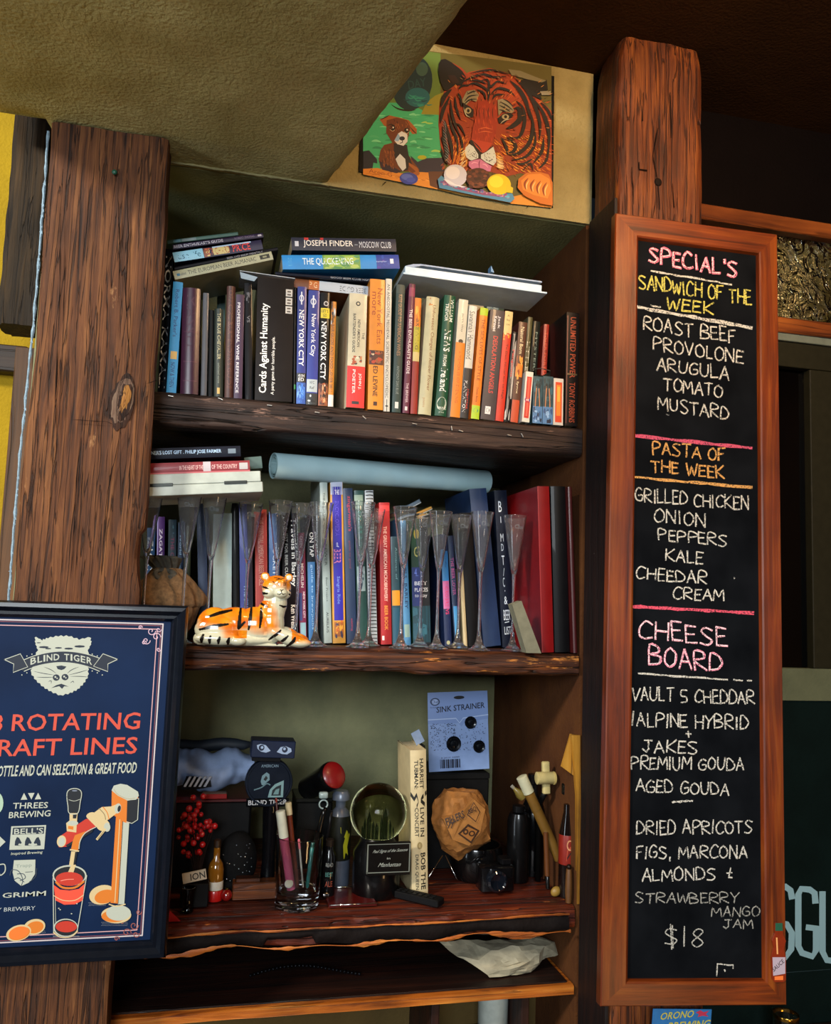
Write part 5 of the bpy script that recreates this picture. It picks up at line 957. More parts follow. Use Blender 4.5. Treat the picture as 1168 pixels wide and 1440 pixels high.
LB(375, 400, 520, 416, 14.5, '#6a3814', 'brown and white lying guide with an upside-down title under the pile', [('r', 0, 0, 1, .50, '#b4c0cc'), ('r', 0, .50, 1, .60, '#b4601c'), ('u', 'BEER GUIDE', .04, .30, .2, .7, '#3a4450', .0), ('d', 'PIG', .595, .52, .2, .8, '#e0c8a0', 0)], group=G3, d=.14, Y=D+.03)
fl = thing('paper_leaflet', 'white folded leaflet lying on the black card-game box', 'leaflet', (0, 0, 0))
a, b, c, dd = PY(337, 381, D+.012), PY(415, 392, D+.012), PY(415, 394, D+.10), PY(337, 383, D+.10)
m = MB(); up = Vector((0, 0, .0012)); m.add([a, b, b+Vector((0, .09, 0)), a+Vector((0, .09, 0)), a+up, b+up, b+Vector((0, .09, 0))+up, a+Vector((0, .09, 0))+up], [(3, 2, 1, 0), (4, 5, 6, 7), (0, 1, 5, 4), (1, 2, 6, 5), (2, 3, 7, 6), (3, 0, 4, 7)]); m.build('leaflet_sheet', paint('#b8c0c8', .6), fl)
a, b = PY(337, 383, D+.0115), PY(362, 391, D+.0115); m = MB(); m.prism([(a.x, a.z), (b.x, b.z+.001), (b.x-.006, b.z-.008), (a.x+.003, a.z-.012)], D+.009, D+.0115); m.build('leaflet_flap', paint('#8fa4b4', .6), fl)
# pale blue binder tray at the right
bn = thing('document_box', 'large pale blue document box lying over the right half of the upper row', 'box', (0, 0, 0))
a, b = PY(566, 386, D+.005), PY(768, 414, D+.005); L_ = (b-a).length; ang = -math.atan2(b.z-a.z, b.x-a.x)
M = Matrix.Translation(a) @ Matrix.Rotation(ang, 4, 'Y')
bn.matrix_world = M; px_ = mpp(D)
BLU = paint('#c4dcec', .5, 0, .1, .06); BL2 = paint('#9aaecb', .5, 0, .1, .06)
MB().bbox(0, L_, -.004, .11, 0, .0035, .0008).build('box_base', BLU, bn); MB().bbox(.004, L_*.965, 0, .107, .0037, .018, .001).build('box_body', BLU, bn)
m = MB(); cr = [(.004, .0182), (.02, .024), (.035, .0265), (.07, .0265), (L_*.965, .0262), (L_*.965, .0235), (.072, .0235), (.038, .0235), (.022, .0182)]; m.prism(cr, 0, .105); m.build('box_lid', BL2, bn)
tr_ = thing('folded_card', 'small pale blue folded card standing on the document box', 'card', PY(690, 382, D+.03)); MB().prism([(0, 0), (.007, -.001), (0.0003, .013)], 0, .02).build('card_sheet', paint('#6a9ac8', .5), tr_)

# ---- middle row
def MBk(*a, **k): return SB(Z2, *a, group=G2, **k)
MBk(200, 213, 206, 745, '#0f3c66', 'blue book at the left end of the middle row, peeking past the post', [('d', 'ZAGAT', .90, .6, .2, .8, '#d8dce0', .02)], off=.20)
MBk(219, 230, 221, 727, '#4a2a70', 'purple guide book with white lettering ZAGAT above the sack', [('d', 'ZAGAT 2002', .90, .50, .3, .72, '#e0dcf0', .03), ('r', .0, 0, .14, 1, '#8a80c0')], off=.20)
MBk(234.5, 246, 237, 731, '#123040', 'dark teal book with reddish lettering above the sack', [('d', 'THE CONNOISSEUR', .85, .30, .3, .75, '#7a2a50', .02), ('m', .2, .88, .8, .97, ['#4a7a8a', '#204050'], 5)], off=.20)
MBk(248, 256, 250.5, 735, '#0e2c4c', 'thin blue book with small white print above the sack', [('d', 'World Guide to Beer', .9, .3, .3, .7, '#90b4d0', .0)], off=.20)
MBk(258, 266, 261, 742, '#3a3a18', 'thin olive book behind the second glass flute', [('d', 'dining out', .9, .5, .3, .7, '#6a6a30', .0)], off=.20)
MBk(280, 293.5, 276, 706, '#0d2c54', 'dark blue book left of the tall pale grey one', [], off=.14)
MBk(299, 326, 300, 722, '#b4c8c2', 'wide pale grey book with blank spine behind the ceramic tiger', [], hard=True, bulge=.0006, rough=.6, coat=0, off=.14)
MBk(328, 337, 326, 708, '#0a0a0c', 'narrow black book right of the pale grey one', [], off=.14)
MBk(338, 356.5, 336, 706, '#12298c', 'royal blue book behind the fourth glass flute', [('d', 'THE BREWING', .4, .1, .3, .7, '#8ab0f0', .02), ('r', .6, 0, 1, 1, '#0b1030')], off=.14)
MBk(359.5, 377, 358, 717, '#b8301f', 'orange-red book with faint cream title directly behind the ceramic tiger', [('d', 'THE ESSENTIAL AMERICAN BEER TABLE', .94, .42, .3, .7, '#e0a088', .0), ('s', [(.08, .01), (.08, .99)], .02, '#d87058'), ('s', [(.92, .01), (.92, .99)], .02, '#d87058')], off=.14)
MBk(378.5, 394, 378, 720, '#175a9c', 'mid blue book right of the orange-red one', [('d', 'POCKET GUIDE', .75, .30, .35, .7, '#c8dcf0', .02), ('r', .7, 0, 1, 1, '#0c2c58')], off=.14)
MBk(398, 419, 396, 719, '#140c10', 'black book with white script title Travels in Barley', [('d', 'Travels', .95, .70, .62, .95, '#f0ece4', .03), ('d', 'in Barley', .68, .42, .55, .95, '#f0ece4', .03), ('d', 'A QUEST FOR BEER CULTURE', .92, .40, .15, .38, '#c8c4bc', .02), ('d', 'Ken Wells', .28, .10, .55, .9, '#f0ece4', .03)], off=.14)
MBk(421.5, 431.5, 419, 750, '#7a1c48', 'magenta guide book with white NEW YORK CITY', [('d', 'GREEN', .97, .86, .2, .7, '#e0c8d4', .02), ('d', 'MICHELIN', .72, .50, .3, .7, '#f0e8ec', .03), ('d', 'NEW YORK CITY', .46, .22, .55, .85, '#f0e8ec', .03), ('r', .1, .0, .9, .18, '#8ab4c0'), ('r', 0, .2, .42, .45, '#2a3c80')], off=.14)
MBk(433, 446, 430, 722, '#0c1420', 'dark book with white title ON TAP and blue lower half', [('d', 'ON TAP', .85, .66, .35, .8, '#d8dce0', .02), ('r', .1, .02, .9, .62, '#2a6ca8'), ('d', 'guide to brewpubs', .6, .1, .4, .7, '#a8d0f0', 0)], off=.14)
MBk(456, 467, 449, 665, '#a9b8b4', 'pale grey book THE INTERNATIONAL BREWER with olive side', [('d', 'THE INTERNATIONAL', .88, .62, .35, .65, '#3a4440', .0), ('d', 'BREWER', .60, .45, .35, .68, '#3a4440', .0), ('d', 'Beer Project', .38, .24, .35, .65, '#3a4440', 0), ('d', 'AURELIUS', .18, .06, .35, .65, '#303838', .02)], d=.17, off=.14)
MBk(468, 487, 464, 678, '#c8902c', 'tall blue-and-yellow book with pink BEER lettering', [('r', .02, .92, .98, 1, '#b8c0d8'), ('r', .14, .14, .86, .97, '#2418a0'), ('h', 'THE', .92, .95, .35, .7, '#e8e8f0', .02), ('d', 'ENCYCLOPEDIA', .88, .66, .35, .65, '#5a48c8', .02), ('d', 'of', .62, .59, .4, .6, '#d8d8f0'), ('d', 'BEER', .58, .49, .2, .75, '#d878a8', .03), ('d', 'Sangria Ride', .41, .24, .35, .65, '#7a9ae0', .0), ('r', .14, .04, .86, .13, '#a0581c'), ('m', .2, .03, .8, .14, ['#1c2c50', '#e0a030', '#c86018'], 12)], off=.14)
MBk(488, 502, 482, 687, '#122c50', 'dark navy book with red script title, right of the blue-and-yellow one', [('d', "zingerman's", .95, .72, .35, .8, '#b83450', .0), ('d', 'guide to good', .66, .48, .4, .65, '#7a3450', 0), ('d', 'eating', .16, .08, .4, .65, '#a8304c', 0)], off=.14)
MBk(503.5, 517.5, 497.5, 690, '#13443e', 'green book with a white patch behind the paired glass flutes', [('r', .1, .34, .9, .50, '#9ab0b0'), ('m', .1, .35, .9, .49, ['#2a3c50', '#c0ccd0'], 8), ('r', .0, .93, .9, .97, '#8aa090'), ('d', 'PUBS', .9, .6, .3, .7, '#2a7a6c', .02)], off=.14)
# spiral bound notebook
def rings(r, w, h):
    rm = MB()
    for i in range(44):
        z = .004+(h-.008)*i/43; rm.tube([(w*.15, .004, z), (w*.10, -.002, z+.0008), (w*.5, -.0045, z+.0012), (w*.9, -.002, z+.0008), (w*.85, .004, z)], .0009, 5)
    rm.build('wire_rings', paint('#0c0c10', .3, .5), r)['kind'] = 'stuff'
MBk(519, 531, 513, 690, '#c6ccce', 'white spiral-bound notebook with black wire rings', [('d', 'FESTIVAL OF BEER', .92, .55, .6, .9, '#2a3440', .03)], extra=rings, name='spiral_notebook', cat='notebook', off=.14)
MBk(536, 551, 533, 707, '#a81014', 'bright red book THE GREAT AMERICAN MICROBREWERY BEER BOOK', [('d', 'THE GREAT AMERICAN MICROBREWERY', .83, .30, .35, .68, '#f0c8b8', .02), ('d', 'BEER BOOK', .27, .10, .35, .68, '#f0a040', .02), ('r', .1, .03, .3, .06, '#e8e0d8'), ('r', .02, .94, .98, .98, '#d83838')], off=.14)
MBk(552, 564, 549, 755, '#16404e', 'teal book with an orange patch right of the red book', [('r', .05, .36, 1, .5, '#d8901c'), ('d', 'Almanac of', .9, .6, .5, .75, '#6a98a0', 0), ('r', .1, .0, .9, .34, '#1c5068')], off=.14, d=.12)
MBk(568.5, 578, 562, 728, '#4a86b4', 'light blue book TRAVELS BARLEY seen behind a glass flute', [('d', 'TRAVELS', .72, .52, .3, .75, '#122c50', .03), ('d', 'BARLEY', .48, .28, .3, .75, '#122c50', .03), ('r', .1, .06, .9, .16, '#8aa8a0')], off=.14, d=.12)
MBk(581, 606, 577, 726, '#0e3c20', 'wide green and blue book 4. BEST PLACES to stay', [('r', 0, 0, 1, .60, '#14286c'), ('r', .5, 0, 1, 1, '#0a0e14'), ('e', .3, .86, .14, .04, '#a89438'), ('h', 'G', .68, .76, .15, .42, '#b8b060', .02), ('h', '4.', .53, .59, .15, .35, '#6a80e0', .0), ('h', 'BEST', .46, .49, .15, .85, '#e0e0e0', .01), ('h', 'PLACES', .41, .44, .15, .9, '#e0e0e0', .01), ('h', 'to stay', .36, .39, .15, .85, '#d8d8d8', .0), ('r', 0, .02, 1, .3, '#123c48'), ('m', 0, .03, 1, .3, ['#1c4c5c', '#0c2c38', '#2a6070'], 14)], off=.14, d=.12)
MBk(625.5, 637, 619, 752, '#10224c', 'blue leaning book with pink lettering MICROBREWS', [('r', .05, .45, .95, .85, '#3a88c8'), ('r', .05, .33, .95, .58, '#c86aa0'), ('d', 'MICROBREWS', .58, .28, .3, .8, '#e03c70', .03), ('d', 'pacific', .84, .7, .3, .7, '#1c4c80', 0), ('e', .5, .03, .25, .018, '#c8c090')], off=.14, d=.12)
MBk(640, 648, 629, 754, '#15294a', 'slim dark blue leaning book with pink title, right of the MICROBREWS book', [('d', 'THE BEER LOVER', .80, .46, .25, .8, '#c0508a', .02), ('r', .15, .1, .85, .36, '#4a9ad0')], off=.14, d=.12)
MBk(652, 657.5, 646, 800, '#b8a880', 'thin cream booklet behind the glass flute right of the blue books', [], off=.14, d=.1)
MBk(659, 676, 646, 722, '#0b0b0d', 'black book between the cream booklet and the tall navy binder', [], off=.14)
MBk(680.5, 705, 660, 688, '#0f2a50', 'tall plain navy binder in the middle row', [], hard=True, bulge=.002, off=.14, d=.2, cat='binder', name='binder')
MBk(707, 736, 695, 690, '#0a1224', 'dark navy binder with handwritten white chalk letters BEER LIST', [('h', 'BIM', 0, 0, 0, 0, '#000000') if 0 else ('h', 'B', .86, .93, .25, .5, '#c8d4e0', 0), ('h', 'I', .79, .83, .36, .40, '#c8d4e0', 0), ('h', 'M', .67, .72, .28, .52, '#a8b8c8', 0), ('h', 'D', .61, .655, .3, .48, '#a8b8c8', 0), ('h', 'T', .52, .58, .28, .5, '#c8d4e0', 0), ('h', '/', .45, .5, .33, .45, '#a8b8c8', 0), ('h', 'C', .38, .44, .28, .42, '#a8b8c8', 0), ('h', '.', .35, .36, .38, .42, '#a8b8c8', 0), ('h', '&', .27, .32, .3, .55, '#c8d4e0', 0), ('h', 'BEER', .17, .235, .2, .72, '#c8d4e0', 0), ('h', 'LIST', .08, .13, .2, .72, '#c8d4e0', 0), ('s', [(.25, .155), (.6, .16)], .005, '#c8d4e0')], hard=True, bulge=.002, off=.14, d=.22, cat='binder', name='binder')
MBk(762, 779, 755.5, 684, '#6c0508', 'big bright red ring binder at the right end of the middle row', [('r', .0, .0, .06, 1, '#8a1414')], hard=True, bulge=.001, off=-.008, d=.26, rough=.35, cat='binder', name='binder')
MBk(781, 802, 775, 684, '#07070a', 'black binder in the dark corner right of the red one', [], hard=True, off=.01, d=.2, cat='binder', name='binder')
MBk(806.5, 812, 798.5, 685, '#3c0405', 'thin dark red folder in the dark corner by the right post', [], off=.0, d=.2, cat='folder', name='folder')
wd_ = thing('wedge_block', 'pale grey wooden wedge leaning against the red binder', 'block', (PY(745, 916, D+.0).x-.008, D-.03, Z2+.0006))
a, b, c, dd = [PY(x, y, D-.03)-wd_.location for x, y in ((720, 850), (733, 845), (761, 913), (740, 917))]
MB().prism([(a.x, a.z), (b.x, b.z), (c.x, 0), (dd.x, 0)], 0, .025).build('block_body', paint('#6a6a58', .8, 0, 0, .15, .2), wd_)
flush()
# ---- things lying on the middle row
LB(200, 646, 338.5, 641.5, 15, '#0b1020', "black lying book with white title ...'S LOST GIFT, topmost in the left pile", [('d', "TURNER'S LOST GIFT . PHILIP JOSE FARMER", .99, .20, .3, .75, '#a8c8e8', .025), ('r', .3, .05, .75, .13, '#6a7a88')], group='books in the left pile of the middle row', Y=D-.02, d=.12)
LB(200, 667.5, 351.5, 662.5, 15.5, '#861a24', 'crimson lying book with white band, under the black lying book', [('d', 'IN THE HEART OF THE', .66, .44, .3, .7, '#f0c8c0', .0), ('r', .0, .37, 1, .44, '#c0b8bc'), ('d', 'OF THE COUNTRY', .36, .12, .3, .7, '#f0c8c0', .0), ('r', .2, .02, .8, .10, '#b8b4b4'), ('r', 0, .0, .12, 1, '#c86a70')], group='books in the left pile of the middle row', Y=D-.02, d=.125)
LB(345, 660, 369, 658, 17, '#45605c', 'grey-green lying box end behind the crimson book', [], group='books in the left pile of the middle row', Y=D+.04, d=.1, cat='box', name='box')
wb = thing('wooden_box', 'off-white hinged wooden case with two dark clasps under the lying books', 'case', (0, 0, 0))
a, b = PY(192, 698.5, D-.02), PY(370, 691.5, D-.02); L_ = (b-a).length; wb.matrix_world = Matrix.Translation(a) @ Matrix.Rotation(-math.atan2(b.z-a.z, b.x-a.x), 4, 'Y')
wm = paint('#b4bdb4', .65, 0, .05, .15, .2, 30); hpx = mpp(D-.02)
MB().bbox(0, L_, 0, .16, 0, 14.5*hpx, .0015).build('case_bottom', wm, wb); MB().bbox(0, L_-.003, 0, .158, 15*hpx, 30*hpx, .0015).build('case_lid', wm, wb)
for x in (.022, .150):
    MB().bbox(x, x+.040, -.002, 0, 12.6*hpx, 17*hpx, .0008).build('clasp', paint('#2a2c28', .4, .7), wb)
for (xa, ya, xb, yb, th, c, lb) in ((556, 726, 592, 707, 6, '#5a6a78', 'grey booklet lying slanted behind the glass flutes, under the paper roll'), (575, 731, 608, 716, 5, '#a87a28', 'orange booklet lying slanted behind the glass flutes, under the grey one')):
    LB(xa, ya, xb, yb, th, c, lb, [('r', .0, .0, .2, 1, '#c0c8c8')], Y=D+.17, d=.1, group='slanted booklets behind the flutes')
pt_ = thing('paper_roll', 'long pale blue rolled-up poster lying across the middle row', 'paper roll', (0, 0, 0))
a, b = PY(384, 655, 1.66), PY(683, 677.5, 1.80); dv = (b-a); ln = dv.length; pt_.location = a; pt_.rotation_euler = dv.to_track_quat('Z', 'Y').to_euler()
R0 = .0258; m = MB(); prof = [(R0, 0), (R0*1.01, ln*.3), (R0*.98, ln*.7), (R0, ln), (R0-.0012, ln), (R0-.0012, 0), (R0, 0)]; m.lathe(prof, 48, close=False); m.build('rolled_sheet', paint('#a8cad2', .55, 0, .1, .06, .04, 14), pt_, smooth=40)
sp_ = MB(); vs = []; fs = []
for i in range(60):
    t = i/59; rr = R0*(.93-.35*t); an = t*4.2*math.pi
    for z in (.0008, ln-.001): vs.append((rr*math.cos(an), rr*math.sin(an), z))
for i in range(59): fs.append((2*i, 2*i+2, 2*i+3, 2*i+1))
sp_.add(vs, fs); o = sp_.build('inner_turns', paint('#7a999e', .6), pt_, True); md = o.modifiers.new('t', 'SOLIDIFY'); md.thickness = .0006
# ================================================================== GLASS FLUTES
GLS = glassmat('#f4f6f8', 0.0, 1.46, 0, 'hazed')  # a little white haze mixed into the glass so the bowls look lighter
# (rim centre x, rim y, foot centre x, depth Y)
flutes = [(212, 691, 198, 1.575, 'leftmost tall glass flute, half hidden by the left post'), (267, 693, 253, 1.575, 'second tall glass flute from the left, beside the cloth sack'), (301, 700, 290, 1.61, 'tall glass flute standing just left of the ceramic tiger'),
          (351.5, 708, 344, 1.65, 'tall glass flute behind the back of the ceramic tiger'), (392, 705, 387, 1.645, 'tall glass flute behind the head of the ceramic tiger'), (423, 709, 416, 1.655, 'tall glass flute just right of the ceramic tiger head'),
          (449.5, 708, 446, 1.588, 'tall glass flute in front of the pale grey book'), (508.5, 707, 505, 1.575, 'left flute of the touching pair in front of the spiral notebook'), (526, 717, 517, 1.648, 'right, slightly lower flute of the touching pair by the spiral notebook'),
          (567, 714, 566, 1.575, 'tall glass flute right of the bright red book'), (594, 724, 592, 1.655, 'tall glass flute in front of the green and blue book'), (616.5, 720, 617, 1.59, 'tall glass flute left of the leaning blue books'),
          (646.5, 725, 646, 1.65, 'tall glass flute in front of the cream booklet'), (674.5, 721, 677, 1.572, 'tall glass flute in front of the plain navy binder'), (721, 726, 724, 1.572, 'rightmost tall glass flute, before the red binder and wedge')]
def flute_parts(h):
    zb = h*.55           # where the bowl starts
    foot = [(.0001, .0), (.0215, .0), (.0225, .0008), (.0215, .002), (.015, .0045), (.0095, .010), (.0062, .018), (.0042, .028), (.0034, .036)]
    stem = [(.0034, .036), (.0029, .055), (.0026, h*.33), (.0027, h*.45), (.0033, zb-.008), (.0042, zb+.004)]
    bowl = [(.0042, zb+.004), (.0068, zb+.013), (.0108, h*.70), (.0170, h*.86), (.0228, h-.0010), (.0234, h-.0002), (.0232, h+.0005), (.0223, h+.0005), (.0219, h-.0008), (.0161, h*.86), (.0096, h*.70), (.0048, zb+.016), (.0020, zb+.011), (.0001, zb+.010)]
    return foot, stem, bowl
fl0 = None; FCACHE = {}
for rx, ry, fx, Y, lb in flutes:
    foot = Vector((XatYZ(fx, Y, Z2), Y, Z2+.0006)); top = PY(rx, ry, Y); h = top.z-Z2; tl = math.atan2(top.x-foot.x, h)
    t = thing('glass_flute', lb, 'glass', foot, (0, min(.03, max(-.0, tl)) if 0 else 0, 0), 'tall glass flutes on the middle shelf')
    # flutes stand upright; nudge the foot so that the rim falls where it is seen
    t.location.x = (foot.x*.45+top.x*.55)
    H = round(h, 3)
    if H not in FCACHE:
        f, s, b_ = flute_parts(H)
        FCACHE[H] = [(n, MB().lathe(p, 32, close=False).build(n, GLS, None, 60)) for n, p in (('foot', f), ('stem', s), ('bowl', b_))]
        P = Print(lambda a, b, L: (math.sin(a)*(.0170+(b-H*.86)*.30+.0003), -math.cos(a)*(.0170+(b-H*.86)*.30+.0003), b)); P.text('Chai', (-.35, H*.90), (.45, H*.895), (0, .008), '#6a7276', 0); FCACHE[H].append(('etched_word', P.build('etched_word', None, .4)))
        for n, o in FCACHE[H]: o.parent = t
    else:
        for n, o in FCACHE[H]: c = o.copy(); COL.objects.link(c); c.parent = t

# ================================================================== CERAMIC TIGER
u = .000206*1.01; TX0 = XatYZ(357, D-.012, Z2); TY = D+.006
tg = thing('ceramic_tiger', 'glossy orange and white ceramic tiger figurine lying on the middle shelf', 'figurine', (TX0, TY, Z2+.001))
def T(cx, cz): return ((cx-565)*u, (690-cz)*u)
m = MB()
def E_(cx, cz, rx, rz, ry, yo=0, rot=0):
    x, z = T(cx, cz); m.ell((0, 0, 0), (rx*u, ry*u, rz*u), 20, 12, Matrix.Translation((x, yo*u, z)) @ Matrix.Rotation(rot, 4, 'Y'))
E_(225, 520, 150, 150, 105); E_(400, 520, 230, 155, 105); E_(580, 520, 200, 165, 100); E_(260, 560, 200, 120, 70, -60); E_(265, 635, 205, 55, 50, -105); E_(420, 650, 75, 40, 45, -110)
E_(700, 500, 120, 180, 92); E_(450, 640, 330, 60, 100); E_(730, 320, 105, 150, 80); E_(735, 185, 128, 108, 98, -10); E_(672, 228, 62, 55, 55, -50); E_(815, 232, 45, 50, 50, -45); E_(772, 232, 58, 42, 48, -88); E_(760, 165, 60, 70, 40, -75)
E_(632, 92, 40, 38, 22, -10); E_(838, 94, 36, 36, 22, -10); E_(700, 400, 120, 130, 85); E_(860, 615, 175, 62, 52, -70, .35); E_(960, 655, 95, 38, 48, -75); E_(860, 590, 110, 60, 50, 30, .4); E_(960, 620, 85, 42, 45, 35, .3); E_(100, 640, 45, 50, 40, -40)
m.box(*[q for q in (T(95, 0)[0], T(1010, 0)[0])], -60*u, 40*u, .0, .004)
STR = [((165, 455), (260, 420), (360, 393)), ((108, 562), (220, 530), (335, 510)), ((438, 362), (432, 450), (428, 540), (475, 490)), ((528, 362), (520, 460), (512, 550)), ((610, 368), (612, 440), (604, 530)),
       ((138, 605), (128, 640), (128, 668)), ((198, 615), (192, 645), (195, 672)), ((274, 622), (266, 650), (266, 672)), ((352, 628), (345, 655), (346, 675)), ((782, 552), (745, 590), (690, 634)), ((845, 598), (815, 630), (760, 672)), ((908, 610), (895, 640), (845, 690)), ((585, 312), (620, 335), (660, 352)), ((768, 338), (800, 350), (840, 342)), ((612, 182), (635, 190), (655, 196)), ((603, 228), (620, 240), (652, 240)), ((842, 205), (850, 212)), ((838, 238), (856, 246)), ((842, 268), (852, 275))]
SW = [15, 15, 15, 15, 14, 15, 14, 14, 16, 13, 13, 15, 11, 10, 10, 11, 8, 8, 7]
FACE = [((690, 133), (722, 150)), ((700, 165), (716, 160)), ((738, 138), (744, 168)), ((790, 132), (790, 168)), ((806, 130), (802, 165)), ((705, 100), (740, 104), (760, 112), (800, 98)), ((735, 240), (755, 246), (770, 230)), ((770, 230), (785, 242), (805, 236)), ((771, 205), (771, 232)), ((758, 203), (771, 210), (786, 200)), ((720, 120), (750, 112)), ((812, 122), (824, 116))]
def tcol(co, no):
    cx = co[:, 0]/u+565; cz = 690-co[:, 2]/u; y = co[:, 1]/u; n = len(co)
    CR_, ORG, DO = np.array(lin('#c9c8ae')[:3]), np.array(lin('#e89016')[:3]), np.array(lin('#d0600a')[:3])
    # orange on the back / top, cream on belly and chest
    line = np.where(cx < 560, 560+.10*(cx-250)-.15*np.abs(cx-300), 540-(cx-560)*.1)
    w = np.clip((line-cz)/90+.5, 0, 1)
    w = np.where((cx > 560) & (cx < 860) & (cz > 300) & (cz < 700), np.clip((740-cx-(cz-330)*-.25)/70, 0, 1)*np.clip((600-cz)/80, 0, 1), w)
    w = np.where((cz < 300), np.clip((215-cz)/70+.3-np.clip((y*-1-75)/40, 0, .5)*1.0, 0, 1), w)
    w = np.where(cx > 880, np.clip((660-cz)/40+.2, 0, 1), w)
    w = np.where((cx < 500) & (cz > 560) & (cz < 625) & (y < -60), np.clip((cx-250)/160, 0, 1), w)
    nz = np.array([noise.noise(Vector((a*60, b*60, c*60))) for a, b, c in co]); w = np.clip(w+.25*nz*(w > .02)*(w < .98), 0, 1)[:, None]
    c = CR_*(1-w)+ORG*w; dk = np.clip(w[:, 0]*(.35+nz), 0, 1)[:, None]; c = c*(1-dk)+DO*dk
    def seg(pts, wd, ymask=True):
        nonlocal c
        k = len(pts)-1; tot = 0
        for i in range(k):
            a, b = np.array(pts[i], float), np.array(pts[i+1], float); ab = b-a; t = np.clip(((cx-a[0])*ab[0]+(cz-a[1])*ab[1])/(ab@ab), 0, 1)
            d = np.hypot(cx-a[0]-ab[0]*t, cz-a[1]-ab[1]*t); tt = (i+t)/k; ww = wd*(.55+.45*np.sin(np.pi*np.clip(tt, .05, .95)))
            msk = (d < ww) & (no[:, 1] < .25); c[msk] = np.array([.006, .004, .003])
    for s, wd in zip(STR, SW): seg(s, wd)
    for s in FACE: seg(s, 4.2)
    ear = ((np.hypot(cx-632, cz-92) < 24) | (np.hypot(cx-838, cz-94) < 22)) & (no[:, 1] < 0); c[ear] = lin('#d8d0b8')[:3]
    return np.concatenate([c, np.ones((n, 1))], 1)
remesh('tiger_body', m, colattr(.22, .5, 'glaze'), .00085, tg, 6, tcol)

# ================================================================== CLOTH SACK behind the poster frame
sk = thing('cloth_sack', 'tied brown cloth sack left of the ceramic tiger, behind the poster frame', 'sack', (XatYZ(238, D+.10, Z2), D+.102, Z2+.0006))
vs = []; fs = []; NA, NZ = 72, 50
for j in range(NZ+1):
    t = j/NZ; z = .135*t
    base = .060*math.sin(min(1, (t+.10)*1.5)*math.pi/2)*(1-.0*t) if t < .5 else .060*math.cos((t-.5)/.5*1.25)+.004
    for i in range(NA):
        a = 2*math.pi*i/NA; f = 1+(.05+.22*t*t)*math.sin(a*9+t*5+2*noise.noise(Vector((math.cos(a), math.sin(a), t*3))))*.6+.16*noise.noise(Vector((math.cos(a)*2, math.sin(a)*2, t*4)))
        vs.append((base*f*math.cos(a)*1.0-.012*t, base*f*math.sin(a)*.85, z))
for j in range(NZ):
    for i in range(NA): k = (i+1) % NA; fs.append((j*NA+i, j*NA+k, (j+1)*NA+k, (j+1)*NA+i))
fs.append(tuple(reversed(range(NA)))); fs.append(tuple(range(NZ*NA, (NZ+1)*NA)))
SKM = paint('#7a5a38', .9, 0, 0, .35, .8, 150)
MB().add(vs, fs).build('sack_body', SKM, sk, True)
vs = []; fs = []
for j in range(21):
    t = j/20; rr = .014+.020*t**.8-(.008 if t > .9 else 0)
    for i in range(NA): a = 2*math.pi*i/NA; f = 1+.22*math.sin(a*11+t*2); vs.append((rr*f*math.cos(a)-.014-.012*t, rr*f*math.sin(a)*.8, .128+.030*t))
for j in range(20):
    for i in range(NA): k = (i+1) % NA; fs.append((j*NA+i, j*NA+k, (j+1)*NA+k, (j+1)*NA+i))
fs.append(tuple(range(20*NA, 21*NA))); MB().add(vs, fs).build('sack_neck', paint('#3c382e', .9, 0, 0, .3, .8, 150), sk, True)
MB().tube([(-.014+.018*math.cos(a), .015*math.sin(a), .131+.002*math.cos(a)) for a in [i*2*math.pi/24 for i in range(25)]], .0016, 6).build('tie_string', paint('#b4a890', .7), sk, True)
m = MB()
for sx, sz, ph in ((1, 1, 0), (-1, .8, 1.2), (.8, .45, 2.2)):
    L_ = [Vector((-.014+sx*(.002+.020*math.sin(t)*math.cos(t*.5)), -.018-.010*math.sin(t), .128-.020*sz*(1-math.cos(t))*.5+.003*math.sin(t+ph))) for t in [i*math.pi*2/24 for i in range(25)]]
    m.tube(L_, [.0030+.0022*abs(math.sin(i*.9+ph)) for i in range(25)], 7)
m.build('sack_bow', paint('#4a4438', .9, 0, 0, .35, .8, 120), sk, True)

# ================================================================== LOWER SHELF JUMBLE
def P3(x, y, Y, z=None): p = PY(x, y, Y); return p
def at3(px, Y, dz=.0006): return Vector((XatYZ(px, Y, Z3), Y, Z3+dz))
# folded cloth bundle
cl = thing('folded_cloth', 'pale blue-white folded cloth lying over a dark roll at the left', 'cloth', (0, 0, 0))
c0 = PY(300, 1080, 1.80); m = MB(); NX, NY = 60, 26; vs = []; fs = []
x0, x1 = PY(225, 1080, 1.80).x, PY(356, 1080, 1.80).x; zt0, zb0 = PY(300, 1052, 1.80).z, PY(300, 1103, 1.80).z
for j in range(NY+1):
    a = 2*math.pi*j/NY
    for i in range(NX+1):
        t = i/NX; x = x0+(x1-x0)*t; th = (zt0-zb0)/2*(1.0 if t < .8 else 1-.35*(t-.8)/.2); zc = (zt0+zb0)/2-.006*t+.004*math.sin(t*9)
        w_ = 1+.35*noise.noise(Vector((x*22, math.cos(a)*1.4, math.sin(a)*1.4)))+.12*noise.noise(Vector((x*70, a, 2)))
        vs.append((x, 1.80+.045*math.cos(a)*w_, zc+th*math.sin(a)*w_))
for j in range(NY):
    for i in range(NX): k = j*(NX+1)+i; fs.append((k, k+1, k+NX+2, k+NX+1))
m.add(vs, fs); m.build('cloth_fold', paint('#8fa3c8', .8, 0, 0, .12, .2), cl, True)
a = PY(230, 1050, 1.83); b = PY(352, 1046, 1.83); dr = MB(); dr.tube([a.lerp(b, i/12)+Vector((0, 0, .002*math.sin(i))) for i in range(13)], [.013]*11+[.010, .006], 16); dr.build('dark_roll', paint('#1e2630', .6), cl, True)
m = MB(); st = []
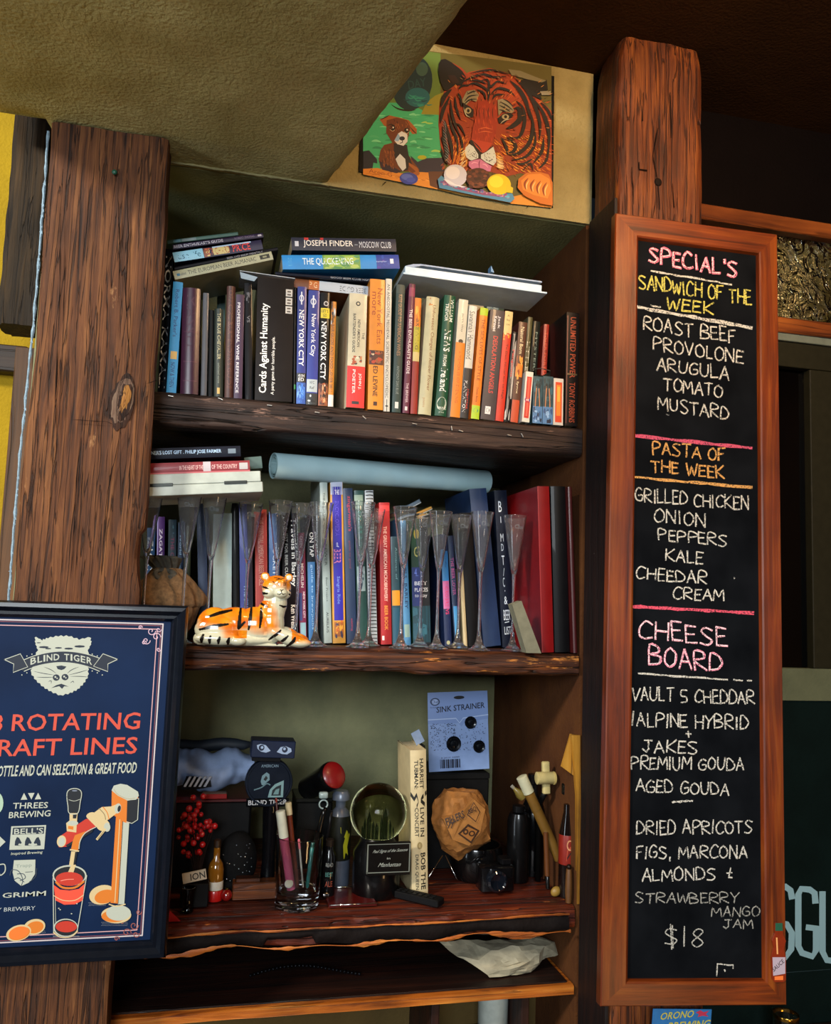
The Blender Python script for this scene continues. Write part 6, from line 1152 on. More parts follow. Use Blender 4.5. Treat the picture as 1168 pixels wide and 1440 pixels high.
for i in range(5):
    p, q = PY(258+i*7, 1106, 1.745), PY(266+i*7, 1092, 1.745); m.prism([(p.x, p.z), (p.x+.0045, p.z), (q.x+.0045, q.z), (q.x, q.z)], 1.742, 1.748)
m.build('striped_ribbon', paint('#a8b4c8', .6), cl); 
m = MB(); pts = [PY(x, y, 1.752) for x, y in ((254, 1110), (262, 1092), (275, 1092), (296, 1098), (297, 1106), (275, 1110))]; m.prism([(p.x, p.z) for p in pts], 1.749, 1.756); m.build('dark_ribbon', paint('#0a0c12', .5), cl)
# support crate so the cloth rests on something: dark bin at back left
bn2 = thing('storage_bin', 'dark bin under the folded cloth at the left of the lower shelf', 'bin', at3(285, 1.76)); w0 = x0-bn2.location.x
MB().bbox(-.10, .085, -.02, .17, 0, zb0-Z3-.022, .004).build('bin_body', paint('#0a0808', .5), bn2); MB().bbox(-.102, .087, -.022, .172, zb0-Z3-.0215, zb0-Z3-.0165, .001).build('bin_rim', paint('#4a0c0c', .4), bn2)
rb = thing('red_folder', 'narrow bright red folder edge under the folded cloth', 'folder', PY(284, 1124, 1.735)); MB().bbox(0, .047, 0, .02, 0, .009, .001).build('folder_edge', paint('#8a1414', .35, 0, .3), rb); MB().bbox(.001, .046, .001, .02, .0092, .0105, .0005).build('folder_paper', paint('#5a4a40', .7), rb)
# berries
br = thing('berry_spray', 'bunch of shiny red berries in the dark left corner of the lower shelf', 'decoration', at3(276, 1.68)); bc = PY(273, 1160, 1.66)-br.location
ball = MB().ell((0, 0, 0), (.0052, .0052, .0052), 12, 8).build('berry', paint('#a80e10', .25, 0, .6), br, True); ball.location = bc; bp_ = [bc]
for i in range(64):
    for _ in range(40):
        x, y = random.gauss(272, 13), random.gauss(1160, 22)
        if 1120 < y < 1205 and 250 < x < 303 and (x-272) > -(y-1110)*.5: break
    p = PY(x, y, 1.66+random.uniform(-.02, .02))-br.location
    if all((p-q).length > .0085 for q in bp_): c = ball.copy(); COL.objects.link(c); c.location = p; c.scale = (random.uniform(.8, 1.15),)*3; bp_.append(p)
m = MB()
for p in bp_[::2]: m.tube([(0, 0, .02), Vector((0, .002, .05)).lerp(p, .5), p], .0009, 4)
m.tube([(0, 0, 0), (0, .001, .03), (0, .003, .09)], .0022, 6); m.build('berry_stems', paint('#20100a', .7), br)
pg = thing('price_sign', 'small cream sign lettered ION propped among the red berries', 'sign', PY(259, 1215, 1.625)); 
M = Matrix.Rotation(-.18, 4, 'Y'); MB().bbox(0, .042, 0, .003, 0, .018, .0005, M).build('sign_card', paint('#b8a890', .6), pg)
P = Print(lambda a, b, L: M @ Vector((a, -.0002-.00005*L, b))); P.text('ION', (.014, .003), (.040, .003), (0, .012), '#1c1410', .02); P.build('sign_lettering', pg)
MB().bbox(-.004, .046, .001, .03, -.042, -.0008, .002).build('sign_stand', paint('#0a0808', .4), pg); pg.location.z = Z3+.0432
amb = thing('amber_bottle', 'small amber glass bottle with white label right of the berries', 'bottle', at3(301, 1.665))
MB().lathe([(.0001, 0), (.013, 0), (.0145, .002), (.0145, .055), (.012, .066), (.006, .075), (.006, .094), (.0001, .094)], 24, close=False).build('bottle_glass', paint('#7a4c10', .1, 0, .8), amb, 40); MB().lathe([(.0147, .02), (.0149, .021), (.0149, .034), (.0147, .035)], 24, close=False).build('bottle_label', paint('#c8c0b0', .5), amb, 40); MB().lathe([(.0145, 0), (.0152, .001), (.0152, .018), (.0145, .019)], 24, close=False).build('bottle_band', paint('#b01410', .3, 0, .4), amb, True)
m = MB(); m.lathe([(.0068, .095), (.0068, .107), (.004, .109)], 16); m.build('bottle_cap', paint('#2a1808', .4), amb, 40)
rb2 = thing('red_ball', 'small shiny red ball ornament beside the amber bottle', 'ornament', at3(318, 1.655)+Vector((0, 0, .0105))); MB().ell((0, 0, 0), (.0105, .0105, .0105), 20, 14).build('ball_body', paint('#7a0c08', .12, 0, .9), rb2, True); MB().lathe([(.003, .010), (.003, .013), (.001, .0135)], 10).build('ball_cap', paint('#8a6a30', .3, 1), rb2)
# dark studded purse
dp = thing('studded_purse', 'black purse with tiny silver studs behind the glass tumbler', 'purse', at3(331, 1.71))
m = MB(); m.ell((0, 0, .055), (.038, .026, .055), 24, 16); m.box(-.03, .03, -.018, .018, .0, .02); remesh('purse_body', m, paint('#050506', .8, 0, 0), .002, dp, 3)
m = MB()
for i in range(26):
    a, b = random.uniform(-1.2, .9), random.uniform(-.6, .75); m.ell((.038*math.sin(a)*math.cos(b), -.0265*math.cos(a)*math.cos(b)-.0005, .055+.054*math.sin(b)), (.0012, .0008, .0012), 8, 6)
o = m.build('studs', paint('#b8c0c8', .2, 1), dp, True); o['kind'] = 'stuff'
dm = thing('small_dark_glass', 'small dark shot glass in front of the berry sign', 'glass', at3(263, 1.61)); MB().lathe([(.0001, 0), (.010, 0), (.011, .002), (.008, .008), (.010, .03), (.012, .042), (.011, .042), (.009, .03), (.0001, .012)], 24, close=False).build('glass_body', glassmat('#4a4a50', 0, 1.45), dm, 40); MB().lathe([(.0001, .0125), (.0085, .0125), (.0095, .028), (.0001, .028)], 20, close=False).build('dark_liquid', paint('#0a0505', .1), dm, 40)
rt = thing('red_tag', 'small red triangular tag at the far left beside the poster frame', 'tag', at3(247, 1.565, .0008)); MB().prism([(-.016, 0), (.008, 0), (-.016, .022)], 0, .004).build('tag_card', paint('#a81410', .4), rt); MB().tube([(-.012, .002, .012), (-.014, -.003, .018), (-.016, .002, .024)], .0006, 5).build('tag_string', paint('#c0b8a8', .7), rt)
# wooden block
wk = thing('wooden_block', 'brown wooden block lying left of the glass tumbler', 'block', at3(326, 1.655)); MB().bbox(0, .080, 0, .030, 0, .030, .002).build('block_body', wood('#3a1806', '#6a3410', '#8a4c1c', 'x', 1.5, .5, .3), wk); MB().bbox(.006, .05, .006, .028, .0302, .036, .001).build('block_top', wood('#2a1006', '#4a2410', '#5a3416', 'x', 1.5, .5, .3), wk)
# tap handle: round sign with eyes box
th_ = thing('tap_badge', 'black tap handle with round BLIND TIGER badge', 'tap handle', at3(384, 1.715))
hz = PY(379, 1104, 1.67).z-Z3; hx = PY(379, 1104, 1.67).x-th_.location.x
MB().lathe([(.018, 0), (.020, .004), (.014, .02), (.012, .06), (.016, hz-.05), (.018, hz-.02)], 24, c=(hx*.6, 0, 0)).build('handle_body', paint('#08080b', .25, 0, .5), th_, 40)
M = Matrix.Translation((hx, -.018, hz)) @ Matrix.Rotation(math.pi/2, 4, 'X'); RD_ = 33*mpp(1.66)
MB().lathe([(RD_*.86, -.006), (RD_, -.006), (RD_, .006), (RD_*.97, .0085), (RD_*.90, .0085), (RD_*.88, .006)], 48, M=M).build('badge_rim', paint('#101826', .35, 0, .2), th_, 40)
MB().lathe([(RD_*.87, -.004), (RD_*.87, .0055)], 48, M=M).build('badge_disc', paint('#06080c', .6, 0, 0), th_)
P = Print(lambda a, b, L: Vector((hx+a*RD_, -.0245-.00006*L, hz+b*RD_)))
P.stroke([(.93*math.cos(t), .93*math.sin(t)) for t in [math.pi*(.18+.64*i/20) for i in range(21)]], .05, '#7a98b0'); P.text('AMERICAN', (-.36, .62), (.36, .62), (0, .12), '#8098a8', .01)
P.poly([(-.35, .05), (-.30, .28), (-.12, .42), (.0, .34), (.02, .10), (-.10, .0), (-.22, -.12), (-.30, -.1)], '#6a8c98'); P.poly([(-.24, .12), (-.14, .28), (-.06, .18), (-.14, .06)], '#0c1418'); P.poly([(-.02, -.62), (.05, -.30), (.25, -.08), (.62, .08), (.62, -.62)], '#7aa0a4'); P.poly([(.12, -.55), (.16, -.32), (.32, -.18), (.52, -.1), (.52, -.55)], '#0c1c24'); P.poly([(.2, -.5), (.3, -.3), (.45, -.25), (.42, -.5)], '#6a9094')
P.curve([(-.6, -.3), (-.3, -.2), (-.1, -.05), (.05, -.1)], .05, '#5a7a84'); P.build('badge_art', th_, .6)
P = Print(lambda a, b, L: Vector((hx+a*RD_, -.0262-.00006*L, hz+b*RD_))); P.text('BLIND TIGER', (-.82, -.92), (.80, -.90), (0, .20), '#c8ccd0', .02); MB().bbox(hx-RD_*.9, hx+RD_*.88, -.026, -.018, hz-RD_*1.0, hz-RD_*.66, .002).build('name_plate', paint('#06080c', .3), th_); P.build('name_lettering', th_)
eb = thing('eyes_box', 'dark blue box printed with two staring white eyes, above the round badge', 'box', (0, 0, 0))
a, b = PY(352, 1065, 1.66), PY(414, 1067, 1.66); e1 = (b-a).length; eh = 23*mpp(1.66); eb.matrix_world = Matrix.Translation(a) @ Matrix.Rotation(-math.atan2(b.z-a.z, b.x-a.x), 4, 'Y')
MB().bbox(0, e1, 0, .05, 0, eh, .002).build('box_body', paint('#0c1c3c', .35, 0, .3), eb); MB().bbox(.004, e1*.7, .012, .04, -.009, -.0002, .001).build('box_foot', paint('#0a0a0e', .4), eb)
P = Print(lambda a, b, L: (a*e1, -.0003-.00006*L, b*eh)); BW = '#a8c0e0'
P.poly([(.12, .72), (.2, .80), (.32, .74), (.44, .42), (.34, .30), (.22, .36), (.14, .52)], BW); P.ell(.23, .58, .065, .18, '#0c1c3c'); P.ell(.24, .60, .03, .08, BW); P.poly([(.58, .36), (.66, .66), (.78, .72), (.9, .60), (.92, .42), (.82, .24), (.7, .26)], BW); P.ell(.76, .52, .065, .18, '#0c1c3c'); P.ell(.75, .56, .03, .08, BW); P.build('eyes_print', eb)
# tumbler with pens
tb = thing('glass_tumbler', 'heavy clear glass tumbler holding markers and pencils', 'glass', at3(417, 1.612)); tH = PY(417, 1175, 1.612).z-Z3; r1, r0 = 32.5*mpp(1.6), 30*mpp(1.6)
MB().lathe([(.0001, 0), (r0*.9, 0), (r0, .003), (r0*.985, .014), (r0*1.0, .022), (r1, tH-.001), (r1-.001, tH), (r1-.0022, tH-.001), (r0*.92, .034), (r0*.86, .028), (.0001, .026)], 48, close=False).build('tumbler_glass', glassmat('#f0f4f4', 0, 1.47), tb, 40)
def pen(label, cat, name, p0, p1, r, parts, par=None):      # cylinder things standing in the tumbler, given by lower and upper pixel
    a, b = p0, p1; dv = b-a; t = thing(name, label, cat, a); t.rotation_euler = dv.to_track_quat('Z', 'Y').to_euler(); L = dv.length
    for n, f0, f1, rr, col in parts: MB().lathe([(rr*r*.8, f0*L), (rr*r, f0*L+.0008), (rr*r, f1*L-.0008), (rr*r*.85, f1*L)], 16).build(n, paint(col, .35, 0, .3), t, 40)
    return t
yb = Z3+.028
def px3(x, y, Y): return PY(x, y, Y)
pen('thick pink marker with white cap standing in the tumbler', 'marker', 'marker', px3(409, 1252, 1.605), px3(394, 1140, 1.600), .0088, [('marker_body', 0, .66, .95, '#a84868'), ('marker_cap', .662, 1, 1.0, '#c8c8b4')])
pen('brown cigar-like pencil with cream end standing in the tumbler', 'pencil', 'pencil', px3(417, 1252, 1.625), px3(405, 1128, 1.632), .0058, [('pencil_body', 0, .85, .9, '#6a2810'), ('pencil_end', .852, 1, 1.05, '#c8b890')])
pen('thin dark red pencil behind the pink marker in the tumbler', 'pencil', 'pencil', px3(398, 1250, 1.628), px3(388, 1122, 1.628), .0022, [('pencil_body', 0, .95, 1, '#3a0c08'), ('pencil_tip', .952, 1, .8, '#8a2a18')])
pen('teal pen inside the right of the tumbler', 'pen', 'pen', px3(432, 1250, 1.612), px3(440, 1185, 1.615), .004, [('pen_body', 0, .9, 1, '#1c6a68'), ('pen_cap', .9, 1, .9, '#0e4a48')])
pen('thin white pen in the middle of the tumbler', 'pen', 'pen', px3(426, 1250, 1.608), px3(420, 1180, 1.602), .0018, [('pen_body', 0, .8, 1, '#a8a8a0'), ('pen_cap', .8, 1, 1.2, '#c86070')])
cp_ = thing('plastic_disc', 'white bottle cap with blue ring inside the tumbler base', 'cap', px3(406, 1244, 1.596)); M = Matrix.Rotation(.9, 4, 'X'); MB().lathe([(.0075, 0), (.0075, .003), (.006, .004)], 20, M=M).build('cap_body', paint('#b8b4a4', .4), cp_, 40); MB().lathe([(.0077, .0008), (.0077, .002)], 20, M=M).build('cap_ring', paint('#1c2c8a', .4), cp_)
# corkscrew with white handle end leaning
ck_ = thing('corkscrew', 'black corkscrew with pale plastic top leaning behind the tumbler', 'corkscrew', at3(440, 1.67)); q = lambda x, y, Y=1.66: PY(x, y, Y)-ck_.location
MB().tube([(0, 0, .003), q(446, 1180), q(454, 1145), q(458, 1135)], [.006, .006, .005, .004], 10).build('lever', paint('#0a0a0c', .25, .3, .3), ck_, True); a = q(455, 1118); MB().bbox(-.009, .008, -.006, .006, -.006, .006, .003, Matrix.Translation(a)).build('handle_top', paint('#90a4a4', .3), ck_, True); MB().tube([q(455, 1122)+Vector((.008*math.cos(t), 0, -.012+.008*math.sin(t))) for t in [i*math.pi/10 for i in range(21)]], .0016, 6).build('ring', paint('#90a4a4', .3), ck_, True)
MB().tube([(0.01, 0.004, .003), q(463, 1160, 1.664), q(466, 1140, 1.664)], [.003, .004, .003], 8).build('second_lever', paint('#141416', .3, .5), ck_, True)
# spray bottle with yellow label
sb = thing('squeeze_bottle', 'grey squeeze bottle with yellow-green label behind the corkscrew', 'bottle', at3(474, 1.72)); bH = PY(474, 1112, 1.72).z-Z3
MB().lathe([(.0001, 0), (.022, 0), (.023, .003), (.023, bH*.62), (.017, bH*.78), (.010, bH*.82), (.010, bH*.9), (.0001, bH*.9)], 28, close=False).build('bottle_body', paint('#4a5260', .35, 0, .3), sb, 40)
MB().lathe([(.0232, bH*.28), (.0234, bH*.29), (.0234, bH*.66), (.0205, bH*.74)], 28, close=False).build('bottle_label', paint('#14160e', .5), sb, 40); MB().lathe([(.012, bH*.9), (.0175, bH*.905), (.0175, bH*.96), (.013, bH)], 24).build('bottle_cap', paint('#5a6474', .3, .2), sb, 40)
P = Print(lambda a, b, L: (math.sin(a)*.0236, -math.cos(a)*.0236-.00005*L, b*bH)); P.poly([(-.1, .64), (.5, .60), (.85, .55), (.6, .42), (.75, .34), (.3, .30), (.2, .45), (.35, .52), (-.05, .58)], '#a8a41c'); P.build('label_print', sb)
lb = thing('spirit_bottle', 'small dark bottle with printed text standing right of the tumbler', 'bottle', at3(460, 1.655)); MB().lathe([(.0001, 0), (.0125, 0), (.0135, .002), (.0135, .075), (.008, .086), (.008, .094), (.0001, .094)], 24, close=False).build('bottle_body', paint('#0b0c0e', .15, 0, .6), lb, 40); P = Print(lambda a, b, L: (math.sin(a)*.0138, -math.cos(a)*.0138, b)); P.text('READ', (-.55, .058), (.5, .058), (0, .007), '#8a8c88', .02); P.text('BEST', (-.55, .040), (.5, .040), (0, .008), '#4a8078', .02); P.text('ALE', (-.55, .022), (.5, .022), (0, .010), '#8a3c28', .02); P.build('label_print', lb)
MB().lathe([(.0085, .0942), (.0085, .105), (.006, .107)], 16).build('bottle_cap', paint('#1a1410', .3), lb, 40)
# black torch / can with red face
rc = thing('red_faced_horn', 'black canister with round red face tilted toward the viewer', 'canister', (0, 0, 0)); a = PY(469, 1090, 1.70); dr_ = Vector((.42, -.78, .42)).normalized(); rc.location = a; rc.rotation_euler = dr_.to_track_quat('Z', 'Y').to_euler()
MB().lathe([(.016, -.10), (.022, -.098), (.026, -.03), (.0285, -.012), (.0285, -.004), (.026, 0)], 36).build('canister_body', paint('#0a0b0c', .3, 0, .4), rc, 40); MB().lathe([(.0262, .0002), (.0262, .002), (.022, .006), (.010, .0085), (.0001, .009)], 36, close=False).build('red_face', paint('#7c080c', .4, 0, .2), rc, 40)
bs = thing('black_case', 'black case standing behind the tumbler and supporting the canister', 'case', at3(425, 1.76)); MB().bbox(-.02, .055, 0, .09, 0, .150, .004).build('case_body', paint('#0a0b0a', .45), bs); MB().bbox(-.021, .056, -.001, .091, .1502, .158, .002).build('case_lid', paint('#12130f', .4), bs)
# snow globe
sg = thing('snow_globe', 'clear globe with city skyline on a black base with a silver-edged plaque', 'snow globe', at3(538, 1.665)); gc = PY(532, 1142, 1.665)-sg.location; gr = 40*mpp(1.665)
MB().ell(gc, (gr, gr, gr), 48, 32).build('globe_glass', glassmat('#e8e6b0', 0, 1.18), sg, True)
bz = gc.z-gr*.80; MB().lathe([(.044, 0), (.046, .003), (.046, bz*.75), (.030, bz), (.0001, bz)], 40, c=(gc.x, 0, 0), close=False).build('globe_base', paint('#060607', .3, 0, .4), sg, 40)
m = MB(); random.seed(3)
for (dx, w_, hh_, k) in ((-.022, .004, .034, 0), (-.015, .006, .044, 1), (-.008, .004, .030, 0), (-.002, .005, .026, 0), (.006, .004, .036, 0), (.012, .007, .050, 1), (.020, .004, .030, 0), (-.026, .003, .022, 0), (.025, .003, .02, 0)):
    zb_ = bz+.002; m.box(gc.x+dx-w_/2, gc.x+dx+w_/2, -w_/2, w_/2, zb_, zb_+hh_*.7)
    m.add([(gc.x+dx-w_/2, -w_/2, zb_+hh_*.7), (gc.x+dx+w_/2, -w_/2, zb_+hh_*.7), (gc.x+dx+w_/2, w_/2, zb_+hh_*.7), (gc.x+dx-w_/2, w_/2, zb_+hh_*.7), (gc.x+dx, 0, zb_+hh_)], [(0, 1, 4), (1, 2, 4), (2, 3, 4), (3, 0, 4)])
m.build('skyline', paint('#0e1a08', .4, .3), sg)
w_, h_ = 60*mpp(1.62), 38*mpp(1.62); pz = PY(541, 1226, 1.617).z-Z3; pxx = gc.x+(PY(541, 1226, 1.617).x-PY(532, 1226, 1.617).x)
MB().bbox(pxx-w_/2-.002, pxx+w_/2+.002, -.053, -.0465, pz-.006, pz+h_+.003, .001).build('plaque', paint('#060607', .3), sg)
P = Print(lambda a, b, L: (pxx+a*w_, -.0532-.00005*L, pz+b*h_)); P.stroke([(-.5, 0), (.5, 0), (.5, 1), (-.5, 1), (-.5, -.02)], .035, '#6a7068'); P.text('Paul Signs of the Seasons', (-.4, .66), (.42, .70), (0, .14), '#9aa098', -.005, .4); P.text('in', (-.04, .46), (.04, .46), (0, .07), '#9aa098', 0); P.text('Manhattan', (-.25, .20), (.27, .20), (0, .14), '#9aa098', -.005, .4); P.build('plaque_lettering', sg)
# clipboard tray
ct = thing('serving_tray', 'small dark red tray with bright metal edges in front of the snow globe', 'tray', at3(492, 1.63)); 
MB().bbox(-.045, .045, -.035, .055, 0, .004, .001).build('tray_base', paint('#4a0c08', .3, 0, .4), ct); m = MB(); m.tube([(-.044, -.036, .005), (.046, -.036, .005)], .0012, 6); m.build('front_rod', paint('#d0d0cc', .15, 1), ct, True); MB().tube([(-.046, .056, .006), (.042, .056, .006)], .0012, 6).build('back_rod', paint('#d0d0cc', .15, 1), ct, True)
for x in (-.045, .052): MB().lathe([(.003, -.007), (.0065, -.005), (.0075, 0), (.0065, .005), (.003, .007)], 20, M=Matrix.Translation((x, .012, .0078)) @ Matrix.Rotation(1.57, 4, 'Y')).build('end_knob', paint('#5a5654', .2, 1), ct, 40)
# dark remote
rmt = thing('remote_control', 'black remote control lying in front of the Harriet Tubman book'.replace('Harriet Tubman book', 'cream upright book'), 'remote', at3(584, 1.615), (0, 0, -.75)); MB().bbox(-.065, .055, -.014, .014, 0, .013, .003).build('remote_body', paint('#050507', .6), rmt)
m = MB()
for i in range(8):
    for j in range(2): m.bbox(-.05+i*.012, -.043+i*.012, -.008+j*.009, -.002+j*.009, .0132, .0142, .0004)
o = m.build('remote_buttons', paint('#101012', .5), rmt)
# cream book
SB(Z3, 579.5, 602.5, 577, 1056, '#c0b088', 'cream book HARRIET TUBMAN LIVE IN CONCERT standing upright on the lower shelf', [('d', 'HARRIET', .94, .73, .55, .80, '#14140f', .03), ('d', 'TUBMAN:', .93, .73, .22, .46, '#14140f', .03), ('s', [(.0, .695), (.2, .66), (.35, .69), (.45, .64), (.35, .61)], .03, '#14140f'), ('s', [(.98, .70), (.7, .67), (.6, .65), (.85, .62)], .03, '#14140f'), ('d', 'LIVE IN', .60, .40, .55, .80, '#14140f', .03), ('d', 'CONCERT', .60, .40, .22, .46, '#14140f', .02), ('e', .5, .34, .16, .025, '#8a7a50'), ('d', 'BOB THE', .29, .04, .55, .85, '#14140f', .04), ('d', 'DRAG QUEEN', .28, .04, .20, .42, '#14140f', .02)], off=.085, d=.12, hard=True, group='books on the lower shelf'); flush()
pf = thing('paper_carton', 'dark carton with printed flap on top of the cream upright book', 'carton', PY(565, 1056, 1.70)); 
a, b, c, dd = [PY(x, y, 1.70)-pf.location for x, y in ((566, 1043), (577, 1054), (598, 1052), (584, 1046))]
MB().prism([(0, .013), (.018, .0015), (.048, .0015), (.048, .010), (.030, .010), (.018, .006)], 0, .05).build('carton_body', paint('#10100e', .4), pf); M = Matrix.Translation((.030, -.001, .0105)) @ Matrix.Rotation(-.5, 4, 'Y'); MB().bbox(0, .019, 0, .002, 0, .027, .0004, M).build('carton_flap', paint('#7a8ca8', .5), pf)
# sink strainer card
sn = thing('blister_card', 'blue-grey SINK STRAINER package hanging card standing at the back', 'package', (0, 0, 0)); Ys = 1.80
a, b = PY(603, 1086, Ys), PY(688, 1081, Ys); cw, ch = (b-a).length, 112*mpp(Ys); sn.matrix_world = Matrix.Translation(a) @ Matrix.Rotation(-math.atan2(b.z-a.z, b.x-a.x), 4, 'Y') @ Matrix.Rotation(-.04, 4, 'X')
MB().bbox(0, cw, 0, .002, 0, ch, .0006).build('backing_card', paint('#8aa4d4', .4, 0, .2, .06), sn)
P = Print(lambda a, b, L: (a*cw, -.0002-.00006*L, b*ch)); P.poly([(0, .60), (.5, .60), (.55, .55), (.6, .60), (1, .64), (1, 1), (0, 1)], '#7a94c8'); P.stroke([(0, .655), (.46, .66), (.52, .60), (.58, .66), (1, .69)], .012, '#b0c4e8'); P.text('SINK STRAINER', (.14, .74), (.95, .78), (0, .075), '#10182c', .03); P.ell(.52, .925, .09, .022, '#10141c')
P.ell(.12, .88, .08, .05, '#2a3c60'); P.ell(.12, .88, .06, .035, '#9ab0dc'); P.text('Chef', (.06, .86), (.18, .86), (0, .04), '#2a3c60', 0); P.text('Solutions', (.04, .80), (.22, .80), (0, .02), '#2a3c60', 0)
random.seed(5)
for i in range(180):
    x, y = random.uniform(.03, .45), .60-random.uniform(0, 1)**1.3*.34; P.ell(x, y, .008, .006, random.choice(['#1c2840', '#4a5c84']), 6)
for i in range(80):
    x, y = random.uniform(.5, .95), random.uniform(.25, .58); P.ell(x, y, .007, .006, random.choice(['#1c2840', '#4a5c84']), 6)
for i in range(14): P.rect(.18+i*.024, .04, .19+i*.024+.006*(i % 3), .15, '#141c30', 1)
P.text('8 24131 44060', (.2, .16), (.5, .165), (0, .02), '#2a3450', 0); P.build('card_print', sn)
for (x, y, r) in ((.41, .34, .0165), (.70, .60, .0135), (.83, .29, .0135)):
    M = Matrix.Translation((x*cw, -.0015, y*ch)) @ Matrix.Rotation(math.pi/2, 4, 'X'); MB().lathe([(r, 0), (r, .002), (r*.85, .004), (r*.6, .003), (r*.5, .006), (r*.2, .007)], 24, M=M).build('strainer', paint('#0e1218', .25, .3, .3), sn, 40)
db = thing('dark_carton', 'black carton under the hanging card at the back of the lower shelf', 'carton', at3(650, 1.79)); zc = a.z-Z3-.002
MB().bbox(-.085, .055, 0, .14, 0, zc-.012, .003).build('carton_body', paint('#060606', .6), db); MB().bbox(-.086, .056, -.001, .141, zc-.0118, zc, .002).build('carton_lid', paint('#0a0908', .6), db)
# crumpled paper lump helper
def crumple(name, mat, c, r, seed, parent, sub=2, amp=.21, **_):
    rs = random.Random(seed); bm = bmesh.new(); bmesh.ops.create_icosphere(bm, subdivisions=sub, radius=1)
    for v in bm.verts: v.co *= 1+rs.uniform(-amp, amp)
    bmesh.ops.subdivide_edges(bm, edges=bm.edges[:], cuts=3, use_grid_fill=True); bmesh.ops.triangulate(bm, faces=bm.faces[:])
    for v in bm.verts:
        d1 = noise.voronoi(v.co*3.2+Vector((seed, 0, 0)))[0]; v.co *= 1+.05*((d1[1]-d1[0])*2-.6)+.02*noise.noise(v.co*9); v.co = Vector((v.co.x*r[0], v.co.y*r[1], v.co.z*r[2]))
    me = bpy.data.meshes.new(name); bm.to_mesh(me); bm.free(); me.materials.append(mat)
    o = bpy.data.objects.new(name, me); COL.objects.link(o); o.parent = parent; o.location = c; return o
kb = thing('paper_bag', 'crumpled brown kraft paper bag with dark printing beside the cream upright book', 'bag', at3(650, 1.70)); kc = PY(646, 1155, 1.70)-kb.location; rr_ = 44*mpp(1.7)
crumple('bag_body', paint('#85551f', .8, 0, 0, .25, .4, 60), kc, (rr_*1.05, rr_*.7, rr_*1.05), 2, kb)
P = Print(lambda a, b, L: kc+Vector((a*rr_, -rr_*.872-.00006*L+.010*(a*a+b*b), b*rr_))); 
MBp = MB(); MBp.add([kc+Vector((a*rr_, -rr_*.86+.010*(a*a+b*b), b*rr_)) for a, b in ((-.75, .25), (-.1, .55), (.25, .85), (.62, .55), (.45, -.15), (.10, -.55), (-.45, -.35))]+[kc+Vector((a*rr_, -rr_*.3, b*rr_)) for a, b in ((-.75, .25), (-.1, .55), (.25, .85), (.62, .55), (.45, -.15), (.10, -.55), (-.45, -.35))], [tuple(range(7))]+[(i, (i+1) % 7, (i+1) % 7+7, i+7) for i in range(7)]); MBp.build('bag_front', paint('#8c5c24', .8, 0, 0, .2, .4, 60), kb)
PBr = '#2a1408'
P.text('FILLERS', (-.66, .08), (-.08, .34), (-.06, .22), PBr, .02); P.poly([(-.30, -.16), (.02, .14), (.42, -.08), (.16, -.48)], PBr); P.poly([(-.22, -.16), (.02, .06), (.34, -.09), (.14, -.40)], '#8a5826'); P.ell(-.05, -.10, .09, .09, PBr, 14); P.ell(.16, -.16, .11, .09, PBr, 14); P.ell(.16, -.16, .06, .05, '#8a5826', 12); P.ell(-.05, -.10, .04, .04, '#8a5826', 10)
P.stroke([(0, .42), (.22, .78), (.42, .48), (.28, .2), (0, .42)], .03, PBr); P.text('BBQ', (.06, .40), (.32, .52), (-.04, .16), PBr, .02); P.stroke([(-.62, .02), (-.5, .30)], .03, PBr); P.stroke([(-.52, .02), (-.42, .28)], .03, PBr)
P.build('bag_print', kb)
# black round pot under the bag with thin crossed legs
bk = thing('black_pot', 'black round pot holding up the crumpled paper bag', 'pot', at3(668, 1.735)); MB().lathe([(.0001, 0), (.045, 0), (.052, .01), (.056, .05), (.052, .066), (.048, .066), (.048, .02), (.0001, .015)], 40, close=False).build('pot_body', paint('#060607', .2, 0, .5), bk, 40); MB().tube([(-.0, -.055, .06), (-.02, -.062, .055), (-.03, -.060, .045)], .002, 6).build('pot_handle', paint('#0a0a0c', .3), bk, True)
xl = thing('wire_easel', 'thin silver wire easel with crossed legs in front of the black pot', 'easel', at3(624, 1.63)); o_ = xl.location
m = MB(); m.tube([PY(603, 1233, 1.625)-o_, PY(622, 1203, 1.66)-o_], .0009, 6); m.build('leg', paint('#a8a8a8', .2, 1), xl, True); MB().tube([PY(642, 1236, 1.625)-o_, PY(626, 1203, 1.66)-o_], .0009, 6).build('leg', paint('#a8a8a8', .2, 1), xl, True)
cm_ = thing('camera_body', 'black camera with small glints right of the paper bag', 'camera', at3(700, 1.632)); MB().bbox(-.035, .035, 0, .04, 0, .05, .006).build('camera_case', paint('#060608', .25, 0, .5), cm_, 40); MB().lathe([(.020, 0), (.020, .015), (.016, .018), (.015, .012), (.0001, .010)], 28, M=Matrix.Translation((-.006, 0, .026)) @ Matrix.Rotation(math.pi/2, 4, 'X'), close=False).build('lens', paint('#0c1018', .1, 0, 1), cm_, 40); MB().bbox(.008, .030, .005, .035, .0505, .062, .003).build('viewfinder', paint('#08080a', .3), cm_)
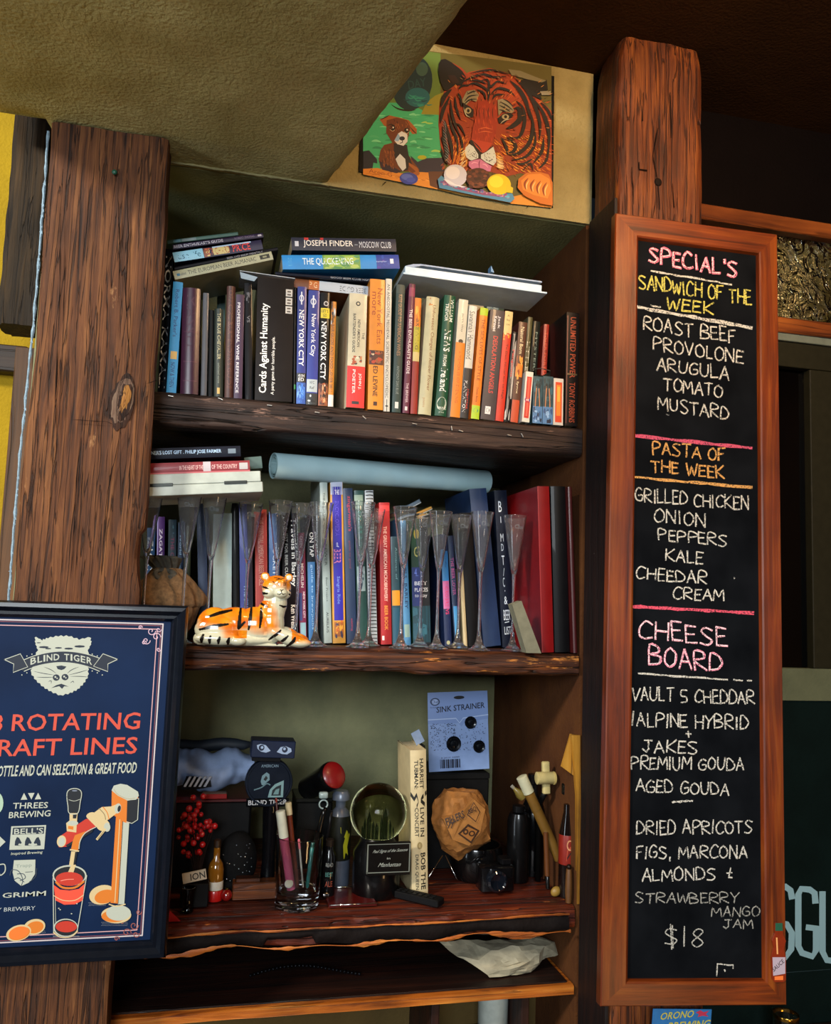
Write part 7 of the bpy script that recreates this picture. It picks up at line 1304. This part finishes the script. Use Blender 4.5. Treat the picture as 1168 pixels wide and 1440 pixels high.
# bottles group right
def bottle(label, px, Y, prof, mats, cat='bottle', name='bottle', top=None):
    t = thing(name, label, cat, at3(px, Y))
    for n, p, mt in prof: MB().lathe(p, 28, close=False).build(n, mt, t, 40)
    return t
bb1 = bottle('tall black bottle behind the cream valve at the right', 748, 1.74, [('bottle_body', [(.0001, 0), (.026, 0), (.027, .003), (.027, .13), (.012, .165), (.012, .185), (.0001, .185)], paint('#060607', .12, 0, .8)), ('bottle_cap', [(.0125, .186), (.0128, .187), (.0128, .205), (.0001, .206)], paint('#08080a', .2, 0, .6))], None)
bb2 = bottle('squat black bottle left of the slanted brush tube', 727, 1.70, [('bottle_body', [(.0001, 0), (.022, 0), (.023, .003), (.023, .12), (.019, .135), (.0001, .137)], paint('#060607', .3, 0, .3)), ('bottle_cap', [(.012, .1375), (.013, .138), (.013, .150), (.0001, .151)], paint('#0a0a0b', .3))], None)
# slanted tube with cream cap
tb2 = pen('slanted brown tube with cream cap leaning at the right of the lower shelf', 'tube', 'brush_tube', PY(786, 1208, 1.655), PY(733, 1092, 1.655), .0115, [('tube_body', 0, .80, .92, '#6a4c1c'), ('tube_cap', .802, 1, 1.0, '#b4b498'), ('tube_band', .60, .607, .96, '#3a2a10')])
tw = pen('thin dark wooden handle standing below the slanted tube', 'handle', 'wooden_stick', at3(770, 1.645, .0008), PY(767, 1170, 1.645), .0052, [('handle_grip', .22, 1, 1, '#5a3214'), ('handle_foot', 0, .218, .8, '#0a0806')])
vl = thing('tap_valve', 'pale cream cross-shaped plastic valve at the right of the lower shelf', 'valve', PY(767, 1093, 1.655)); k = mpp(1.655)
VM = paint('#b8a870', .5, 0, .1)
MB().bbox(-5.5*k, 6*k, -.006, .006, -24*k, 23*k, .003, Matrix.Rotation(-.05, 4, 'Y')).build('valve_bar', VM, vl, 40)
m = MB(); m.lathe([(8.5*k, 0), (9*k, 0.001), (9*k, 26*k), (7*k, 27*k)], 24, M=Matrix.Translation((10*k, -.007, 0)) @ Matrix.Rotation(-math.pi/2, 4, 'Y')); m.build('valve_barrel', VM, vl, 40); MB().lathe([(6*k, 0), (9.5*k, .0005), (9.5*k, .003), (6*k, .004)], 24, M=Matrix.Translation((9*k, -.009, 0)) @ Matrix.Rotation(math.pi/2, 4, 'Y')).build('valve_collar', paint('#a89458', .5), vl, 40)
MB().tube([(0, 0.005, -24*k), (0.002, .034, -.06), (0.002, .036, Z3+.001-vl.location.z)], .006, 10).build('valve_stand', paint('#060606', .4), vl, True)
sm = thing('spice_lamp', 'small olive light bulb lying between the black bottles', 'bulb', PY(722, 1108, 1.665)); MB().lathe([(.003, 0), (.005, .006), (.010, .018), (.009, .028), (.0001, .033)], 20, M=Matrix.Rotation(2.3, 4, 'Y'), close=False).build('bulb_glass', paint('#6a5c28', .3, 0, .4), sm, 40); MB().lathe([(.0035, -.006), (.0035, .0)], 14, M=Matrix.Rotation(2.3, 4, 'Y')).build('bulb_cap', paint('#a8a490', .3, .5), sm)
fb = bottle('dark bottle with a red label standing before the yellow board', 796, 1.60, [('bottle_body', [(.0001, 0), (.0155, 0), (.0165, .003), (.0165, .12), (.008, .16), (.0075, .175), (.0001, .176)], paint('#100806', .12, 0, .8)), ('bottle_label', [(.0166, .062), (.0168, .063), (.0168, .117), (.0166, .118)], paint('#7a1c10', .4))], None)
P = Print(lambda a, b, L: (math.sin(a)*.0171, -math.cos(a)*.0171-.00004*L, b)); P.ell(-.1, .10, .35, .010, '#c88a60'); P.poly([(-.5, .07), (.3, .065), (.4, .09), (0, .098), (-.4, .09)], '#b04a30'); P.stroke([(-.4, .075), (0, .085), (.3, .070)], .004, '#200c08'); P.build('label_print', fb)
fb2 = thing('wooden_peg', 'brown wooden peg in front of the yellow board, under the red label bottle', 'peg', at3(799, 1.565)); MB().lathe([(.0055, 0), (.007, .02), (.0062, .05), (.005, .062)], 16).build('peg_body', paint('#5a3816', .5), fb2, 40); MB().ell((0, 0, .066), (.0052, .0052, .005), 14, 10).build('peg_tip', paint('#1a0e06', .4), fb2, True)
yn = thing('garlic_clove', 'small tan clove-shaped piece at the foot of the dark wooden handle', 'clove', at3(781, 1.60)+Vector((0, 0, .0095))); MB().ell((0, 0, 0), (.011, .007, .009), 16, 10, Matrix.Rotation(-.6, 4, 'Y')).build('clove_body', paint('#8a6a28', .5), yn, True); MB().ell((.010, 0, .006), (.003, .002, .002), 10, 6).build('clove_tip', paint('#5a3c14', .6), yn, True)
sq = thing('black_spigot', 'black plastic spigot leaning beside the cream valve', 'spigot', PY(799, 1108, 1.625)); MB().bbox(-.013, .013, -.008, .008, -.014, .010, .004).build('spigot_body', paint('#060607', .25, 0, .5), sq, 40); MB().bbox(.004, .010, -.004, .004, .008, .024, .002, Matrix.Rotation(.6, 4, 'Y')).build('spigot_lever', paint('#060607', .25, 0, .5), sq, 40); MB().tube([(0, .004, -.012), (-.002, .006, -.06), (0, .008, Z3+.001-sq.location.z)], .004, 8).build('spigot_stem', paint('#060607', .4), sq, True)
yb_ = thing('yellow_board', 'yellow board edge leaning upright against the right wall of the lower shelf', 'board', (0, 0, 0)); pts = [(XatYZ(811, 1.553, Z3), Z3+.001)]+[(lambda p: (p.x, p.z))(PY(x, y, 1.553)) for x, y in ((811, 1120), (806, 1060), (804, 1034), (816, 1034), (816, 1100), (817, 1180))]+[(XatYZ(817, 1.553, Z3), Z3+.001)]
MB().prism(pts, 1.553, 1.562).build('board_edge', wood('#6a4410', '#a87420', '#c08c34', 'z', 1, .6, .3), yb_)
pts = [(lambda p: (p.x, p.z))(PY(x, y, 1.564)) for x, y in ((789, 1078), (802, 1032), (812, 1034), (812, 1095))]; MB().prism(pts, 1.5625, 1.568).build('board_corner', wood('#6a4410', '#a87420', '#c08c34', 'z', 1, .6, .3), yb_)
# ---- lowest shelf
z4 = Z4+.003; wb2 = thing('white_paper_bag', 'crumpled off-white paper bag lying on the lowest shelf', 'bag', (XatYZ(700, 1.68, z4), 1.68, z4))
c_ = PY(700, 1348, 1.66)-wb2.location
fv = [(617, 1325, 1.64), (660, 1322, 1.66), (690, 1336, 1.615), (672, 1352, 1.605), (640, 1345, 1.62), (686, 1370, 1.595), (697, 1386, 1.59), (738, 1370, 1.60), (746, 1352, 1.59), (712, 1349, 1.60), (728, 1330, 1.615), (750, 1316, 1.66), (765, 1328, 1.62), (764, 1352, 1.62), (784, 1342, 1.64), (780, 1324, 1.66), (702, 1320, 1.67), (700, 1350, 1.78)]
ff = [(0, 1, 4), (1, 3, 4), (1, 2, 3), (1, 16, 2), (16, 10, 2), (2, 9, 3), (2, 10, 9), (3, 9, 5), (4, 3, 5), (5, 9, 8), (5, 8, 7), (5, 7, 6), (10, 8, 9), (10, 12, 8), (10, 11, 12), (16, 11, 10), (12, 13, 8), (8, 13, 7), (12, 15, 14), (12, 14, 13), (11, 15, 12)]
ol = [0, 1, 16, 11, 15, 14, 13, 7, 6, 5, 4]; ff += [(ol[i], 17, ol[(i+1) % len(ol)]) for i in range(len(ol))]
bm = bmesh.new(); bv = [bm.verts.new(PY(*p)-wb2.location) for p in fv]
for f in ff:
    try: bm.faces.new([bv[i] for i in f])
    except ValueError: pass
bmesh.ops.subdivide_edges(bm, edges=bm.edges[:], cuts=3, use_grid_fill=True); bmesh.ops.triangulate(bm, faces=bm.faces[:])
for v in bm.verts:
    q = v.co*26; dd_ = noise.voronoi(q)[0]; v.co += Vector((noise.noise(q), (dd_[1]-dd_[0])*2.2-.7, noise.noise(q+Vector((5, 5, 5)))))*.0062; v.co.z = max(v.co.z, .0006)
bmesh.ops.recalc_face_normals(bm, faces=bm.faces[:]); me = bpy.data.meshes.new('bag_body'); bm.to_mesh(me); bm.free(); me.materials.append(paint('#98917a', .8, 0, 0, .2, .3, 40)); o = bpy.data.objects.new('bag_body', me); COL.objects.link(o); o.parent = wb2
bd_ = thing('bead_string', 'string of dark beads with faint glints lying on the lowest shelf', 'beads', (0, 0, z4)); first = None
for i in range(30):
    t = i/29; p = PY(352+(505-352)*t, 1378-18*t, 1.60); X = XatYZ(352+153*t, 1.66+.03*math.sin(t*4), z4); q = Vector((X, 1.66+.03*math.sin(t*4), .0032))
    if first is None: first = MB().ell((0, 0, 0), (.003, .003, .003), 10, 8).build('bead', paint('#141418', .15, .6), bd_, True); first.location = q
    else: c = first.copy(); COL.objects.link(c); c.location = q
# ---- under the lowest shelf
z5 = -.80; wm_ = thing('white_mug', 'white cup whose rim shows below the lowest shelf', 'mug', (XatYZ(693, 1.66, -.78), 1.66, -.86)); MB().lathe([(.0001, 0), (.026, 0), (.029, .004), (.030, .098), (.028, .099), (.027, .010), (.0001, .008)], 28, close=False).build('cup_body', paint('#a8b0a8', .35, 0, .3), wm_, 40); MB().tube([(.029, 0, .08), (.045, 0, .075), (.047, 0, .045), (.030, 0, .03)], .004, 8).build('cup_handle', paint('#a8b0a8', .35, 0, .3), wm_, True)
lsh = thing('wooden_shelf', 'unseen-bottomed cabinet board under the lowest shelf carrying the white cup', 'shelf'); lsh['label'] = 'dark cabinet board below the lowest shelf that carries the white cup'
MB().bbox(XatYZ(598, 1.6, -.8)+.02, XatYZ(722, 1.6, -.8)-.001, 1.585, 1.748, -.88, -.8606, .001).build('shelf_board', wood('#1c0c06', '#2c140a', '#3a1c0c', 'x'), lsh)
# ---- card and letters under / beside the chalkboard
ob = thing('coaster_card', 'blue beer card lettered ORONO BREWING below the chalkboard', 'card', (0, 0, 0)); Yo = 1.395; a, b = PY(914, 1475, Yo), PY(997, 1475, Yo); hh_ = 56*mpp(Yo); ob.matrix_world = Matrix.Translation(a) @ Matrix.Rotation(-math.atan2(b.z-a.z, b.x-a.x), 4, 'Y'); ww_ = (b-a).length
MB().bbox(0, ww_, 0, .002, 0, hh_, .0006).build('card_sheet', paint('#2a78b8', .4, 0, .2), ob)
P = Print(lambda a, b, L: (a*ww_, -.0002-.00005*L, b*hh_)); P.text('ORONO', (.12, .72), (.68, .80), (0, .18), '#d8c83c', .02, .15); P.text('BREWING', (.26, .48), (.97, .56), (0, .18), '#d8c83c', .03, .15); P.poly([(.72, .92), (.80, .98), (.86, .93), (.95, .97), (.9, .88), (.95, .82), (.84, .84), (.76, .8), (.78, .88)], '#c83858'); P.poly([(.05, .55), (.15, .6), (.2, .5), (.12, .42)], '#c83858'); P.ell(.5, .2, .3, .14, '#e0d8c0'); P.build('card_print', ob)
# wall letters, partly covered by the chalkboard
sgn = thing('wall_lettering', 'large pale letters SGU painted on the dark wall right of the chalkboard', 'sign', (0, 0, 0)); Yl = Yw-.0006; LC = '#8fb4bc'
P = Print(lambda a, b, L: (lambda v: (v.x, Yl-.00005*L, v.z))(PY(a, b, Yl)))
def blk(pts, w): P.stroke(pts, w, LC)
blk([(1113, 1262), (1111, 1252), (1104, 1247), (1085, 1245), (1078, 1255), (1078, 1285), (1088, 1296), (1106, 1300), (1113, 1312), (1112, 1335), (1104, 1346), (1085, 1342)], 9)
blk([(1146, 1268), (1145, 1256), (1138, 1251), (1126, 1250), (1122, 1258), (1122, 1330), (1127, 1340), (1142, 1345), (1147, 1336), (1147, 1305)], 9); blk([(1135, 1304), (1150, 1306)], 8)
blk([(1156, 1256), (1156, 1338), (1162, 1350), (1182, 1353), (1188, 1342), (1188, 1262)], 9)
P.build('letters', sgn, .5)
MB().box(1.05, 1.30, Yl-.00005, Yl+.0003, PY(1130, 1352, Yl).z-.02, PY(1130, 1352, Yl).z-.019).build('painted_line', paint('#24383c', .5), sgn)
gl = thing('drinking_glass', 'shiny drinking glass rim catching light at the bottom right', 'glass', PY(1105, 1480, 1.50)); MB().lathe([(.0001, 0), (.02, 0), (.024, .07), (.0228, .07), (.019, .006), (.0001, .005)], 28, close=False).build('glass_body', glassmat('#f0f0e8', 0, 1.46), gl, 40); MB().lathe([(.0239, .064), (.0243, .0665), (.0243, .0705), (.0238, .0712)], 28, close=False).build('gold_rim', paint('#c89a40', .2, 1), gl, 40)
gt = thing('bar_counter', 'dark counter below the frame at right carrying the drinking glass', 'counter'); p = gl.location; MB().bbox(.95, 1.7, 1.42, 1.595, p.z-.04, p.z-.0006, .004).build('counter_top', wood('#140a06', '#22120a', '#301a10', 'x'), gt)
MB().bbox(.97, 1.68, 1.45, 1.59, -1.55, p.z-.0405, .002).build('counter_body', wood('#140a06', '#22120a', '#301a10', 'z'), gt)
